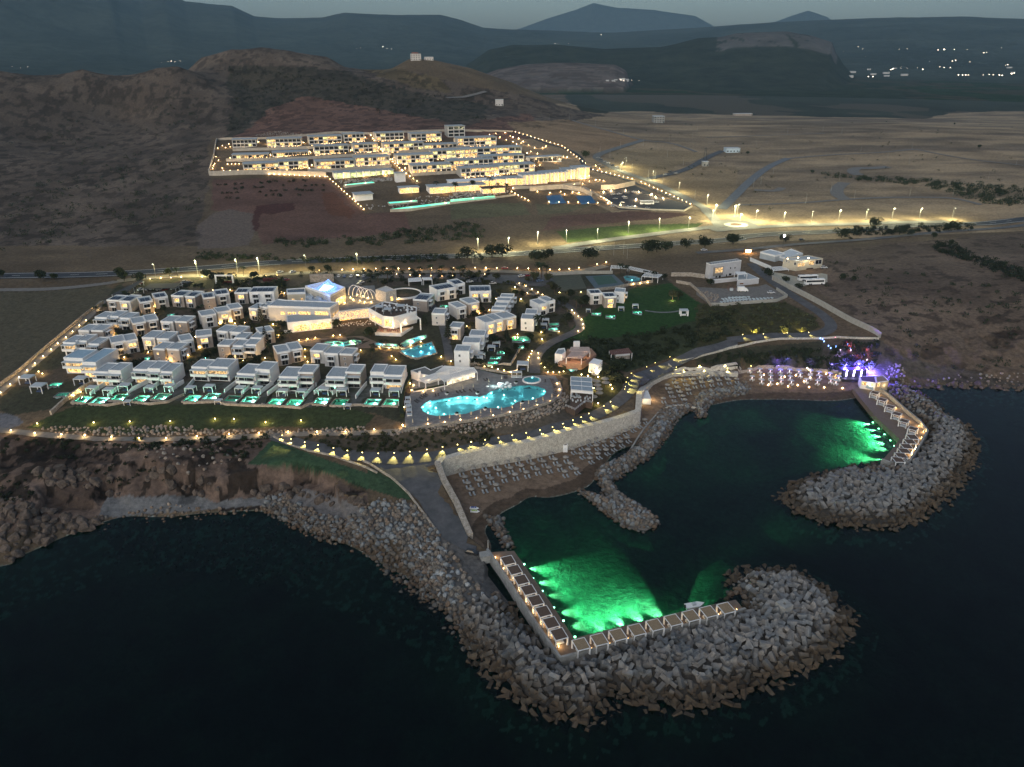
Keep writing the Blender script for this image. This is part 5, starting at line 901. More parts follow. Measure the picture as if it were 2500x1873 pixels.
GT.put(MB().prism([a[:2],c_[:2],c_[:2]+[0,.8],a[:2]+[0,.8]],zz+5.2,zz+5.9),'lintel',WHT); d_=(c_-a)[:2]; GT.put(MB().prism([a[:2]+d_*.12+[0,1],a[:2]+d_*.93+[0,1],a[:2]+d_*.93+[0,1.3],a[:2]+d_*.12+[0,1.3]],zz,zz+2),'panel',mat('maroon',(.10,.02,.02),.7,.1,1.))
MW=BLD(hit(*q('B',1640,40)),'low maroon sign wall beside the service road','wall','sign_wall'); a,c_=hit(*q('B',1530,45)),hit(*q('B',1750,42)); MW.put(MB().prism([a[:2],c_[:2],c_[:2]+[0,.4],a[:2]+[0,.4]],zg(*a[:2])-.3,zg(*a[:2])+2.),'panel',MATS['maroon'])
for i,(pts,lab) in enumerate((([(905,245),(1080,255),(1385,35),(1330,30)],'long black carport roof beside the left field'),([(1385,160),(1885,150),(1980,70),(1490,80)],'wide black carport roof over parked cars'))):
    B=BLD(hit(*q('A',*pts[0])),lab,'carport','carport','black carport roofs'); P_=top('A',pts,0); zz=max(hit(*q('A',*pts[0]))[2],hit(*q('A',*pts[3]))[2])+2.8; P_=top('A',pts,zz); B.put(MB().prism(P_,zz-.15,zz+.05),'roof',ASD); b=MB(); [b.rod((*p[:2],zg(*p[:2])-.3),(*p[:2],zz-.1),.12) for p in P_+[(P_[0]+P_[3])/2,(P_[1]+P_[2])/2]]; B.put(b,'post',FRM)
    for k_ in range(2): p=P_[0]*.5+P_[2]*.5; lamp((p[0]-B.o[0]+k_*6-3,p[1]-B.o[1],2.2),(.85,1,.75),170,.3,par=B.r)
ZK=BLD(hit(*q('C',1950,150)),'two low white canopies on the lawn behind the hotel','pergola','pergola'); zz=ZK.o[2]; ZK.slats(*top('C',[(1800,140),(1960,130),(1945,85),(1795,100)],zz+2.6),zz+2.6,WHT,10,zb=zz,fr=.8); ZK.slats(*top('C',[(1980,118),(2085,115),(2075,85),(1960,90)],zz+3.2),zz+3.2,WHT,8,zb=zz,fr=.9)
# workshop yard buildings on the right
g6=19.
FB=BLD(hit(*q('F',470,420)),'white three-storey block of flats with a roof railing','building','apartment_block'); FA=top('F',[(170,148),(245,178),(764,107),(690,80)],g6+10.4); FB.block(FA,g6+10.4,g6-1,mat('flat_white',(.50,.50,.52),.85,.1,.3),RFG,ph=.2,par=.2); A,B=FA[1],FA[2]
for a,c_ in (((318,240),(445,310)),((568,222),(584,255)),((642,218),(658,250)),((498,345),(517,378)),((545,330),(590,360)),((318,370),(352,400)),((375,365),(410,400))): FB.winpx(A,B,'F',a,c_,GLD if c_[0]<500 or True else GLW2)
FB.face(A,B,.10,.40,g6+3,g6+8.2,mat('grey_panel',(.25,.24,.22),.8,.1,1.),'bay',off=.0,frame=False,th=.8)
FB.winpx(A-[0,.95,0],B-[0,.95,0],'F',(322,242),(440,308),GLW2)
b=MB(); P_=[p+np.array([0,0,.0]) for p in FA]
for zz in (g6+10.9,g6+11.4):
    for i in range(4): b.rod((*P_[i][:2],zz),(*P_[(i+1)%4][:2],zz),.05,n=4)
for i in range(4):
    for k_ in range(12): p=P_[i]+(P_[(i+1)%4]-P_[i])*k_/12; b.rod((*p[:2],g6+10.3),(*p[:2],g6+11.4),.05,n=4)
FB.put(b,'railing',DRK)
AN=box_thing('annexe','white flat-roofed annexe in front of the flats','building','F',[(693,440),(860,432),(1062,412),(862,322),(710,335)],g6+4.5,g6-1,MATS['flat_white'],ph=.1,par=.1); c4=top('F',[(693,440),(860,432)],g6+4.5); AN.winpx(c4[0],c4[1],'F',(730,490),(795,512),mat('tile_brown',(.2,.1,.05),.8,.1,1.))
PO=BLD(hit(*q('F',780,420)),'white framed porch on the annexe roof','porch','porch'); c4=top('F',[(700,345),(858,335),(820,300),(650,300)],g6+7.6); PO.slats(*c4,g6+7.6,WHT,8,zb=g6+4.5,fr=.8)
SH=box_thing('shed','low lit lean-to along the foot of the flats','shed','F',[(262,440),(700,405),(690,395),(300,425)],g6+3.2,g6-1,MATS['flat_white'],ph=.1,par=.1); lamp((-9,-2.6,1.8),(.95,1,.75),130,.2,par=SH.r)
GB2=BLD(hit(*q('F',1700,380)),'two-storey beige workshop building with a brown door','building','workshop'); c4=top('F',[(1470,82),(1702,122),(2142,74),(1880,20)],g6+8.6); GB2.block(c4,g6+8.6,g6-1,mat('beige_block',(.52,.47,.36),.85,.12,.3),RFG,ph=.3,par=.0,capm=MATS['beige_block'])
for a,c_ in (((1715,160),(1825,205)),((1900,120),(1980,180)),((2015,105),(2105,165)),((1705,310),(1808,365)),((2010,280),(2080,330))): GB2.winpx(c4[1],c4[2],'F',a,c_,GLW2 if c_[0]<1990 else GLD)
GB2.winpx(c4[1],c4[2],'F',(1857,245),(1952,340),mat('brown_door',(.06,.03,.02),.7,.1,1.),name='door',frame=False)
for a,c_ in (((1515,105),(1535,135)),((1560,120),(1572,150)),((1655,140),(1680,190))): GB2.winpx(c4[0],c4[1],'F',a,c_,GLD)
for (u,v),e,cl in (((1872,105),650,(1,.82,.5)),((1700,98),200,(1,.9,.7)),((1525,115),40,(1,1,.9))): p=un(*q('F',u,v),g6+8.7)-[0,1.2,0]; MB().box(p[0]-GB2.o[0]-.3,p[0]-GB2.o[0]+.3,p[1]-GB2.o[1]-.2,p[1]-GB2.o[1]+.2,8.2,8.7).build('flood_lamp',LMP,GB2.r); lamp((p[0]-GB2.o[0],p[1]-GB2.o[1]-.8,8.),cl,e,.25,par=GB2.r)
c4=top('7',[(430,925),(510,945),(600,930),(530,905)],g6+6); GS=box_thing('shed','left grey gabled industrial shed','shed','7',[(432,925),(535,950),(600,935),(500,908)],g6+6.5,g6-1,mat('shed_grey',(.42,.46,.48),.7,.1,.4),CAN); box_thing('shed','middle grey industrial shed behind the workshop','shed','7',[(537,950),(600,965),(720,935),(640,905)],g6+5.2,g6-1,MATS['shed_grey'],CAN)
CP=BLD(hit(*q('F',1400,290)),'white slatted canopy against the workshop','canopy','canopy'); CP.slats(*top('F',[(1300,285),(1560,262),(1470,205),(1270,222)],g6+3.2),g6+3.2,WHT,10,zb=g6-.5,fr=.6)
p=hit(*q('7',582,905)); t=thing('flood_light',p,0,'bright white floodlight on a pole above the sheds','street lamp'); MB().rod((0,0,0),(0,0,9),.12,.08).build('pole',DRK,t); MB().box(-.5,.5,-.4,.4,8.8,9.7).build('lamp_head',mat('flood_white',(1,1,1),.5,0,emit=(1,1,.95),es=60,sample=False),t); lamp((0,-1,9.2),(1,1,.93),1800,.3,par=t)
p=hit(*q('7',345,930)); t=thing('night_kiosk',p,0,'small roadside kiosk glowing strongly orange','kiosk'); MB().box(-2,2,-1.5,1.5,0,2.4).build('wall',BRN,t); MB().box(-2.6,2.6,-2.6,1.8,2.4,2.6).build('roof',BRN,t); MB().box(-1.8,1.8,-1.62,-1.54,.6,2.2).build('counter',mat('orange_glow',(1,.6,.3),.5,0,emit=(1,.55,.2),es=30,sample=False),t)
for a in (-3,0,3): lamp((a,-3.2,2.2),(1,.5,.18),700,.3,par=t)
# beach huts, stage
KI=BLD(un(*q('3',1500,1100),1.7),'white kiosk with warm light on the sand by the sea wall','kiosk','beach_kiosk'); o_=KI.o; KI.block([(o_[0]-2.6,o_[1]),(o_[0]+2.6,o_[1]),(o_[0]+2.6,o_[1]+9),(o_[0]-2.6,o_[1]+9)],4.7,1.2,WHT,WHT,ph=.1,par=.1); lamp((4,4,2.2),(1,.72,.36),420,.2,par=KI.r); lamp((0,-2,2.2),(1,.75,.4),160,.2,par=KI.r)
BO=BLD(un(*q('8',1327,285),1.7),'small white booth at the foot of the tall wall','booth','booth'); o_=BO.o; BO.block([(o_[0]-.9,o_[1]),(o_[0]+.9,o_[1]),(o_[0]+.9,o_[1]+1.8),(o_[0]-.9,o_[1]+1.8)],4.6,1.2,WHT,BRN,ph=.1,par=.1)
ST=BLD(un(*q('4',1055,785),2.),'dark stage box with three upright violet light bars','stage','stage'); o_=ST.o; ST.put(MB().box(o_[0]-6,o_[0]+6,o_[1],o_[1]+4,1.,6.5),'backdrop',DRK); ST.put(MB().box(o_[0]-6.5,o_[0]+6.5,o_[1]-3,o_[1],1.,2.9),'platform',DRK)
for a in (-3.6,0,3.6): ST.put(MB().box(o_[0]+a-.18,o_[0]+a+.18,o_[1]-.3,o_[1]-.1,3.4,6.6),'light_bar',mat('violet_bar',(.8,.7,1),.5,0,emit=(.6,.5,1),es=26,sample=False)); lamp((a,-1.2,3.5),(.28,.22,1),150,.3,par=ST.r)
lamp((3,-7,2.5),(.1,.15,1),120,.3,par=ST.r)
BR=BLD(un(*q('4',1200,840),2.6),'beach restaurant hut with brown flat roof beside the stage','building','beach_restaurant'); c4=top('4',[(1110,800),(1215,815),(1205,770),(1100,768)],6.2); BR.block(c4,6.2,2,WHT,BRN,ph=.1,par=.1); c5=top('4',[(1215,812),(1298,800),(1262,765),(1207,770)],6.8); BR.block(c5,6.8,2,mat('tan_wall',(.35,.28,.19),.9,.1,1.),TAN,ph=.1,par=.1)
BR.winpx(c4[0],c4[1],'4',(1120,805),(1145,830),GHS); BR.winpx(c4[0],c4[1],'4',(1175,815),(1192,835),GHS); BR.winpx(c5[0],c5[1],'4',(1222,815),(1234,838),GHS); lamp((-4,-4,2.2),(1,.8,.5),150,.2,par=BR.r); lamp((3,-4,2.2),(1,.85,.6),110,.2,par=BR.r); sm=top('4',[(1140,845),(1190,862),(1195,845),(1150,830)],4.6); BR.put(MB().prism(sm,4.5,4.65),'canopy',mat('awning_blue',(.35,.47,.5),.8,.1,1.))
GE=30000
# ------------------------------------------------------------------ breakwater terraces
ZQ=2.3
def quay(name,deck,wallpts,label,wh=1.5):
    B=BLD((*np.mean([p[:2] for p in deck],0),0),label,'quay','quay'); B.put(MB().prism([p[:2] for p in deck],-5,ZQ),'deck',PAVB)
    b=MB(); P=resamp([p[:2] for p in wallpts],3); N_=norms(P); V=[]
    for p,n in zip(P,N_):
        for s,z in ((-.45,-1.5),(.45,-1.5),(.35,ZQ+wh),(-.35,ZQ+wh)): V.append((p[0]+n[0]*s,p[1]+n[1]*s,z))
    n=len(P); b.add(V,[(i*4+j,i*4+(j+1)%4,(i+1)*4+(j+1)%4,(i+1)*4+j) for i in range(n-1) for j in range(4)]+[(3,2,1,0),tuple(range(4*n-4,4*n))]); B.put(b,'wave_wall',CON); return B
d1=top('9',[(385,262),(545,252),(600,330),(700,470),(797,610),(935,820),(1130,770),(1430,697),(1720,625),(1985,570),(2045,640),(1880,690),(1500,775),(1250,850),(1050,905),(848,958),(700,750),(560,535),(470,395)],ZQ)
quay('quay',d1,top('9',[(372,262),(470,400),(560,545),(700,760),(845,968),(1050,918),(1260,862),(1400,820),(1600,770),(1850,710),(2045,650)],ZQ),'L-shaped near quay with brown deck and concrete wave wall')
d2=top('10',[(1055,412),(1200,590),(1370,752),(1310,830),(1245,903),(1305,920),(1430,918),(1500,805),(1553,715),(1500,650),(1400,570),(1290,470),(1180,400),(1110,395)],ZQ)
quay('quay',d2,top('10',[(1200,398),(1300,470),(1400,560),(1500,640),(1556,712),(1505,805),(1432,922),(1300,925),(1245,906)],ZQ),'bent far quay with brown deck and small lit huts')
def cabana(kind):
    t=thing('cabana',(0,0,-50)); w_,l=(3.6,4.1) if kind!='hut' else (3.3,3.3)
    b=MB(); [b.box(a-.09,a+.09,c_-.09,c_+.09,0,2.6) for a in (-w_/2,w_/2) for c_ in (-l/2,l/2)]
    for c_ in (-l/2,l/2): b.box(-w_/2,w_/2,c_-.09,c_+.09,2.5,2.68)
    for a in (-w_/2,w_/2): b.box(a-.09,a+.09,-l/2,l/2,2.5,2.68)
    b.build('frame',FRM,t); r=MB().box(-w_/2+.1,w_/2-.1,-l/2+.1,l/2-.1,2.52,2.62)
    r.build('roof',BRN if kind!='reed' else TAN,t)
    c_=MB(); 
    for s in ((-1,1),(1,1),(-1,-1),(1,-1)): c_.lathe([(.30,.05),(.14,1.1),(.22,2.5)],6,(s[0]*(w_/2-.15),s[1]*(l/2-.15)))
    c_.build('curtain',WHT,t); MB().box(-1.1,1.1,-1.2,1.1,.12,.5).build('day_bed',CAN,t); MB().box(-1.0,1.0,.7,1.1,.5,.72).build('cushion',WHT,t)
    return t
def place_row(z,pts,kind,yaw,label,group,hh=2.6):
    for i,(u,v) in enumerate(pts):
        p=un(*q(z,u,v),ZQ+hh)
        o=cabana(kind) if i==0 else dup(c0,p,yaw)
        if i==0: c0=o; o.location=(p[0],p[1],ZQ); o.rotation_euler=(0,0,yaw)
        o.location.z=ZQ; tag(o,label%od(i),'cabana',group)
L1=[(507,314)]; a=np.array([507,314.]); e=np.array([837,793.]); tt=[0,.128,.262,.40,.543,.693,.845,1.]; L1=[tuple(a+(e-a)*t) for t in tt]
def yaw_of(z,p,p2,h=ZQ+2.6): A=un(*q(z,*p),h);B=un(*q(z,*p2),h); return math.atan2(B[1]-A[1],B[0]-A[0])
y1=yaw_of('9',(480,347),(563,328)); place_row('9',L1,'open',y1,'cabana with dark roof on the left quay leg, %s from the shore','cabanas on the left quay leg')
L2=[(981,859),(1100,828),(1220,797),(1343,765),(1462,733),(1580,702),(1696,673),(1810,647),(1923,624)]; y2=yaw_of('9',(981,859),(1923,624)); place_row('9',L2,'reed',y2,'reed-roofed cabana on the near quay leg, %s from the corner','cabanas on the near quay leg')
L3=[(1205,438),(1255,485),(1308,532),(1352,580),(1402,628),(1462,680)]; place_row('10',L3,'hut',-.75,'small lit cabana on the far quay, %s from the stage','cabanas on the far quay')
L4=[(1458,737),(1440,768),(1418,800),(1402,830),(1382,862),(1362,890)]; place_row('10',L4,'open',-.05,'open cabana at the far quay end, %s from the bend','cabanas at the far quay end')
def inward(z,pts,off,zz,cl,e,lab,r=.12):
    for i,(u,v) in enumerate(pts):
        p=un(*q(z,u,v),zz); t=thing('deck_lamp',(p[0],p[1],zz),0,lab%od(i),'lamp','deck lamps on the quays'); MB().lathe([(.07,0),(.07,.35),(.13,.37),(.13,.5)],6).build('lamp_head',LMS,t); lamp((off[0],off[1],.9),cl,e,r,par=t)
WARM=(1,.62,.26)
inward('9',[(425+(835-425)*t,300+(880-300)*t) for t in np.linspace(0,1,9)],(.2,.2),ZQ,WARM,130,'warm lamp behind the left leg cabanas, %s from the shore')
inward('9',[(1050+(1990-1050)*t,893+(640-893)*t) for t in np.linspace(0,1,9)],(0,.3),ZQ,WARM,26,'warm lamp along the near wave wall, %s from the corner')
inward('10',[(1232,452),(1280,495),(1345,545),(1380,595),(1432,632),(1500,665),(1530,705),(1518,745),(1495,785),(1475,822),(1450,860),(1415,908)],(-.3,-.3),ZQ,WARM,230,'warm lamp along the far quay wall, %s from the stage')
# underwater green floodlights
GL=[('9',605,330,-.12,1.2),('9',662,422,-.05,.8),('9',723,505,0,.35),('9',797,612,.02,.9),('9',860,697,.05,.8),('9',935,803,.25,.9),('9',1132,772,1.75,.55),('9',1285,735,2.05,1.1),('9',1432,698,2.2,1.1),('9',1580,662,2.35,1.2),('10',1212,600,3.14,1.1),('10',1252,641,3.12,.8),('10',1292,680,3.1,.9),('10',1332,720,3.08,.8),('10',1360,758,2.9,.7),('10',1315,832,2.85,1.1)]
for i,(z,u,v,az,k) in enumerate(GL):
    p=un(*q(z,u,v),0. if i<10 else ZQ); d=np.array([math.cos(az),math.sin(az)]); o_=.3 if i<10 else .9; t=thing('underwater_lamp',(p[0]+d[0]*o_,p[1]+d[1]*o_,-.55),0,'green underwater floodlight on the %s quay, %s in the row'%('near' if i<10 else 'far',od(i if i<10 else i-10)),'floodlight','underwater floodlights')
    MB().lathe([(.1,-.15),(.28,-.1),(.28,.1),(.1,.15)],8).build('lamp_head',mat('green_lamp',(.8,1,.8),.5,0,emit=(.55,1,.6),es=45,sample=False),t)
    tilt=R(84); L=lamp((d[0]*.5,d[1]*.5,0),(.42,1,.50),GE*k*(1.6 if 6<=i<10 else 1. if i<10 else 1.8),.25,'SPOT',t,(R(66),0,az-math.pi/2),R(50),1.); lamp((d[0]*7,d[1]*7,-.7),(.04,1,.36),GE*.015*k,1.,par=t)  # far point lamp is added, imitating glow scattered through the water
    for da in (-.36,-.12,.12,.36): lamp((d[0]*.5,d[1]*.5,.1),(.14,1,.40),GE*(1.7 if i<10 else 2.3)*k,.25,'SPOT',t,(R(80.5),0,az-math.pi/2+da),R(24),1.)
# ------------------------------------------------------------------ rocks and concrete armour
def boulder(seed):
    import bmesh
    r=random.Random(seed); bm=bmesh.new(); bmesh.ops.create_icosphere(bm,subdivisions=2,radius=1)
    pl=[(Vector((r.gauss(0,1),r.gauss(0,1),r.gauss(0,1))).normalized(),r.uniform(.55,.9)) for _ in range(9)]
    for v in bm.verts:
        for n,d in pl:
            k=v.co.dot(n)
            if k>d: v.co-=n*(k-d)
        v.co*=1+r.uniform(-.04,.04); v.co.z*=.8
    me=bpy.data.meshes.new('boulder'); bm.to_mesh(me); bm.free(); return me
RKM=[mat('rock_pale',(.19,.175,.155),.95,.4,1.2,bump=.5,col2=(.17,.145,.12),wn=.4,wetz=(.9,(.42,.34,.26))),mat('rock_brown',(.16,.12,.09),.95,.4,1.2,bump=.5,col2=(.22,.18,.145),wn=.4,wetz=(.9,(.42,.34,.26))),mat('rock_blue',(.20,.22,.235),.95,.35,1.2,bump=.5,col2=(.27,.28,.28),wn=.45,wetz=(.9,(.42,.34,.26)))]
BM_=[[boulder(i+10*k) for i in range(4)] for k in range(3)]
for k in range(3): [m_.materials.append(RKM[k]) for m_ in BM_[k]]
AM=mat('armour_concrete',(.135,.142,.147),.92,.4,.8,bump=.3,col2=(.16,.15,.14),wn=.32,wetz=(2.9,(.40,.31,.22)))
def armour(v):
    """interlocking concrete block: two tapering wings crossed on a waist, with side noses"""
    b=MB(); L=1.5
    def wing(z0_,z1_,lx,wx,lx2,wx2): b.add([(-lx,-wx,z0_),(lx,-wx,z0_),(lx,wx,z0_),(-lx,wx,z0_),(-lx2,-wx2,z1_),(lx2,-wx2,z1_),(lx2,wx2,z1_),(-lx2,wx2,z1_)],[(0,3,2,1),(4,5,6,7),(0,1,5,4),(1,2,6,5),(2,3,7,6),(3,0,4,7)])
    wing(.9,1.5,L,.62,L*.92,.55); wing(.15,.9,.75,.7,L,.62)
    b.add([(-.62,-L,-.9),(.62,-L,-.9),(.62,L,-.9),(-.62,L,-.9),(-.7,-.75,.15),(.7,-.75,.15),(.7,.75,.15),(-.7,.75,.15)],[(0,3,2,1),(4,5,6,7),(0,1,5,4),(1,2,6,5),(2,3,7,6),(3,0,4,7)])
    b.add([(-.55,-L*.92,-1.5),(.55,-L*.92,-1.5),(.55,L*.92,-1.5),(-.55,L*.92,-1.5),(-.62,-L,-.9),(.62,-L,-.9),(.62,L,-.9),(-.62,L,-.9)],[(0,3,2,1),(4,5,6,7),(0,1,5,4),(1,2,6,5),(2,3,7,6),(3,0,4,7)])
    if v: 
        for s in (-1,1): b.add([(s*.5,-.5,-.35),(s*.5,.5,-.35),(s*.5,.5,.5),(s*.5,-.5,.5),(s*1.25,-.28,-.2),(s*1.25,.28,-.2),(s*1.25,.28,.35),(s*1.25,-.28,.35)],[(0,1,2,3)[::s],(7,6,5,4)[::s],(0,4,5,1)[::s],(1,5,6,2)[::s],(2,6,7,3)[::s],(3,7,4,0)[::s]])
    me=mesh('armour_block',b.v,b.f,AM); return me
ARM=[armour(0),armour(1)]
def scatter(poly,step,seed,excl=(),zmin=-3.2,edge=0.):
    r=random.Random(seed); P=[p[:2] for p in poly]; xs=[p[0] for p in P]; ys=[p[1] for p in P]; pts=[]; y=min(ys)-4; row=0
    while y<max(ys)+4:
        x=min(xs)-4+(row%2)*step/2
        while x<max(xs)+4: pts.append((x+r.uniform(-.3,.3)*step,y+r.uniform(-.3,.3)*step)); x+=step
        y+=step*.87; row+=1
    X=np.array([p[0] for p in pts]);Y=np.array([p[1] for p in pts]); m=inpoly(X,Y,offs(P,edge) if edge else P)
    for e in excl: m&=~inpoly(X,Y,e)
    zz=gz(X,Y); m&=zz>zmin
    return [(X[i],Y[i],zz[i]) for i in np.nonzero(m)[0]]
Q1=offs([p[:2] for p in d1],1.7); Q2=offs([p[:2] for p in d2],1.6)
def emplace(pts,kinds,name,cat,labf,nmax,group,sz,stuffname,stufflabel,seed,sink=.25,arm=False):
    """the nearest ones become things of their own, the rest one mass"""
    r=random.Random(seed); pts=sorted(pts,key=lambda p:math.hypot(p[0],p[1],H-p[2])); big=pts[:nmax]; rest=pts[nmax:]
    def xf(p):
        s=r.uniform(*sz); return s,(r.uniform(0,6.28),r.uniform(-.9,.9) if arm else r.uniform(0,6.28),r.uniform(0,6.28)),p[2]+s*(sink if not arm else .55)
    for i,p in enumerate(big):
        s,rot,z=xf(p); o=bpy.data.objects.new(name,r.choice(kinds)); C.objects.link(o); o.location=(p[0],p[1],z); o.rotation_euler=rot; o.scale=(s,)*3; tag(o,labf(i,p,len(big)),cat,group)
    if rest:
        V=[];Fc=[];mi=[]; mats=[]
        for p in rest:
            s,rot,z=xf(p); me=r.choice(kinds); M_=Matrix.Translation((p[0],p[1],z))@__import__('mathutils').Euler(rot).to_matrix().to_4x4()@Matrix.Scale(s,4); n=len(V); V+=[tuple(M_@v.co) for v in me.vertices]; Fc+=[tuple(i+n for i in f.vertices) for f in me.polygons]; m_=me.materials[0]
            if m_ not in mats: mats.append(m_)
            mi+=[mats.index(m_)]*len(me.polygons)
        me=bpy.data.meshes.new(stuffname); me.from_pydata(V,[],Fc); [me.materials.append(m_) for m_ in mats]; me.polygons.foreach_set('material_index',mi); me.update(); o=bpy.data.objects.new(stuffname,me); C.objects.link(o); tag(o,stufflabel,cat,kind='stuff')
def byang(cx,cy,what):
    def f(i,p,n): return what
    return f
T1=scatter(MOUNDS[3][0],2.5,5,(Q1,z0('9',(300,250),(560,560),(420,640),(200,500)),z0('9',(2000,620),(1880,520),(2060,400),(2130,520))),edge=4.,zmin=-3.4)
T2=scatter(MOUNDS[4][0],2.65,6,(Q2,z0('10',(1180,380),(1400,370),(1760,620),(1700,660),(1500,640)),z0('10',(1040,960),(1290,920),(1400,980),(1330,1040),(1100,1040))),edge=3.5,zmin=-3.2)
def parts_of(n,names,key):
    """evenly cut runs along the mound, so every block has a describable place"""
    return None
def lab_run(items,where):
    # rows by distance from the camera, numbered from the left inside each row
    out={}; rows=[]; its=sorted(items,key=lambda p:math.hypot(p[0],p[1])); 
    k=0; R_=[]
    for j in range(0,len(its),24): R_.append(sorted(its[j:j+24],key=lambda p:p[0]/p[1]))
    for a,rw in enumerate(R_):
        for b_,p in enumerate(rw): out[p]='armour block on the %s, %s from left, %s band from the sea'%(where,od(b_),od(a))
    return out
allT=sorted(T1+T2,key=lambda p:math.hypot(p[0],p[1],H-p[2])); near=allT[:300]; l1=lab_run([p for p in near if p in set(T1)],'near mole'); l1.update(lab_run([p for p in near if p not in l1],'far mole'))
emplace(allT,ARM,'armour_block','concrete block',lambda i,p,n:l1.get(p,'concrete armour block'),300,'concrete armour blocks',(.78,1.05),'armour_blocks','grey concrete armour blocks heaped on the far mole',8,arm=True)
p=un(*q('11',1200,515),6.); t=thing('foundation_block',(p[0],p[1],5.4),.5,'square concrete block with a hole on the round head of the near mole','concrete block'); b=MB(); 
for a in ((-1.7,-.45,-1.7,1.7),(.45,1.7,-1.7,1.7),(-.45,.45,-1.7,-.45),(-.45,.45,.45,1.7)): b.box(a[0],a[1],a[2],a[3],-1.5,1.3)
b.build('block',CON,t)
B1=[]
for k,(poly,stp,ex,sd) in enumerate(((MOUNDS[0][0],1.5,(),1),(MOUNDS[1][0],1.5,(),2),(MOUNDS[2][0],1.6,(),3),(z0('9',(-60,200),(120,260),(330,560),(460,560),(560,760),(420,640),(250,560),(120,640),(-30,560),(-120,330)),2.3,(Q1,),4),(z0('9',(-450,40),(-330,0),(-120,20),(60,180),(120,400),(-30,560),(-100,300),(-300,160)),1.7,(),9),(z0('9',(1925,545),(1990,440),(2080,400),(2130,480),(2100,640),(2040,650)),1.7,(Q1,),10),(z0('10',(1040,970),(1280,920),(1400,970),(1330,1040),(1100,1045)),1.9,(Q2,),11),(z0('10',(1220,400),(1350,385),(1550,480),(1720,620),(1660,660),(1560,640),(1400,540)),1.9,(Q2,),12),
   (z0('12',(1590,560),(1650,530),(1900,640),(2212,720),(2212,830),(2000,780),(1800,700),(1600,620)),1.6,(),13))):
    B1+=scatter(poly,stp,sd,ex,zmin=-1.6,edge=.6)
KB=[m_ for k in BM_ for m_ in k]
nb=sorted(B1,key=lambda p:math.hypot(p[0],p[1],H-p[2]))[:260]; lb={}
for j in range(0,len(nb),20):
    for b_,p in enumerate(sorted(nb[j:j+20],key=lambda p:p[0]/p[1])): lb[p]='rough boulder left of the quay, %s from left, %s band inland'%(od(b_),od(j//20))
emplace(B1,KB,'boulder','boulder',lambda i,p,n:lb[p],260,'boulders beside the near quay',(.55,1.35),'boulders','heaped boulders along the groynes, beach spit and moles',12,sink=.15)
# rock-faced slope below the pool terrace, cliff stones
RS=[]
for poly,stp,sd in ((onland(qs('E',(-150,960),(0,930),(400,890),(800,850),(1200,790),(1600,710),(1850,620),(1980,480),(2060,500),(2050,600),(1950,700),(1700,800),(1400,870),(1000,930),(500,955),(0,985))),1.15,21),(onland(qs('12',(200,100),(1400,118),(2212,100),(2212,128),(1500,145),(900,165),(300,140))),1.7,22),
  (onland(qs('12',(480,200),(900,210),(1300,200),(1480,300),(1200,450),(900,300))),3.4,24),(onland(qs('10',(1330,380),(1700,330),(2212,300),(2212,460),(1700,430),(1450,440))),2.8,25),(onland(qs('10',(1240,260),(1400,250),(1420,380),(1330,390))),1.8,26),(onland(qs('12',(820,550),(1150,560),(1260,585),(900,650))),2.6,27),(onland(qs('5',(440,160),(600,125),(820,150),(800,165),(460,170))),3.,28),(onland(qs('F',(10,600),(380,690),(350,830),(200,830),(60,700))),1.6,29)):
    RS+=scatter(poly,stp,sd,(),zmin=-.5)
RS+=[p for p in scatter(z0('12',(560,650),(900,610),(1590,590),(2150,860),(1700,1010),(1000,1000),(600,850)),1.9,41,(),zmin=-3.6) if random.random()<.5]
emplace([p for p in RS if random.random()<.88],BM_[0]+BM_[1],'stones','stones',None,0,None,(.4,1.0),'slope_stones','loose stones on the slopes and cliffs',13,sink=.1)
SR=[]
for poly,stp,sd in ((onland(qs('12',(0,540),(250,600),(600,650),(570,720),(300,790),(0,950))),3.2,61),(onland(qs('12',(860,360),(1330,470),(1310,560),(1150,500),(900,440))),3.,62),(onland(qs('12',(1400,420),(1700,460),(2000,520),(2212,590),(2212,620),(1900,560),(1560,520))),3.2,63),(onland(qs('10',(1330,400),(1600,360),(2212,400),(2212,470),(1750,450),(1480,440))),3.4,64),(onland(qs('12',(200,370),(480,350),(760,480),(780,510),(500,480),(250,450))),3.4,65)):
    SR+=scatter(poly,stp,sd,(),zmin=-1.2)
DKR=mat('rock_dark',(.085,.066,.052),.95,.5,1.,bump=.6,col2=(.13,.10,.08)); DKM=[m_.copy() for m_ in BM_[1]]
for m_ in DKM: m_.materials.clear(); m_.materials.append(DKR)
emplace(SR,DKM,'rocks','rocks',None,0,None,(.9,3.),'shore_rocks','dark brown rock outcrops along the cliff foot and shore',31,sink=-.1)
ER=scatter(z0('S',(870,1285),(960,1320),(1030,1420),(1060,1500),(1000,1450),(900,1345),(850,1305)),1.8,68,(),zmin=-2.4,edge=2.)+scatter(z0('9',(-160,300),(-60,250),(60,400),(200,600),(330,800),(440,960),(330,980),(200,860),(80,690),(-40,560)),1.8,66,(),zmin=-1.8,edge=1.5)+scatter(z0('12',(1590,590),(2212,760),(2212,840),(1900,780),(1640,660)),1.7,67,(),zmin=-1.5)
emplace(ER,KB,'rocks','rocks',None,0,None,(.6,1.3),'shore_boulders','pale and brown boulders at the water edge left of the quay',32,sink=.15)
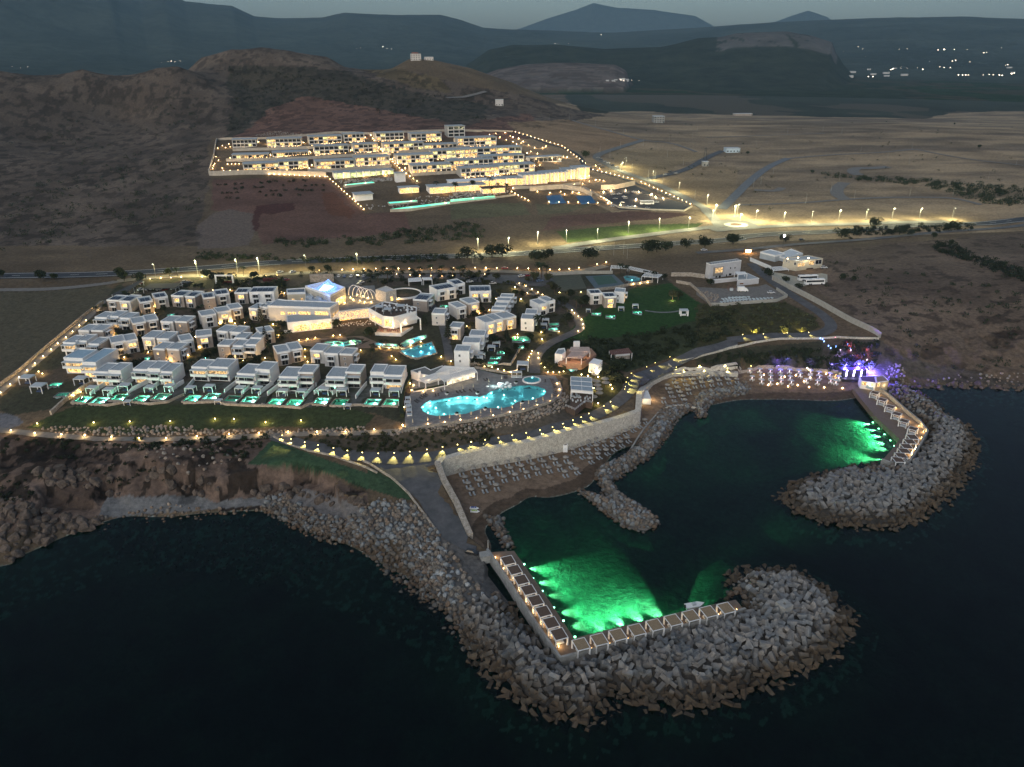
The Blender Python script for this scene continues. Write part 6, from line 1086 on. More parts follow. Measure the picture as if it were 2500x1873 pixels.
# ------------------------------------------------------------------ the beach
def sunbed_set(i,p,lab,yaw,um=True,lit=False):
    global UM0,SB0
    if UM0 is None:
        UM0=thing('beach_umbrella',(0,0,-60)); MB().rod((0,0,0),(0,0,2.3),.05,n=5).build('pole',WOD,UM0); b=MB(); b.lathe([(1.25,1.95),(.75,2.25),(.05,2.5)],10); b.build('canopy',mat('straw_grey',(.27,.25,.22),.95,.3,3.,wn=.2),UM0)
        b=MB(); b.box(-.33,.33,-.95,.45,.28,.38); b.box(-.3,-.24,-.9,-.8,0,.28); b.box(.24,.3,-.9,-.8,0,.28); b.box(-.3,-.24,.3,.4,0,.28); b.box(.24,.3,.3,.4,0,.28); b.add([(-.33,.45,.3),(.33,.45,.3),(.33,1.0,.75),(-.33,1.0,.75),(-.33,.42,.38),(.33,.42,.38),(.33,.97,.83),(-.33,.97,.83)],[(0,1,2,3),(7,6,5,4),(0,4,5,1),(1,5,6,2),(2,6,7,3),(3,7,4,0)]); SB0=mesh('sun_lounger',b.v,b.f,mat('lounger_grey',(.30,.325,.34),.8,.1,2.,wn=.1))
        UM0.location=p; UM0.rotation_euler=(0,0,yaw); u=UM0
    else: u=dup(UM0,p,yaw)
    tag(u,'grey beach umbrella, '+lab,'umbrella','beach umbrellas')
    c_,s_=math.cos(yaw),math.sin(yaw)
    for k,dx in enumerate((-.75,.75)):
        o=bpy.data.objects.new('sun_lounger',SB0); C.objects.link(o); lx,ly=dx,-1.15; x,y=p[0]+lx*c_-ly*s_,p[1]+lx*s_+ly*c_; o.location=(x,y,zg(x,y)+.02); o.rotation_euler=(0,0,yaw+random.uniform(-.06,.06)); tag(o,'%s grey sun lounger of the pair, %s'%(('left','right')[k],lab),'sun lounger','sun loungers on the beach')
UM0=None;SB0=None
BR_=[('wall row of the main beach',[(625,445),(703,430),(778,412),(855,400),(933,388),(1003,372),(1078,357),(1152,345),(1230,330),(1375,300),(1427,277),(1480,248),(1530,228),(1575,200),(1625,180),(1668,150),(1710,130),(1757,105),(1800,85)]),('second row of the main beach',[(650,490),(728,473),(803,458),(880,442),(957,428),(1030,413),(1108,400),(1180,384),(1257,370),(1330,357),(1433,332),(1480,303),(1535,275),(1585,250),(1638,225),(1680,200),(1725,178),(1775,152),(1820,125),(1862,100)]),
 ('third row of the main beach',[(672,530),(750,513),(828,500),(912,487),(988,473),(1065,458),(1137,438),(1215,425),(1287,413),(1360,398),(1492,362),(1545,332),(1600,305),(1645,278),(1698,250),(1743,222)]),('water row of the main beach',[(693,573),(780,557),(860,543),(1323,453),(1397,435)])]
for rn,pts in BR_:
    for i,(u,v) in enumerate(pts): p=hit(*q('8',u,v-8)); sunbed_set(i,p,'%s from left, %s'%(od(i),rn),.35 if u<1340 else .62)
R3=[(1640,1085),(1730,1110),(1805,1095),(1720,1075),(1790,1065),(1700,1040),(1770,1035),(1835,1018),(1690,1010),(1755,1000),(1825,985),(1880,970),(1940,960),(2010,955),(2070,945),(2145,940),(1670,980),(1740,965),(1805,950),(1870,935),(1930,930),(1990,920),(2060,912),(2130,905),(1720,935),(1790,915),(1850,905),(1910,900),(1970,895),(2040,885),(2110,880),(2170,880)]
R3=[q('3',u,v-6) for u,v in R3]+[q('4',u,v-4) for u,v in ((40,840),(100,835),(155,825),(215,820),(270,815),(30,805),(90,797),(140,790),(200,785))]
R3.sort(key=lambda t:t[1])
for j in range(0,len(R3),8):
    for i,(a,b_) in enumerate(sorted(R3[j:j+8])): sunbed_set(i,hit(a,b_),'%s from left, %s row of the right beach'%(od(i),od(j//8)),.15)
# candle-lit tables
TBL=[(360,300),(427,300),(497,305),(565,305),(627,305),(690,310),(770,310),(825,320),(437,345),(500,345),(570,345),(632,350),(700,330),(765,345),(830,345),(375,350),(440,375),(500,380),(640,380),(570,375),(740,370),(815,380),(905,370),(940,380),(900,330),(960,350)]
tbl0=None
for i,(u,v) in enumerate(TBL):
    p=hit(*q('10',u,v+6))
    if tbl0 is None:
        tbl0=thing('dining_table',p); MB().lathe([(.5,.7),(.5,.76)],8).build('tabletop',WHT,tbl0); MB().rod((0,0,0),(0,0,.7),.06).build('pedestal',DRK,tbl0); b=MB(); [b.box(a-.22,a+.22,c_-.22,c_+.22,0,.85,.75) for a,c_ in ((-.95,0),(.95,0),(0,-.95),(0,.95))]; b.build('chairs',CAN,tbl0)['kind']='stuff'; MB().rod((0,.3,0),(0,.3,2.3),.05).build('pole',FRM,tbl0); MB().lathe([(1.3,2.2),(.05,2.6)],8,(0,.3)).build('parasol',CAN,tbl0); MB().box(-.08,.08,.2,.36,1.,2.0).build('light_tube',mat('tube_pink',(1,.9,.9),.5,0,emit=(1,.70,.70),es=2.2,sample=False),tbl0); t=tbl0
    else: t=dup(tbl0,p)
    tag(t,'beach dining table under a parasol with a light tube, %s from the left'%od(sorted(TBL).index((u,v))),'dining table','candle-lit beach tables')
    if i%2==0: lamp((0,-.6,1.3),(1,.66,.45),9,.2,par=t)
for i,(u,v) in enumerate(((485,390),(545,383),(618,400),(683,392),(760,405),(862,407),(985,412),(575,355),(595,335),(725,365),(768,343),(455,322),(875,315),(670,325))):
    p=hit(*q('10',u,v)); t=thing('fire_lantern',p,0,'small fire lantern on the beach beside the tables, number %s'%od(i),'lantern','fire lanterns on the beach'); t['label']='%s fire lantern from the left on the candle-lit sand'%['seventh','eighth','ninth'][0] if False else 'small glowing fire lantern on the dark sand, %s along the tables'%od(i)
    MB().lathe([(.2,0),(.3,.3),(.24,.62)],6).build('bowl',LMP,t); lamp((0,0,.95),(1,.58,.25),45 if i<7 else 25,.15,par=t)
# jet skis, moored boat, pick-up, concrete box
def jetski(p,c1,lab):
    t=thing('jet_ski',p,-.12,lab,'jet ski'); b=MB(); b.add([(-1.5,-.5,.15),(1.,-.45,.1),(1.8,0,.45),(1.,.45,.1),(-1.5,.5,.15),(-1.5,-.5,.6),(.9,-.4,.7),(1.7,0,.6),(.9,.4,.7),(-1.5,.5,.6)],[(4,3,2,1,0),(5,6,7,8,9),(0,1,6,5),(1,2,7,6),(2,3,8,7),(3,4,9,8),(4,0,5,9)]); b.build('hull',WHT,t); MB().box(-1.2,.2,-.2,.2,.62,.95,.8).build('seat',c1,t); b=MB(); b.box(.3,.8,-.3,.3,.65,1.05,.5); b.rod((.45,-.42,1.1),(.45,.42,1.1),.04); b.build('handlebar',c1,t)
jetski(hit(*q('8',712,672)),mat('ski_blue',(.04,.08,.3),.4,.1,1.),'white and blue jet ski beached on the sand'); jetski(hit(*q('8',716,693)),mat('ski_lime',(.35,.5,.1),.4,.1,1.),'white and lime green jet ski beached on the sand')
p=un(*q('9',1715,625),0.1); t=thing('motor_boat',(p[0],p[1]+.6,.05),.22,'small white motor boat moored behind the near quay','boat'); b=MB(); b.add([(-2.6,-1,0),(1.4,-1,0),(3,0,.2),(1.4,1,0),(-2.6,1,0),(-2.6,-1.1,.8),(1.5,-1.1,.9),(3.3,0,1.1),(1.5,1.1,.9),(-2.6,1.1,.8)],[(4,3,2,1,0),(0,1,6,5),(1,2,7,6),(2,3,8,7),(3,4,9,8),(4,0,5,9),(5,6,7,8,9)]); b.build('hull',WHT,t); MB().box(-.6,.6,-.5,.5,.8,1.5,.8).build('console',CAN,t); MB().box(-3.1,-2.6,-.25,.25,.2,1.2,.8).build('outboard_motor',DRK,t)
p=un(*q('9',357,305),2.); t=thing('pump_house',(p[0],p[1],1.6),.3,'grey concrete box against the quay wall','hut'); MB().box(-1.5,1.5,-1.3,1.3,-.5,2.2).build('wall',CON,t); MB().box(-1.65,1.65,-1.45,1.45,2.2,2.35).build('roof',CON,t)
p=un(*q('9',377,260),2.); t=thing('mast',(p[0],p[1],2.),0,'thin white mast at the landward end of the near quay','pole'); MB().rod((0,0,0),(0,0,4.6),.09,.05).build('pole',WHT,t); MB().lathe([(.16,0),(.16,.3)],6).build('base',CON,t)
# ------------------------------------------------------------------ plants
def leafcloud(b,c,rx,rz,n,s,r,flat=.7,lumps=5):
    L=[(r.gauss(0,.42)*rx,r.gauss(0,.42)*rx,r.uniform(-.35,.5)*rz) for _ in range(lumps)]
    for i in range(n):
        l=r.choice(L); d=Vector((r.gauss(0,1),r.gauss(0,1),r.gauss(0,1))).normalized()*r.uniform(.45,.72); p=Vector((c[0]+l[0]+d.x*rx,c[1]+l[1]+d.y*rx,c[2]+l[2]+d.z*rz)); 
        u=Vector((r.gauss(0,1),r.gauss(0,1),r.gauss(0,1)*flat)).normalized(); v=u.orthogonal().normalized(); v.rotate(Matrix.Rotation(r.uniform(0,6.28),3,u)); w_=u.cross(v); k=s*r.uniform(.6,1.4)
        b.add([p-v*k-w_*k*.6,p+v*k-w_*k*.6,p+v*k+w_*k*.6,p-v*k+w_*k*.6],[(0,1,2,3)])
PROTO={}
def proto(kind):
    if kind in PROTO: return PROTO[kind]
    r=random.Random(kind)
    if kind[:4]=='palm':
        tr=MB(); h=6.5; P=[(.25*math.sin(i*.5),.1*i*.3,h*i/5) for i in range(6)]
        for a,c_ in zip(P,P[1:]): tr.rod(a,c_,.24,.2,6)
        cr=MB()
        for i in range(20):
            az=i*2.4; el=r.uniform(-.1,.9); L=2.6; pts=[]
            for k in range(5): t=k/4; pts.append(Vector((P[-1][0]+math.cos(az)*L*t*math.cos(el*(1-t*.3)),P[-1][1]+math.sin(az)*L*t*math.cos(el*(1-t*.3)),h+math.sin(el)*L*t-1.5*t*t)))
            sd=Vector((-math.sin(az),math.cos(az),0))
            for k in range(4): w1,w2=.42*(1-abs(k/4-.4)),.42*(1-abs((k+1)/4-.4)); cr.add([pts[k]-sd*w1-Vector((0,0,.18)),pts[k],pts[k+1],pts[k+1]-sd*w2-Vector((0,0,.18))],[(0,1,2,3)]); cr.add([pts[k]+sd*w1-Vector((0,0,.18)),pts[k],pts[k+1],pts[k+1]+sd*w2-Vector((0,0,.18))],[(3,2,1,0)])
        m=LEF
    elif kind=='tiered':
        h=11; tr=MB().rod((0,0,0),(0,0,h),.2,.05,6); cr=MB()
        for i in range(11):
            z=1.8+i*.85; rr=2.7*(1-i/11.5)
            for k in range(6):
                az=k*1.047+i*.5; e=Vector((math.cos(az)*rr,math.sin(az)*rr,z+.25)); s_=Vector((0,0,z)); sd=Vector((-math.sin(az),math.cos(az),0))
                cr.add([s_,s_+(e-s_)*.6-sd*.34,e,s_+(e-s_)*.6+sd*.34],[(0,1,2,3)]); cr.add([s_+Vector((0,0,.25)),s_+(e-s_)*.55+Vector((0,0,-.2)),e,s_+(e-s_)*.55+Vector((0,0,.35))],[(0,1,2,3)])
        m=LEF
    elif kind[:5]=='shrub':
        tr=MB().rod((0,0,-.3),(0,0,.7),.08,.05,5); cr=MB(); leafcloud(cr,(0,0,.8),1.2,.8,150,.2,r); m=LEF if kind[-1]=='a' else LEO
    elif kind[:5]=='round':
        h=2.2; tr=MB().rod((0,0,-.3),(0,0,h),.2,.12,6)
        for k in range(4): a=k*1.57+.4; tr.rod((0,0,h*.7),(math.cos(a)*1.1,math.sin(a)*1.1,h+1.),.09,.04,5)
        cr=MB(); leafcloud(cr,(0,0,h+1.1),2.3,1.7,420,.26,r,lumps=7); m=LEF if kind[-1]=='a' else LEO
    elif kind[:4]=='big_':
        h=3.5; tr=MB().rod((0,0,-.5),(0,0,h),.4,.25,7)
        for k in range(5): a=k*1.25; tr.rod((0,0,h*.7),(math.cos(a)*2.4,math.sin(a)*2.4,h+2.4),.18,.06,5)
        cr=MB(); leafcloud(cr,(0,0,h+1.6),4.6,3.4,1000,.36,r,lumps=9); m=LEF
    PROTO[kind]=(mesh('trunk',tr.v,tr.f,BRK),mesh('crown',cr.v,cr.f,m)); return PROTO[kind]
def plant(kind,p,s,label,cat,group,uplight=0,name=None):
    t=thing(name or ('palm_tree' if kind=='palm' else 'tree' if kind[:5]!='shrub' else 'shrub'),p,random.uniform(0,6.28),label,cat,group); t.scale=(s,s,s*random.uniform(.9,1.1)); a,b=proto(kind)
    for nm,me in (('trunk',a),('crown',b)): o=bpy.data.objects.new(nm,me); C.objects.link(o); o.parent=t
    if uplight: lamp((.9,-1.2,.4),(1,.72,.32),uplight,.15,par=t)
    return t
used={}
def plants(kind,z,pts,where,cat,s=(.8,1.2),up=0,lab='%s'):
    for i,(u,v) in enumerate(pts):
        p=hit(*q(z,u,v)); plant(kind,p,random.uniform(*s),lab%(od(i),where),cat,cat+'s '+where,up)
plants('palm','2',[(1280,150),(1340,165),(1415,160),(1525,140),(1600,130),(1660,110),(1745,112),(1830,115),(1912,108),(1997,118),(1385,105),(1455,125)],'behind the hotel','palm tree',(.8,1.1),0,'%s palm from the left in the row %s')
plants('palm','3',[(970,355),(75,120),(680,100),(700,120),(735,110),(1305,100),(1355,110),(680,540)],'around the courts and lanes','palm tree',(.9,1.3),0,'%s palm tree %s, listed outward from the lane')
plants('palm','C',[(350,860),(230,760),(1350,1080),(1460,960),(1520,950),(1690,1060),(200,780)],'around the free-form pool','palm tree',(.55,.85),0,'%s palm %s, by the tan paving')
plants('palm','1',[(1370,110),(1880,110)],'on the lit verge of the service road','palm tree',(.8,1.),70,'%s spotlit palm %s')
plants('tiered','B',[(1580,1050),(1500,700)],'beside the villas','conifer',(.9,1.1),0,'%s dark tiered conifer %s, left of the hotel')
plants('tiered','D',[(290,690),(960,480),(575,860),(1290,860),(1420,690),(1840,500),(1690,780)],'among the right-hand villas','conifer',(.75,1.05),0,'%s tiered conifer %s')
plants('round_a','2',[(60,150),(210,160),(385,130),(130,180),(590,190),(830,80),(950,85),(1280,590),(1010,510)],'along the back of the villas','tree',(.8,1.2),0,'%s round dark tree %s')
plants('round_b','3',[(150,140),(350,150),(380,260),(215,130),(770,200),(800,240),(600,160),(280,200),(640,150),(760,160)],'beside the car park','tree',(.8,1.2),0,'%s bushy tree %s')
plants('round_a','3',[(1010,350),(1040,330),(880,330),(905,470),(1560,130),(1650,140),(1755,290),(1500,120),(2000,190),(1250,860),(1290,850),(1120,870),(240,400),(560,490),(180,440),(330,640),(500,690),(430,740),(860,330),(920,280)],'right of the villas','tree',(.7,1.2),0,'%s dark round tree %s')
plants('shrub_b','3',[(1200,870),(1300,830),(1280,900),(1230,920),(1340,930)],'on the slope by the pavilion','bush',(1.5,2.4),0,'%s pale bush %s')
plants('round_b','3',[(1712,290)],'alone on the big lawn','tree',(1.2,1.3),380,'%s spotlit olive tree %s')
plants('big_a','6',[(690,1130),(740,1110),(650,1125),(1100,1110),(1060,1115),(1520,1070),(1590,1060),(1660,1050),(1820,1030),(1960,1020),(2180,1000),(320,1100),(400,1095),(1040,330),(130,1105)],'along the highway','tree',(.65,1.),0,'%s dark tree %s from the west')
plants('big_a','7',[(1210,760),(1370,810),(1440,815),(1690,780),(60,890),(240,870),(1740,780),(980,830),(600,860)],'on the eastern highway verge','tree',(.6,.95),0,'%s broad dark tree %s')
plants('round_a','7',[(470,1090),(490,1100),(600,1140),(1740,70),(1910,230),(345,270),(780,400),(1600,840),(1720,880),(1850,785),(690,1185),(1065,1130),(990,1125),(1300,810)],'scattered over the eastern fields','tree',(.7,1.1),0,'%s low round tree %s')
plants('round_a','1',[(960,150),(930,120),(420,140),(320,150),(1600,130),(1700,150),(1960,130),(20,120),(1080,170),(1310,110)],'by the left fields','tree',(.9,1.4),0,'%s dark roadside tree %s')
plants('palm','5',[(1850,590),(1995,600),(2130,580)],'before the hillside hotel hall','palm tree',(1.2,1.5),0,'%s tall palm %s')
plants('palm','6',[(35,600),(170,580),(300,560),(365,590),(320,620),(430,600)],'on the hillside hotel terrace','palm tree',(1.,1.4),0,'%s slim palm %s')
GT_=[]; gr=random.Random(77); pv=qs('1',(860,260),(2212,170),(2212,880),(800,880),(500,760),(780,380)); pv2=qs('3',(0,200),(480,150),(700,330),(640,640),(400,820),(0,800))
for pol,nn_ in ((pv,60),(pv2,26)):
    c=0
    while c<nn_:
        u,v=gr.uniform(min(p[0] for p in pol),max(p[0] for p in pol)),gr.uniform(min(p[1] for p in pol),max(p[1] for p in pol))
        if not inpoly(np.array([u]),np.array([v]),pol)[0]: continue
        p=hit(u,v)
        if any(abs(f[0][0]-p[0])<40 and inpoly(np.array([p[0]]),np.array([p[1]]),offs(f,1.2))[0] for f in FOOT): c+=.2; continue
        GT_.append((v,u,p)); c+=1
GT_.sort(key=lambda t:t[0])
for j in range(0,len(GT_),12):
    for i,(v,u,p) in enumerate(sorted(GT_[j:j+12],key=lambda t:t[1])): plant('round_a' if (i+j)%3 else 'palm',p,gr.uniform(.5,.85),'dark garden tree between the villas, %s from left in the %s band from the back'%(od(i),od(j//12)),'tree','garden trees between the villas',name='garden_tree')
# low garden planting: nobody could count it
def bushmass(name,label,poly,n,seed,sc,kinds=('shrub_a','shrub_b'),avoid=True,dens=None,nq=60):
    r=random.Random(seed); V=[];Fc=[]; xs=[p[0] for p in poly]; ys=[p[1] for p in poly]; c=0; tries=0; pool_=[]
    while c<n and tries<n*30:
        tries+=1; u=r.uniform(min(xs),max(xs)); v=r.uniform(min(ys),max(ys)); pool_.append((u,v)); c+=inpoly(np.array([u]),np.array([v]),poly)[0]
    b=MB()
    for u,v in pool_:
        if not inpoly(np.array([u]),np.array([v]),poly)[0]: continue
        p=hit(u,v)
        if avoid and any(abs(f[0][0]-p[0])<40 and inpoly(np.array([p[0]]),np.array([p[1]]),f)[0] for f in FOOT): continue
        if dens and dens(p): continue
        s=r.uniform(*sc); leafcloud(b,(p[0],p[1],p[2]+.45*s),1.1*s,.8*s,nq,.22*s**.5,r,lumps=3)
    o=b.build(name,LEF if 'dark' in label else LEO); tag(o,label,'shrubbery',kind='stuff')
bushmass('garden_shrubs','dense dark garden planting between the left villas',qs('1',(860,260),(2212,170),(2212,880),(800,880),(500,760),(780,380)),330,1,(.9,1.7))
bushmass('garden_shrubs','olive garden planting around the right-hand villas',qs('3',(0,200),(480,150),(900,330),(960,470),(640,640),(400,820),(0,800)),170,2,(.8,1.6))
bushmass('garden_shrubs','dark planting behind the left villas',qs('1',(860,260),(2212,100),(2212,190),(1600,190),(900,250)),70,5,(1.,1.8))
bushmass('garden_shrubs','dark low trees beside the arrival plaza',qs('2',(700,70),(2212,75),(2212,160),(1250,180),(1230,110),(700,110)),90,6,(1.,1.8))
bushmass('hillside_scrub','dark scrub on the slope below the big lawn',qs('3',(860,620),(1500,560),(2212,370),(2212,560),(1750,680),(1340,850),(1150,760),(800,880),(700,780)),240,3,(1.,2.2),avoid=False)
bushmass('hillside_scrub','dark scrub behind the lit beach wall',qs('4',(0,650),(500,600),(1220,540),(1200,700),(900,740),(300,690),(0,690)),190,4,(.9,1.9),avoid=False)
bushmass('hillside_scrub','olive scrub on the fenced slope under the yards',qs('4',(0,300),(600,275),(790,370),(820,440),(600,480),(300,490),(0,560)),200,7,(.8,1.6),avoid=False)
bushmass('hedge_rows','dark hedge rows on the fallow terraces below the hillside hotel',qs('5',(150,520),(1000,500),(1030,600),(700,640),(160,680)),130,8,(1.4,2.2),avoid=False,dens=lambda p:(p[1]%16)>5)
bushmass('roadside_shrubs','dark shrub belt beside the highway',qs('5',(580,980),(960,960),(1300,930),(2212,830),(2212,960),(1500,1010),(700,1030)),200,9,(1.6,2.8),avoid=False,dens=lambda p:fbm(p[0],p[1],40,3,2)<.45)
bushmass('roadside_shrubs','dark verge shrubs along the highway',qs('5',(0,1060),(700,1110),(1300,1110),(2212,1080),(2212,1130),(1300,1150),(0,1120))+[],150,10,(1.,2.4),avoid=False)
bushmass('roadside_shrubs','dark shrubs on the eastern verge and gully',qs('7',(1000,770),(1900,740),(1880,780),(1500,800),(1000,840)),90,11,(1.5,2.6),avoid=False)
bushmass('gully_scrub','dark scrub filling the eastern gully',qs('7',(1580,870),(1700,870),(1900,950),(2212,1060),(2212,1140),(1900,1020),(1600,920)),130,12,(1.2,2.8),avoid=False)
bushmass('gully_scrub','dark scrub in the upper eastern gully',qs('7',(780,400),(1400,440),(2212,500),(2212,650),(1900,590),(1500,480),(1100,450)),210,13,(2.,3.6),avoid=False)
bushmass('cliff_scrub','olive scrub on the slope under the coast road',qs('2',(640,1360),(1300,1330),(2212,1250),(2212,1400),(1500,1470),(1100,1460)),150,14,(.5,1.1),avoid=False)
bushmass('cliff_scrub','dark scrub at the cliff edge',qs('12',(0,160),(500,185),(1640,165),(1500,300),(1000,240),(0,260)),110,15,(.5,1.2),avoid=False)
bushmass('hill_scrub','dark low scrub over the left hillside',[(0,330),(480,220),(500,520),(0,620)],420,16,(1.8,3.4),avoid=False,nq=26,dens=lambda p:fbm(p[0],p[1],60,8,3)<.5)
bushmass('hill_scrub','dark low scrub on the middle hill',qs('13',(990,290),(1500,310),(2100,460),(2100,520),(1680,500),(1300,430),(1080,530),(1000,590)),420,17,(1.8,3.4),avoid=False,nq=22)
bushmass('hill_scrub','dark low scrub dotted over the eastern slope',[(1930,640),(2130,640),(2500,600),(2500,900),(2260,900),(2150,800)],160,18,(.8,2.2),avoid=False,nq=30,dens=lambda p:fbm(p[0],p[1],40,8,3)<.5)
bushmass('field_scrub','dark tufts dotted over the fallow fields',[(1480,290),(2500,300),(2500,480),(1900,520),(1500,440)],170,19,(1.2,2.6),avoid=False,nq=20,dens=lambda p:fbm(p[0],p[1],60,9,3)<.5)
bushmass('cliff_scrub','dark brush in the gullies of the left cliff',qs('12',(0,250),(900,260),(1000,420),(1300,540),(700,480),(400,600),(0,640)),170,20,(.4,1.1),avoid=False,nq=30,dens=lambda p:fbm(p[0],p[1],14,9,3)<.55)
# ------------------------------------------------------------------ path lamps
BOL=MB().lathe([(.07,0),(.07,.45)],6); BOLm=mesh('post',BOL.v,BOL.f,DRK); HD=MB().lathe([(.1,.45),(.17,.5),(.17,.72),(.05,.8)],6); HDm=mesh('lamp_head',HD.v,HD.f,LMP); HDs=mesh('lamp_head',HD.v,HD.f,LMS)
def lamps(z,pts,where,e=70,cl=(1,.72,.36),group=None,big=1.,jump=0.,head=HDm,light=True,up=.95):
    for i,(u,v) in enumerate(pts):
        p=hit(*q(z,u,v)); t=thing('path_lamp',p,0,'%s glowing lamp %s'%(od(i),where),'lamp',group or 'path lamps'); t.scale=(big,big,big)
        for nm,me in (('post',BOLm),('lamp_head',head)): o=bpy.data.objects.new(nm,me); C.objects.link(o); o.parent=t
        if light: lamp((0,-.35,up),(cl[0],cl[1]*.9,cl[2]*.75),e*2.6,.14,par=t)
lamps('12',[(68,135),(211,150),(371,158),(510,165),(671,175),(836,182),(1000,181),(1183,169),(1376,155),(1555,149),(1730,142),(1902,142),(2073,142)],'from the left along the coast path',120,big=1.2)
lamps('2',[(1308,1303),(1527,1268)],'below the pool terrace on the coast path',120,big=1.2)
lamps('1',[(290,1255),(725,1247),(1003,1240),(1315,1238),(1660,1218),(1807,1220),(2050,1245)],'from the left in the long lawn',110,(1,.75,.3)); lamps('2',[(470,1245),(743,1232)],'on the right half of the long lawn',110,(1,.75,.3))
lamps('3',[(935,380),(955,400),(985,425),(1010,450),(1020,485),(1025,515),(985,540),(837,545),(705,605),(630,693),(622,715),(607,740),(600,762),(590,780),(677,710),(677,747),(697,790),(725,822),(750,857),(530,170),(580,190),(628,215),(672,240),(710,258),(592,245)],'on the curving resort lane',75)
lamps('3',[(700,555),(497,207),(543,297)],'in the little gardens beside the lane, unusually bright',260,(1,.78,.34),big=1.6)
lamps('3',[(262,815),(320,820),(365,835),(413,845),(465,860),(505,855),(1410,180),(1465,172),(1520,165),(840,242),(920,236),(1005,238),(1070,228),(1240,205),(1165,212)],'along the low stone garden walls',60)
lamps('2',[(885,75),(1060,68),(1145,65),(1230,63),(1320,60),(1405,60),(1495,60),(1578,60),(1665,58),(1750,55),(1833,55),(1920,55),(2003,53),(2086,53),(2168,53)],'from the left in the line behind the hotel',130,(1,.66,.30),big=1.4)
lamps('3',[(275,55),(357,55),(515,58),(600,60),(683,62),(767,68),(840,66),(915,62),(990,53),(1130,25),(1200,10)],'from the left in the line behind the courts',130,(1,.66,.30),big=1.4)
lamps('2',[(1660,112),(1745,112),(1830,115),(1912,112),(1997,116),(2160,100),(1585,105),(1480,100)],'under the palm row',60,(1,.6,.28))
lamps('1',[(765,367),(668,460),(615,498),(562,545),(510,590),(448,637),(397,685),(336,737),(272,792),(213,845),(150,898),(82,953),(8,1018)],'from the top of the left boundary lane',90,(1,.74,.36),big=1.2)
lamps('1',[(1160,137),(1243,130),(1320,128),(1400,124),(1560,120),(2055,112),(2140,108),(625,1012),(572,1040),(300,855),(330,870)],'around the left car park and corner garden',120,(1,.72,.34),big=1.1)
VL=[('A',(1537,350),(1555,445),(1568,545),(1337,560),(650,742),(985,898),(1320,925),(1470,1155),(1100,1235),(1705,845)),('B',(757,192),(1027,187),(1290,215),(1310,350),(795,520),(820,620),(880,715),(1100,710),(648,760),(490,915),(560,1085),(760,1040),(35,1282),(95,1300),(272,1275),(385,1205),(1030,1255),(1230,1285),(1565,1245),(1350,860),(1300,815),(1690,722),(1775,900),(1055,680),(1250,700),(1740,1350)),('C',(200,815),(135,675),(560,1135),(530,1075),(527,985),(1210,995),(1590,1068),(1640,1110),(1440,955),(1605,945),(1690,965),(1825,930),(1950,890),(875,815),(655,840),(560,855),(455,870),(960,808),(1560,970),(1100,905),(905,930),(1135,918),(1830,890),(1970,848),(1085,345),(1120,370),(1200,385),(1260,400),(1340,400),(1400,340),(1440,370),(1170,310),(1240,330),(1300,350),(1660,370),(240,275),(275,290),(1015,330),(1015,410)),('D',(610,1130),(490,1075),(660,400),(1080,500),(960,540),(1425,800),(805,700),(1160,360),(1390,830),(1725,860))]
k_=0
for g_ in VL:
    lamps(g_[0],g_[1:],{'A':'among the far left villas','B':'between the middle villas','C':'around the main hotel building','D':'among the right-hand villas'}[g_[0]],150,(1,.66,.26),'garden lamps')
lamps('E',[(113,880),(407,855),(605,835),(790,808),(980,790),(1175,755),(1370,718),(1530,682),(1693,635),(1840,590),(1935,530),(1950,450),(1925,380),(240,400),(215,460),(200,380),(165,610),(130,660),(355,475),(470,465),(1880,250),(1950,248),(2000,240)],'around the rim of the pool terrace',70,(1,.62,.28))
# low lights washing across the upper lane: narrow yellow fans
def washers(z,pts,where,e,az,dirn=None,sz=62,tilt=62,col=(1,.79,.20)):
    for i,(u,v) in enumerate(pts):
        p=hit(*q(z,u,v)); a=az if not callable(az) else az(i); t=thing('wall_washer',p,0,'%s yellow low light %s'%(od(i),where),'lamp','yellow lights along the upper lane'); MB().box(-.16,.16,-.1,.1,0,1.15).build('post',DRK,t); MB().box(-.15,.15,-.17,-.1,.85,1.1).build('lamp_head',mat('yellow_head',(1,.9,.4),.5,0,emit=(1,.76,.22),es=9,sample=False),t)
        t.rotation_euler=(0,0,a); lamp((0,-.3,1.05),col,e*3.1,.06,'SPOT',t,(R(tilt+5),0,math.pi),R(sz*.8),.5)
washers('2',[(600,1352),(668,1380),(773,1405),(877,1428),(995,1450),(1102,1470),(1217,1485),(1340,1492),(1463,1488),(1583,1478),(1715,1462),(1835,1442),(1950,1422),(2053,1402),(2160,1385)],'along the lane above the ramp',1500,0.)
washers('3',[(53,1425),(160,1405),(265,1387),(368,1370),(475,1352),(582,1333),(688,1312),(785,1288),(865,1262),(942,1235),(1005,1212),(1065,1183),(1180,1125),(1232,1092)],'along the lane above the tall wall',1300,.5)
washers('3',[(1340,995),(1345,975),(1352,940),(1362,905),(1392,872),(1510,822),(1575,790),(1690,745)],'at the bend of the lane',1400,1.25); washers('4',[(310,500),(450,495),(610,488),(755,485)],'on the upper straight of the lane',700,0.3)
washers('3',[(1635,895),(1795,848),(1957,838),(2135,832)],'on the face of the lower beach wall',600,0.,sz=70,tilt=35); washers('3',[(1740,825),(1915,812),(2112,815)],'on the upper beach terrace wall',900,0.,sz=110,tilt=50)
washers('4',[(53,742),(208,740)],'above the first loungers of the far beach',500,0,sz=80,tilt=40); washers('4',[(20,710),(190,712),(367,712),(550,710),(743,725),(938,747)],'behind the candle-lit tables',800,0.,sz=120,tilt=55,col=(1,.8,.36))
washers('4',[(400,488),(600,490),(720,480)],'aimed up the scrub slope',1200,math.pi,sz=110,tilt=80)
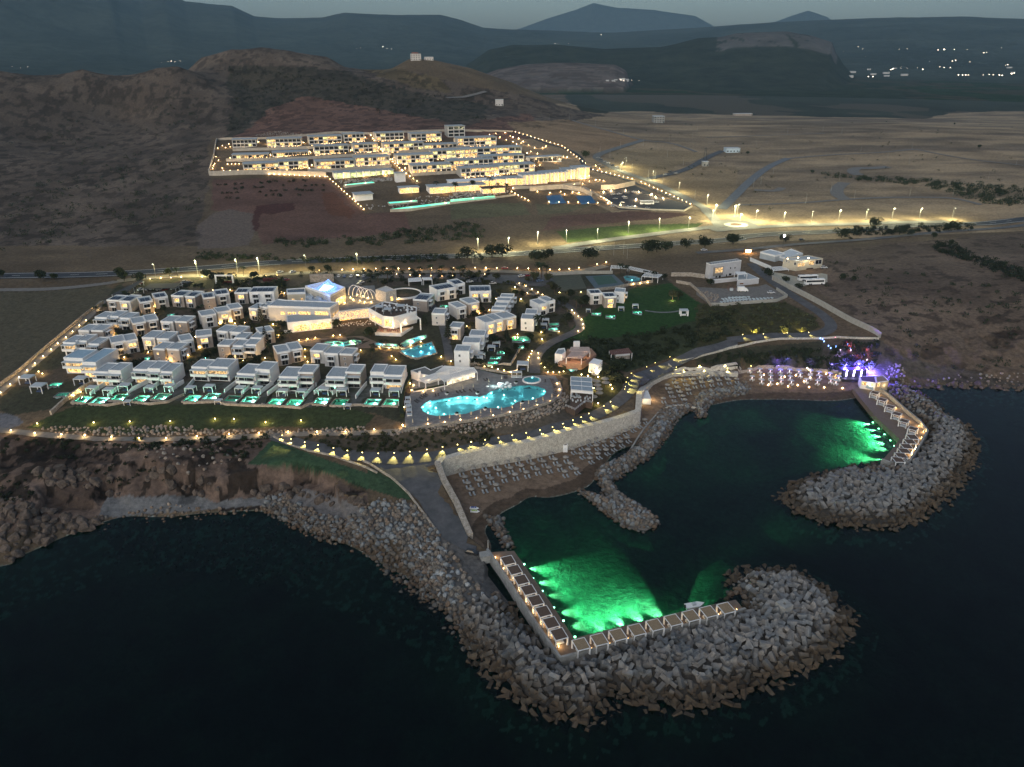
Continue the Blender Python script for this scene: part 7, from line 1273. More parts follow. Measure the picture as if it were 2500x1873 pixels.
lamps('3',[(1137,900),(1233,960),(1137,1103),(1060,890),(1103,985),(1247,990),(1010,880)],'among the umbrellas beside the gridded pavilion',150,(1,.74,.3),big=1.4)
# blue stage lighting on the cliff
for u,v,e,cl in ((540,680,200,(.18,.12,1)),(600,670,150,(.14,.12,1)),(755,680,90,(.2,.15,1)),(900,700,380,(.2,.14,1)),(990,700,2600,(.10,.07,1)),(1080,690,3000,(.10,.06,1)),(1150,720,4600,(.12,.09,1)),(1180,735,2200,(.14,.1,1)),(1075,640,90,(1,.12,.2)),(1020,570,80,(1,.1,.25)),(1135,600,90,(1,.15,.25)),(960,610,180,(.4,.3,1))):
    p=hit(*q('4',u,v)); t=thing('stage_light',p,0,'%s stage light aimed at the cliff, %d steps right'%('red' if cl[0]>.9 else 'violet-blue',0),'stage light','stage lights'); t['label']='%s stage light at the foot of the cliff near %s'%('red' if cl[0]>.9 else 'violet-blue',{540:'the lit palm',600:'the blue bush left',755:'the small square shrub',900:'the long violet bush',990:'the stage left side',1080:'the stage backdrop',1150:'the brightest violet rocks',1180:'the restaurant hut roof',1075:'the purple bank centre',1020:'the upper red creeper',1135:'the tall red creeper',960:'the thin upper creeper'}[u])
    MB().lathe([(.12,0),(.2,.25),(.2,.5),(.08,.6)],6).build('lamp_head',DRK,t); lamp((0,-2.2,1.6),cl,e*6,.3,par=t)
plants('palm','4',[(540,690)],'washed violet by the stage lights','palm tree',(.9,.9),0,'%s palm of the beach, %s')
for i,(u,v) in enumerate(((480,650),(560,655),(610,660),(760,680),(900,700),(990,690),(1050,680),(1110,690),(1170,720),(1190,700),(940,690),(1020,560),(1040,590),(1130,610),(1120,640),(960,590),(1060,640))):
    p=hit(*q('4',u,v)); plant('shrub_b',p,random.uniform(1.1,1.9),'violet-lit shrub on the stage cliff, %s in order of planting'%od(i),'bush','shrubs on the stage cliff')
for i,(u,v,c_) in enumerate(((1015,545,0),(1030,570,0),(1035,590,1),(1020,560,1),(1130,600,0),(1125,625,1),(1120,640,2),(1150,665,2),(890,570,1),(905,585,1),(850,525,1),(935,512,0),(970,600,2),(1055,635,2),(1140,590,0),(940,575,1),(835,520,1),(860,540,1),(1040,600,2),(1115,650,2))):
    p=hit(*q('4',u,v)); t=thing('fairy_light',p,0,'','string light','string lights on the cliff'); t['label']='%s cluster of fairy lights on the cliff above the stage, %s hung'%(('red','blue','pinkish white')[c_],od(i)); MB().lathe([(.05,0),(.28,.3),(.3,.6),(.1,.9)],6).build('lights',mat('fairy%d'%c_,(1,1,1),.5,0,emit=((1,.06,.15),(.15,.35,1),(1,.6,.9))[c_],es=3.5,sample=False),t)  # glowing clusters added in place of red and blue lit creepers
# ------------------------------------------------------------------ street lamps
def poles(z,pts,lab,cat='street lamp',lit=True,h=9.,e=1500,group='street lamps',side=-1,cl=(1,.93,.50)):
    for i,(u,v) in enumerate(pts):
        p=hit(*q(z,u,v)); t=thing('street_lamp' if lit else 'utility_pole',p,0,lab%od(i),cat,group)
        MB().rod((0,0,-.5),(0,0,h),.13,.07,5).build('pole',mat('pole_pale',(.17,.17,.16),.7,.1,1.) if lit else mat('pole_grey',(.28,.27,.25),.8,.1,1.),t)
        b=MB(); b.rod((0,0,h),(0,1.6*side,h+.25),.06,.05,4); b.build('arm',MATS.get('pole_pale') if lit else MATS['pole_grey'],t)
        if lit: MB().box(-.18,.18,1.3*side-.35,1.3*side+.35,h+.1,h+.26).build('lamp_head',mat('street_head',(1,1,.9),.5,0,emit=(1,.96,.7),es=3,sample=False),t); lamp((0,2.0*side,h-.4),cl,e*2.6,.25,par=t)
poles('7',[(400,722),(588,735),(775,728),(958,722),(1142,716),(1318,710),(1503,708),(1725,706)],'tall lit street lamp east of the roundabout, %s from the west',e=5200)
poles('6',[(212,1055),(447,1050),(672,1000),(893,985),(1132,975),(1370,918),(1607,890),(1835,880)],'lit street lamp west of the roundabout, %s from the west',e=4600)
poles('6',[(1350,400),(1560,505),(1760,600),(1978,700),(2040,780),(1320,432)],'lit street lamp on the road up to the hillside hotel, %s from the top',e=4200)
poles('7',[(108,720),(255,690),(275,680),(292,750)],'lit street lamp around the roundabout, %s from the west',e=3600)
poles('5',[(10,1235),(318,1222),(487,1210),(845,1190),(1245,1180)],'lit lamp on the service road behind the villas, %s from the left',e=2400,cl=(1,.9,.42)); poles('1',[(1205,125),(1530,115),(1835,85),(2000,78)],'slim lamp over the left car park, %s from the left',e=1900,cl=(1,.88,.4))
poles('6',[(760,45),(915,35),(1118,90),(1335,150),(1486,245),(1310,260),(1152,305),(1228,330),(1228,430),(1310,430),(1575,130),(1685,205),(1865,185),(1672,330),(1795,390),(1400,440),(1525,490),(1577,500),(1883,655),(2195,780),(1635,530),(1905,120)],'unlit thin pole on the fallow plots, %s from the west','pole',False,8.5,group='poles on the fallow plots')
poles('7',[(385,490),(435,470),(518,400),(738,600),(908,520),(1065,570),(965,445),(1270,475),(1290,300),(1435,335),(1108,260),(1565,510),(1730,550),(1968,445),(2157,345),(1455,235),(555,300),(402,220),(615,130),(853,120),(980,130),(1440,550),(70,610)],'unlit pole on the eastern plots, %s in order eastward','pole',False,8.5,group='poles on the eastern plots')
poles('6',[(1258,1085),(1333,1080),(1362,1110),(173,1150)],'dark wooden pole beside the highway, %s from the west','pole',False,9,group='wooden poles by the highway')
# ------------------------------------------------------------------ vehicles
def car(kind,body):
    t=thing('parked_car',(0,0,-80)); L,W,Hh=4.3,1.75,1.45
    b=MB(); pr_=[(-2.15,.35),(-2.1,.8),(-1.9,.9),(-1.1,.95),(1.1,.92),(2.05,.75),(2.15,.35)]; n=len(pr_)
    b.add([(x,-W/2,z) for x,z in pr_]+[(x,W/2,z) for x,z in pr_],[tuple(range(n)),tuple(range(n,2*n))[::-1]]+[(i,i+n,(i+1)%n+n,(i+1)%n) for i in range(n)]); b.build('body',body,t)
    b=MB(); b.add([(-1.7,-.8,.92),(1.05,-.8,.92),(1.05,.8,.92),(-1.7,.8,.92),(-1.4,-.62,1.42),(.35,-.62,1.42),(.35,.62,1.42),(-1.4,.62,1.42)],[(0,1,5,4),(1,2,6,5),(2,3,7,6),(3,0,4,7),(4,5,6,7)]); b.build('glazing',GLD,t); MB().box(-1.38,.33,-.6,.6,1.41,1.47).build('roof',body,t)
    for x in (-1.3,1.35):
        for y in (-.8,.8): MB().rod((x,y-.1,.33),(x,y+.1,.33),.33,n=10).build('wheel',DRK,t)
    return t
CP_={}
CC={'white':(.6,.6,.6),'grey':(.25,.26,.27),'blue':(.08,.13,.25),'red':(.25,.02,.02),'black':(.02,.02,.02)}
def cars(z,pts,where,group,yaw=1.57):
    for i,(u,v,c_) in enumerate(pts):
        p=hit(*q(z,u,v)); y=yaw+random.uniform(-.1,.1); p=p+np.array([0,0,.3])
        if c_ not in CP_: CP_[c_]=t=car(0,mat('paint_'+c_,CC[c_],.3,.05,1.,spec=.5)); t.location=p; t.rotation_euler=(0,0,y)
        else: t=dup(CP_[c_],p,y)
        tag(t,'%s parked car, %s from the left %s'%(c_,od(i),where),'car',group)
cars('C',[(945,85,'white'),(1018,85,'blue'),(1098,85,'white'),(1175,88,'black'),(1250,85,'grey')],'behind the reception building','cars behind the hotel'); cars('C',[(1215,165,'white'),(1180,195,'grey'),(375,35,'white'),(220,38,'white'),(300,135,'red')],'on the hotel forecourt','cars behind the hotel',.9)
cars('D',[(840,155,'white'),(1120,175,'white'),(1475,85,'white'),(1548,80,'red'),(1650,115,'black'),(1700,145,'blue')],'in the villa car park','cars in the villa car park',.3)
cars('A',[(1360,190,'white'),(1480,185,'grey'),(1550,180,'white'),(1650,190,'white'),(1740,190,'red'),(1870,175,'white'),(1960,130,'white'),(1270,120,'white'),(1310,100,'red'),(1345,85,'white'),(1210,160,'grey'),(2030,75,'grey'),(2110,85,'black')],'under the carports','cars by the carports',.9)
cars('6',[(1255,620,'white'),(1300,618,'white'),(1355,608,'grey'),(1415,603,'white'),(1340,640,'white'),(1350,652,'grey'),(1270,655,'grey'),(1325,685,'white'),(1590,682,'white'),(1255,712,'white'),(1370,718,'white'),(1405,716,'white'),(1520,728,'grey'),(980,570,'white')],'in the hillside hotel car park','cars at the hillside hotel',.3)
cars('6',[(1135,338,'grey'),(1160,352,'black'),(1190,368,'grey'),(1215,378,'white'),(1250,395,'black'),(1285,410,'white'),(1655,468,'grey'),(1690,445,'black'),(1740,458,'grey'),(1150,395,'grey'),(1175,410,'black')],'lining the side road above the roundabout','cars on the side road',2.6)
cars('F',[(1260,675,'white'),(2150,250,'white')],'in the workshop yards','cars in the yards',.1); cars('6',[(1955,1052,'white'),(420,1195,'red')],'on the roads by the highway','cars on the roads',.1); cars('7',[(710,852,'black')],'on the service road past the sheds','cars on the roads',.1); cars('9',[(272,275,'black')],'at the landward end of the near quay','cars at the quay',-.35)
def coach(p,yaw,lab):
    t=thing('coach',p,yaw,lab,'coach','coaches'); b=MB(); b.add([(-6.2,-1.25,.35),(6.1,-1.25,.35),(6.1,1.25,.35),(-6.2,1.25,.35),(-6.1,-1.2,3.4),(5.7,-1.2,3.45),(5.7,1.2,3.45),(-6.1,1.2,3.4)],[(0,3,2,1),(4,5,6,7),(0,1,5,4),(1,2,6,5),(2,3,7,6),(3,0,4,7)]); b.build('body',WHT,t)
    for s in (-1,1): MB().box(-5.8,5.2,s*1.24-.04,s*1.24+.04,1.75,2.85).build('side_window',GLD,t)
    MB().box(5.8,6.12,-1.1,1.1,1.5,3.).build('windscreen',GLD,t); MB().box(-6.2,-6.12,-1.,1.,1.9,2.9).build('rear_window',GLD,t)
    for x in (-3.6,-2.5,4.):
        for s in (-1,1): MB().rod((x,s*1.1,.5),(x,s*1.32,.5),.5,n=12).build('wheel',DRK,t)
    for x in (-3,1.5): MB().box(x-.8,x+.8,-.6,.6,3.4,3.6).build('roof_hatch',CAN,t)
p=hit(*q('F',1990,520)); coach(p+[0,0,.2],.12,'white coach with black windows parked in front of the other one'); p=hit(*q('F',1900,470)); coach(p+[0,2.2,.2],.12,'white coach half hidden behind the front one in the workshop yard'); p=hit(*q('6',1515,695)); coach(p+[0,0,.3],.05,'white coach in the hillside hotel car park')
p=hit(*q('F',775,640)); t=thing('box_truck',p,.0,'white box truck standing in the lounger yard','truck'); MB().box(-3,1.,-1.1,1.1,.7,3.2).build('cargo_box',WHT,t); b=MB(); b.add([(1.1,-1,.5),(3.2,-1,.5),(3.2,1,.5),(1.1,1,.5),(1.1,-1,2.3),(2.2,-1,2.3),(2.2,1,2.3),(1.1,1,2.3),(3.2,-1,1.3),(3.2,1,1.3)],[(0,1,8,5,4),(3,7,6,9,2),(4,5,6,7),(5,8,9,6),(8,1,2,9),(0,4,7,3),(0,3,2,1)]); b.build('cab',WHT,t); b=MB(); [b.rod((x,y-.1,.45),(x,y+.1,.45),.45,n=10) for x in (-2,2.3) for y in (-1,1)]; 
for x in (-2,2.3):
    for y in (-1,1): MB().rod((x,y-.12,.45),(x,y+.12,.45),.45,n=10).build('wheel',DRK,t)
t=thing('tool_cage',hit(*q('F',590,620)),0,'rusty frame cage beside the box truck','cage'); b=MB(); [b.rod((a,c_,0),(a,c_,3.2),.08,n=4) for a in (-2,2) for c_ in (-1,1)]; [b.rod((-2,c_,z_),(2,c_,z_),.06,n=4) for c_ in (-1,1) for z_ in (1.6,3.2)]; b.build('frame',mat('rust',(.2,.1,.07),.9,.3,2.),t); MB().box(-.9,.9,-.7,.7,0,1.5).build('crate',CAN,t)
pm=MB().box(-.9,.9,-.36,.36,.0,.42).add([(-.9,-.36,.42),(-.3,-.36,.42),(-.3,.36,.42),(-.9,.36,.42),(-.9,-.36,.8),(-.9,.36,.8)],[(0,1,4),(3,5,2),(0,4,5,3),(1,2,5,4)]); PM=mesh('stored_lounger',pm.v,pm.f,mat('stored_white',(.55,.62,.64),.7,.1,1.))
rows=[[(420+i*52,822-i*5) for i in range(9)],[(440+i*55,768-i*4) for i in range(9)],[(470+i*55,790-i*3) for i in range(8)],[(900+i*62,770-i*3) for i in range(7)],[(915+i*62,795-i*6) for i in range(5)],[(560+i*60,745-i*2) for i in range(5)]]
for j,rw in enumerate(rows):
    for i,(u,v) in enumerate(rw): p=hit(*q('F',u,v)); o=bpy.data.objects.new('stored_lounger',PM); C.objects.link(o); o.location=(p[0],p[1],p[2]+.15); o.rotation_euler=(0,0,1.9); tag(o,'stacked white loungers in the yard, %s from left, %s row from the wall'%(od(i),od(j)),'sun lounger','stored loungers in the yard')
# terrace furniture round the large pool
um=None
UP_=[(230,850),(407,825),(547,805),(665,795),(785,780),(915,757),(1027,740),(1145,725),(1272,703),(1398,680),(1495,655),(1590,630),(1677,605),(1755,583),(1862,548),(818,450),(940,432),(1120,372),(1275,335),(700,400),(370,480)]
for i,(u,v) in enumerate(UP_):
    p=un(*q('E',u,v),ZD)
    if um is None: um=thing('closed_umbrella',p); MB().rod((0,0,0),(0,0,2.5),.05).build('pole',WOD,um); MB().lathe([(.42,0),(.42,.08)],8).build('base',CON,um); MB().lathe([(.22,.9),(.26,1.1),(.12,2.2),(.03,2.6)],7).build('canopy',mat('cream_cloth',(.5,.45,.34),.9,.1,2.),um); t=um
    else: t=dup(um,p)
    tag(t,'folded cream umbrella on the pool terrace, %s %s'%(od(i if i<15 else i-15),'along the lower rim' if i<15 else 'on the upper side'),'umbrella','closed umbrellas on the pool terrace')
PL=None
for i,(u,v) in enumerate(((630,500),(988,495),(1440,372),(1513,605),(1077,680),(742,738))):
    p=un(*q('E',u,v),ZD)
    if PL is None: PL=thing('planter',p); MB().lathe([(.45,0),(.85,.5),(.9,.75),(.7,.75)],12).build('bowl',WHT,PL); b=MB(); leafcloud(b,(0,0,1.),.75,.5,90,.14,random.Random(4)); b.build('plant',LEF,PL); t=PL
    else: t=dup(PL,p)
    tag(t,'white bowl planter with a dark bush, %s around the large pool'%od(i),'planter','bowl planters')
lm=MB().box(-.35,.35,-.95,.4,.25,.35).add([(-.35,.4,.28),(.35,.4,.28),(.35,1,.8),(-.35,1,.8),(-.35,.38,.36),(.35,.38,.36),(.35,.98,.88),(-.35,.98,.88)],[(0,3,2,1),(4,5,6,7),(0,1,5,4),(1,2,6,5),(2,3,7,6),(3,0,4,7)]); [lm.box(a-.03,a+.03,c_-.03,c_+.03,0,.25) for a in (-.3,.3) for c_ in (-.85,.3)]; LM=mesh('terrace_lounger',lm.v,lm.f,mat('lounger_dark',(.07,.06,.06),.8,.2,2.))
for i,(u,v,a) in enumerate(((270,590,.9),(290,575,.9),(330,550,.9),(345,530,.9),(370,520,.9),(390,505,.9),(500,515,.2),(530,510,.2),(755,480,.6),(795,475,.6),(835,465,.6),(910,460,.6),(955,455,.6),(570,465,.5),(1075,335,.7),(1110,330,.7),(1330,305,.3),(1310,308,.3),(1860,325,1.5),(1870,345,1.5),(1880,365,1.5),(1890,385,1.5),(1895,405,1.5),(1900,425,1.5),(1905,450,1.5),(1905,470,1.5),(1900,490,1.5),(1895,515,1.5),(1785,345,0))):
    p=un(*q('E',u,v),ZD); o=bpy.data.objects.new('terrace_lounger',LM); C.objects.link(o); o.location=tuple(p); o.rotation_euler=(0,0,a); tag(o,'dark lounger on the pool terrace, %s %s'%(od(i if i<18 else i-18),'from the left, upper side' if i<18 else 'down the right-hand edge'),'sun lounger','dark loungers on the pool terrace')
for i,(u,v) in enumerate(((175,590),(165,640),(185,680),(190,740))):
    p=un(*q('E',u,v),ZD); t=thing('day_bed',p,.2,'white day bed on the left rim of the pool terrace, %s from the top'%od(i),'day bed','day beds on the pool terrace rim'); MB().box(-1,1,-1,1,.05,.5).build('mattress',CAN,t); b=MB(); [b.rod((a,c_,0),(a,c_,2.3),.06,n=4) for a in (-1,1) for c_ in (-1,1)]; [b.rod((-1,c_,2.3),(1,c_,2.3),.05,n=4) for c_ in (-1,1)]; b.build('frame',FRM,t); MB().box(-1.1,1.1,-1.1,1.1,2.3,2.38).build('canopy',CAN,t)
ug=None
for i,(u,v) in enumerate(((1115,900),(1125,955),(1130,985),(1140,1015),(1145,1045),(1190,935),(1195,965),(1085,945),(1100,1075))):
    p=hit(*q('3',u,v))
    t=dup(UM0,p,0) if True else None; t.scale=(1.5,1.5,1.2); tag(t,'large grey umbrella beside the gridded pavilion, %s in the group'%od(i),'umbrella','umbrellas beside the pavilion')
# garden pergolas
GPm=None
GPp=[('1',718,1005,1),('1',848,1018,1),('1',970,990,1.1),('1',1165,1000,1),('1',1318,990,1),('1',1475,1005,1),('1',1620,995,1),('1',1860,1005,1),('1',1990,1007,1),('1',2180,1030,1),('2',615,1025,1),('2',750,1030,1),('2',925,1018,1.1),('2',1065,1025,1.1),('2',1320,1025,1),('2',1468,1028,1.1),('1',993,1100,.7),('1',1690,1092,.7),('2',1105,1130,.7),('1',310,1000,1.3),('1',635,940,1.2),('1',220,935,1.3),('D',950,1120,.95),('D',985,1070,.9),('D',1105,985,.9),('D',1165,935,.9),('D',1745,710,.9),('D',1770,650,.9),('D',1490,1220,1.3),('3',1062,385,.6),('3',1315,375,.8),('3',1425,355,.8)]
for i,(z,u,v,s) in enumerate(GPp):
    p=hit(*q(z,u,v))
    if GPm is None: GPm=thing('garden_pergola',p,-.07); b=MB(); [b.box(a-.1,a+.1,c_-.1,c_+.1,0,2.5) for a in (-1.9,1.9) for c_ in (-1.6,1.6)]; [b.box(-1.9,1.9,c_-.1,c_+.1,2.35,2.55) for c_ in (-1.6,1.6)]; [b.box(a-.1,a+.1,-1.6,1.6,2.36,2.54) for a in (-1.9,1.9)]; b.build('frame',WHT,GPm); MB().box(-2.05,2.05,-1.75,1.75,2.56,2.66).build('roof',CAN,GPm); MB().box(-.9,.9,-.6,.7,.1,.45).build('seating',mat('blue_cushion',(.05,.08,.16),.8,.3,2.),GPm); t=GPm
    else: t=dup(GPm,p,-.07)
    t.scale=(s,s,s); tag(t,('white pergola in the front gardens, %s from the left'%od(i)) if i<16 else 'white pergola %s'%['standing small below the left pools','standing small between the middle pools','standing small below the right pools','in the far left garden by the teal pool','beside the corner villa','over glowing lights at the far left','beside the lowest terrace pool','beside the middle terrace pool','beside the upper terrace pool','behind the upper terrace pool','beside the brightest villa pool','behind the brightest villa pool','spanning the lamp-lit path by the lane','left of the trio villas','right of the lit trio villa','on the terrace of the trio villas'][i-16],'pergola','garden pergolas')
# ------------------------------------------------------------------ hillside hotel
HG=mat('hotel_grey',(.42,.40,.36),.85,.12,.3); HWL=mat('hotel_wall',(.44,.39,.32),.9,.2,.3,bump=.2); WARM2=(1,.68,.32)
HW_=glow('hotel_window',(1,.55,.18),.85,.95,.6); HWG=glow('hotel_window_green',(.95,.80,.30),.8,.9,.5)
HB_=[('5',283,252,462,248,2,6,'d'),('5',548,245,808,240,2,8,'m'),('5',872,228,1112,215,2,7,'m'),('5',1140,208,1287,200,2,5,'m'),('5',1385,200,1592,190,2,6,'m'),('5',1655,205,1862,190,2,6,'m'),('5',1942,172,2062,166,3,3,'d'),
 ('5',280,342,552,335,1,9,'w'),('5',590,325,862,315,1,9,'m'),('5',915,305,1172,295,2,7,'m'),('5',1217,290,1392,280,2,5,'g'),('5',1450,285,1742,270,2,8,'g'),('5',1757,265,1992,250,1,8,'g'),('5',2015,240,2262,218,2,7,'w'),
 ('5',370,445,636,432,2,8,'w'),('5',640,425,862,415,2,6,'w'),('5',925,425,1192,400,2,8,'w'),('5',1230,395,1482,380,2,8,'w'),('5',1550,378,1792,355,2,8,'w'),('5',1822,340,2052,315,2,8,'w'),('6',105,325,400,280,2,9,'w'),
 ('5',1665,458,1922,430,2,8,'w'),('5',1945,420,2212,385,2,9,'w'),('6',240,385,500,355,2,8,'w'),('6',80,480,360,460,2,8,'w'),('6',370,455,605,430,2,7,'w')]
ROWL=['top row','second row','third row','lowest row']
for i,(z,u1,v1,u2,v2,st_,nb_,kd) in enumerate(HB_):
    A=hit(*q(z,u1,v1)); B=hit(*q(z,u2,v2)); g_=min(A[2],B[2])+.3; A=un(*q(z,u1,v1),g_); B=un(*q(z,u2,v2),g_); L=np.linalg.norm((B-A)[:2]); yw=math.atan2(B[1]-A[1],B[0]-A[0]); yw=max(-.35,min(.35,yw)); h_=3.8*st_+.4; row=0 if i<7 else 1 if i<14 else 2 if i<21 else 3
    t=thing('hotel_block',A,yw,'%s hillside hotel block with %s rooms, %s from left, %s'%({1:'single-storey',2:'two-storey',3:'three-storey'}[st_],{'w':'glowing','m':'partly lit','d':'dark','g':'dim'}[kd],od(i-(0,7,14,21)[row]),ROWL[row]),'hotel block','blocks of the hillside hotel')
    MB().box(-.6,L+.6,0,14,-9,h_).build('wall',HG,t); rf=MB().box(-.9,L+.9,-1.8,14.4,h_,h_+.4).build('roof',RFG,t)
    bw=L/nb_
    for s in range(st_):
        b=MB(); b.box(0,L,-1.8,0,s*3.8-.15,s*3.8+.1)
        for k in range(nb_+1): b.box(k*bw-.14,k*bw+.14,-1.75,0,s*3.8,s*3.8+3.8)
        b.build('balcony',WHT,t); b=MB(); b.box(.1,L-.1,-1.78,-1.72,s*3.8+.1,s*3.8+.8); b.build('balustrade',LGR,t)
        for k in range(nb_):
            lit=random.random()<{'w':.64,'m':.3,'d':.06,'g':.4}[kd]; MB().box(k*bw+.35,(k+1)*bw-.35,-.12,-.03,s*3.8+.2,s*3.8+3.1).build('window',(HW_ if random.random()<.7 else HWG) if lit else GLD,t)
    if kd!='d':
        b=MB(); rr=random.Random(i)
        for k in range(nb_*3): x_,y_=rr.uniform(0,L),rr.uniform(-6.5,-2.2); b.box(x_-.16,x_+.16,y_-.16,y_+.16,zg(A[0]+x_*math.cos(yw),A[1]+x_*math.sin(yw)+y_)-A[2]+.3,zg(A[0]+x_*math.cos(yw),A[1]+x_*math.sin(yw)+y_)-A[2]+.8)
        tag(b.build('terrace_lights',LMS,t),kind='stuff')  # random glowing specks, added to imitate the glitter below the rooms
    if kd in 'wmg':
        for k in range(max(1,int(L/14))): lamp((L*(k+.5)/max(1,int(L/14)),-3.5,1.6),WARM2,190 if kd=='w' else 110,.3,par=t)
for k,(z,pts,h_,lab,dr) in enumerate((('5',[(160,200),(135,320),(95,455)],3.,'left end wall of the hillside hotel',4),('5',[(95,455),(100,470),(400,462),(700,468),(1000,478)],4.5,'long pale wall at the foot of the hillside hotel',9),('5',[(160,200),(280,195),(540,190),(860,165),(1100,145),(1350,155),(1600,140),(1900,130),(2200,135)],2.5,'pale wall behind the top row',3),('5',[(280,282),(560,275),(860,265),(1200,245),(1400,240)],3.,'retaining wall above the second row',3),('5',[(230,362),(560,355),(860,345),(1200,325),(1500,312)],3.,'retaining wall above the third row, left half',3),('5',[(1560,300),(1800,285),(2100,262)],3.,'retaining wall above the third row, right half',3),('5',[(860,440),(1060,445),(1200,430),(1500,410)],3.4,'retaining wall below the third row',4),('5',[(1660,475),(2000,455),(2212,440)],3.,'retaining wall above the glowing hall',4),('6',[(100,130),(480,135)],2.,'thin wall at the upper right corner of the hillside hotel',2),('6',[(480,575),(640,570),(860,555),(1000,540)],2.5,'lamp-lit wall above the sports courts',3),('6',[(610,590),(860,572),(1000,590),(1090,630)],4.,'high lit wall around the blue courts',4),('6',[(1160,580),(1280,575),(1420,545)],4.5,'lit wall behind the car park',4),('6',[(1220,690),(1300,722),(1560,740),(1800,748),(1860,715)],1.5,'low pale wall in front of the coach park',3),('6',[(0,680),(350,645),(500,625)],1.6,'low wall under the green pool',4),('6',[(1020,560),(1200,660),(1240,690)],1.5,'lamp-lit wall left of the car park',3))):
    wall('terrace_wall',qs(z,*pts),h_,.7,HWL,lab,'wall',base=dr,st=8)
# glowing hall and front buildings
def hall(z,u1,v1,u2,v2,h_,lab,glz,depth=14,cols=0,rm=RFG,wm=WHT):
    A=hit(*q(z,u1,v1)); B=hit(*q(z,u2,v2)); g_=min(A[2],B[2])+.3; A=un(*q(z,u1,v1),g_); B=un(*q(z,u2,v2),g_); L=np.linalg.norm((B-A)[:2]); yw=max(-.4,min(.4,math.atan2(B[1]-A[1],B[0]-A[0])))
    t=thing('hotel_hall',A,yw,lab,'building','front buildings of the hillside hotel'); MB().box(0,L,0,depth,-6,h_).build('wall',wm,t); MB().box(-.8,L+.8,-1.5,depth+.5,h_,h_+.5).build('roof',rm,t)
    if glz:
        n_=max(2,int(L/5)); 
        for k in range(n_): MB().box(L*k/n_+.25,L*(k+1)/n_-.25,-.14,-.04,.2,h_-.7).build('window',glz,t)
        for k in range(max(1,int(L/18))): lamp((L*(k+.5)/max(1,int(L/18)),-4.5,2.6),(1,.60,.25),900,.4,par=t)
    for k in range(cols): x=L*(k+.2)/cols; MB().box(x,x+.9,-2.6,-.2,0,h_+.7).build('fin_wall',WHT,t)
    return t
hall('5',1800,610,2230,585,5.5,'long glowing restaurant hall of the hillside hotel',GHS); hall('6',0,565,330,548,5.,'continuation of the glowing hall with white roof',GHS,rm=WHT); hall('6',330,548,560,540,6,'bright lobby pavilion right of the glowing hall',GHS,cols=3); hall('6',562,540,722,520,8.5,'white building with vertical fins, left one',GLW,cols=6); hall('6',722,522,880,505,8.5,'white building with vertical fins, right one',GLW,cols=6); hall('6',885,500,965,495,9.,'broad white block beside the tall gate tower',GLW,cols=3); hall('6',968,500,1066,492,11.,'tall white gate tower at the right end of the front',GHS,cols=2)
hall('5',1568,608,1716,600,4.6,'small glowing pavilion with grey roof, centre front',GHS,depth=9); hall('5',1230,665,1360,655,5.,'white boxy building at the front left corner',None,depth=12); hall('5',1065,495,1520,470,5.2,'long pool pavilion with bright green-lit columns',glow('spa_glass',(.75,.85,.3),1.0,.7,.3),cols=9,depth=12); hall('5',1540,520,1590,510,8.,'narrow white stair tower beside the glass pavilion',None,depth=6)
hall('6',610,370,830,350,5.,'low white angular building on the upper right terraces',GLD,depth=10)
t=hall('6',250,610,420,600,4.5,'timber pergola glowing orange beside the green pool',GHS,depth=9,rm=WOD)
for k,(z,pts,lab) in enumerate((('5',[(1500,728),(1620,712),(2212,640),(2212,655),(1650,722)],'long green-lit lap pool at the hillside hotel front, left part'),('6',[(0,655),(340,625),(345,640),(0,672)],'long green-lit lap pool at the hillside hotel front, right part'),('5',[(1140,540),(1360,515),(1370,525),(1150,545)],'narrow teal pool before the glass pavilion'),('5',[(1480,675),(1700,660),(1700,668),(1490,685)],'upper green pool behind the sunbeds'))):
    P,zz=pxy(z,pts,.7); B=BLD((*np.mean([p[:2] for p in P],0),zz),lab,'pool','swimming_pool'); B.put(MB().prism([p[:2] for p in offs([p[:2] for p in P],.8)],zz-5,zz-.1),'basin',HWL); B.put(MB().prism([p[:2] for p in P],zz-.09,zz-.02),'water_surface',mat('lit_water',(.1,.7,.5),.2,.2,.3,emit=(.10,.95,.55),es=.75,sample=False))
# sunbeds and guests on the hillside terraces: too small to tell apart
b=MB(); r=random.Random(5)
for z,poly in (('5',[(1500,700),(1700,640),(2212,580),(2212,640),(1600,715),(1330,735),(1300,700)]),('6',[(0,600),(420,565),(470,600),(340,625),(0,655)]),('5',[(1090,510),(1500,485),(1530,510),(1120,535)])):
    P=qs(z,*poly); xs=[p[0] for p in P]; ys=[p[1] for p in P]
    for _ in range(420):
        u,v=r.uniform(min(xs),max(xs)),r.uniform(min(ys),max(ys))
        if inpoly(np.array([u]),np.array([v]),P)[0]: p=hit(u,v); b.box(p[0]-.5,p[0]+.5,p[1]-.9,p[1]+.9,p[2]+.1,p[2]+.7)
tag(b.build('terrace_sunbeds',mat('sunbed_mix',(.35,.33,.3),.8,.5,.6)),'crowded small sunbeds and tables on the hillside hotel terraces','sunbeds',kind='stuff')
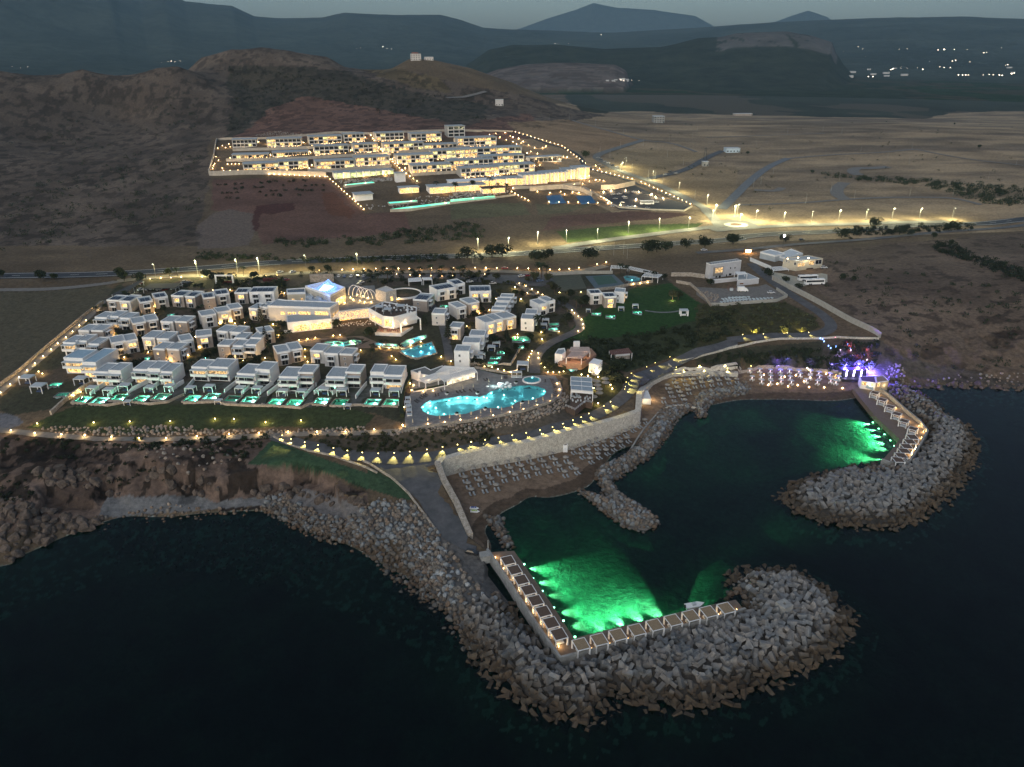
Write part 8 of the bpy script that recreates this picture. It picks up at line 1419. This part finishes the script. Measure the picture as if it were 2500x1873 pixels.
# lamps of the hillside hotel
r=random.Random(9); HL=[]
def line(z,a,c_,n): return [q(z,a[0]+(c_[0]-a[0])*i/(n-1),a[1]+(c_[1]-a[1])*i/(n-1)) for i in range(n)]
HLs=[('down the central stair',line('5',(1358,190),(1460,320),9)+line('5',(1460,320),(1600,450),9),120),('beside the lower stair',line('5',(1590,440),(1700,520),5),120),('along the upper edge of the perimeter road',line('6',(500,138),(860,245),13)+line('6',(860,245),(1040,380),9),40),('along the lower edge of the perimeter road',line('6',(1100,430),(1400,500),10)+line('6',(1470,525),(1850,695),13),50),('on the left edge of the left slope road',line('5',(1010,485),(1290,735),14),40),('above the sports courts',line('6',(480,575),(1020,540),9),60),('beside the steps left of the courts',line('6',(470,600),(600,670),6),60),('along the wall left of the car park',line('6',(1080,590),(1240,690),9),60),('along the front edge below the courts',line('6',(760,680),(1210,690),7),50),('on the long front wall',line('5',(560,465),(990,485),12),60),('on the left end terraces',[q('5',u,v) for u,v in ((200,245),(250,232),(165,265),(260,255),(225,260),(130,400),(125,420),(140,385),(170,360),(260,340),(150,330),(240,388),(270,386),(300,386),(330,386),(210,440),(260,438),(320,435),(345,450),(200,420))],60),('in the gardens on the upper right',[q('6',u,v) for u,v in ((525,190),(483,215),(560,210),(510,235),(600,240),(650,260),(710,260),(545,225),(590,300),(620,290),(670,305),(560,350),(735,250),(300,160),(350,150),(420,145),(460,170),(380,180),(430,200),(480,180),(900,335),(870,330),(650,400),(690,395),(640,385),(550,390),(620,425),(1070,480),(1010,500),(1120,510),(1070,520),(1150,510),(1180,515),(1120,400),(1150,420))],90),('round the coach park',[q('6',u,v) for u,v in ((1180,600),(1240,590),(1350,590),(1450,600),(1580,640),(1640,650),(1550,620),(1430,660),(1310,700),(1420,715))],480),('lighting the court walls',[q('6',u,v) for u,v in ((670,600),(765,610),(850,600),(940,605),(990,610),(880,620))],120),
 ('between the room blocks',[q('5',u,v) for u,v in ((480,215),(545,225),(828,222),(1115,200),(1300,180),(1345,165),(1600,180),(570,315),(870,290),(880,300),(1190,280),(1400,265),(565,340),(350,270),(660,265),(890,395),(870,420),(1200,385),(1510,350),(1800,330),(2060,300),(1930,405),(1460,470),(1640,430),(1610,420),(2040,460))]+[q('6',u,v) for u,v in ((15,220),(90,300),(210,375),(75,460),(365,470),(505,290),(480,265))],150)]
n_=0
for where,pts,e in HLs:
    for i,(a,b_) in enumerate(pts):
        p=hit(a,b_); t=thing('terrace_lamp',p,0,'%s little lamp %s of the hillside hotel'%(od(i),where) if len(where.split())<9 else '%s little lamp %s'%(od(i),where),'lamp','lamps of the hillside hotel'); o=bpy.data.objects.new('lamp_head',HDm); C.objects.link(o); o.parent=t; t.scale=(1.5,1.5,1.5)
        lamp((0,-.4,.8),(1,.68,.34),e*6,.2,par=t); n_+=1
# ------------------------------------------------------------------ lone buildings and far lights
def lone(z,u,v,w_,d_,h_,lab,m_=None,name='house',st=1,lit=False):
    p=hit(*q(z,u,v)); t=thing(name,p,.1,lab,'house'); MB().box(-w_/2,w_/2,0,d_,-3,h_).build('wall',m_ or LGR,t); MB().box(-w_/2-.3,w_/2+.3,-.3,d_+.3,h_,h_+.35).build('roof',CAN,t)
    for s in range(st):
        for k in range(max(1,int(w_/4))): MB().box(-w_/2+1+k*4,-w_/2+2.6+k*4,-.1,-.02,s*3.2+1,s*3.2+2.4).build('window',GLW if lit else GLD,t)
    MB().box(w_/2-1.6,w_/2-.6,-.1,-.02,0,2.1).build('door',GLD,t); return t
lone('14',636,532,16,14,9.5,'unfinished grey three-storey house on the far fields',CON,st=3); lone('14',1000,500,40,12,4,'long low farm building at the edge of the far fields',BEI); lone('14',955,660,17,10,5,'small white house on the far fields',mat('house_blue',(.45,.55,.62),.8,.1,.5)); lone('14',1115,356,60,20,6,'pale greenhouse on the dark plain',CAN)
lone('13',1722,262,15,10,8,'pale blue house on the hill crest',MATS['house_blue'],st=3); t=lone('13',1797,262,17,11,10,'large unfinished house with red roof on the hill crest',LGR,st=4); MB().box(-6,4,-.5,8,10.4,12.5).build('upper_roof',mat('red_roof',(.22,.09,.07),.9,.1,1.),t); lone('13',1853,261,15,9,5,'low white wing on the hill crest',LGR); lone('13',2158,458,12,8,9,'small white cube hut on the hillside',LGR); lone('7',62,350,6,5,5,'small grey transformer hut under the pylon',CON,name='hut')
p=hit(*q('6',1962,350)); t=thing('pylon',p,0,'dark lattice pylon behind the transformer hut','pylon'); b=MB(); [b.rod((a,c_,0),(a*.3,c_*.3,14),.14,n=4) for a in (-1.8,1.8) for c_ in (-1.,1.)]; [b.rod((-2.2,0,z_),(2.2,0,z_),.12,n=4) for z_ in (11,13)]; b.build('lattice',DRK,t)
FLp=[(1468,75+10,.7),(1355,107,.8),(1362,107,.6),(1388,107,.5),(2106,208-88,.6),(2058,128,.5),(2113,138,.5),(2196,120,.5),(2215,120,.4),(2305,121,2.0),(2290,122,1.2),(2330,121,.9),(2361,121,.5),(2402,129,1.),(2408,128,.8),(2445,117,.5),(2333,147,1.3),(2325,149,1.),(2368,151,.6),(2180,168,2.2),(2175,170,1.3),(2253,169,1.4),(2295,164,.9),(2305,165,1.),(2320,165,.9),(2460,158,1.2),(2455,160,.8),(2120,187,1.3),(2131,187,1.3),(2340,183,1.6),(2350,183,1.4),(2358,183,1.4),(2364,183,1.),(2415,182,1.),(2425,183,.9),(2440,183,1.6),(2447,184,1.4),(2470,180,2.),(2476,179,1.2),(1516,196,1.2),(1523,197,.9),(1533,196,1.),(1542,196,.7),(1560,197,.5),(2400,183,.7),(935,114,1.2),(945,119,.5),(955,120,.6),(870,119,.4),(880,118,.4),(410,151,.7),(418,150,.8),(427,151,.6),(440,150,.6),(395,153,.5),(30,164,.5),(50,165,.4),(68,163,.5),(2095,115,.7),(2270,150,.4),(2200,166,.5),(2214,167,.5),(2240,166,.6)]
for i,(u,v,s) in enumerate(sorted(FLp)):
    d=ray(u,v); hl=math.hypot(d[0],d[1]); p=None
    for D in np.exp(np.linspace(math.log(2500),math.log(13000),500)):
        x,y,zz=d[0]*D/hl,d[1]*D/hl,H+d[2]*D/hl
        if zz<=fz(x,y)+4: p=(x,y,max(zz,fz(x,y)+3)); break
    if p is None: continue
    k=D/1850*s*.48; t=thing('village_light',p,0,'%s distant village light from the left beyond the hills'%od(i),'light','lights of the far villages'); MB().lathe([(.2,-.6),(1,-.3),(1,.3),(.2,.6)],6).build('lamp_head',mat('far_light',(1,1,1),.5,0,emit=(1,.82,.62),es=12,sample=False),t); t.scale=(k*1.3,k*1.3,k*.9)
for i in range(16):
    u=random.choice((random.uniform(2050,2480),random.uniform(1480,1580))); v=random.uniform(165,188) if u>2000 else random.uniform(195,200); d=ray(u,v); hl=math.hypot(d[0],d[1])
    for D in np.exp(np.linspace(math.log(2500),math.log(9000),300)):
        x,y,zz=d[0]*D/hl,d[1]*D/hl,H+d[2]*D/hl
        if zz<=fz(x,y)+1: break
    t=thing('far_building',(x,y,fz(x,y)),0,'pale low building among the distant lights, %s built'%od(i),'building','far buildings on the plain'); s=D/1850*random.uniform(3,7); MB().box(-s,s,-s*.3,s*.3,-5,s*.45).build('wall',LGR,t); MB().box(-s*1.05,s*1.05,-s*.35,s*.35,s*.45,s*.55).build('roof',CAN,t)
make_ground(); sea_and_air()
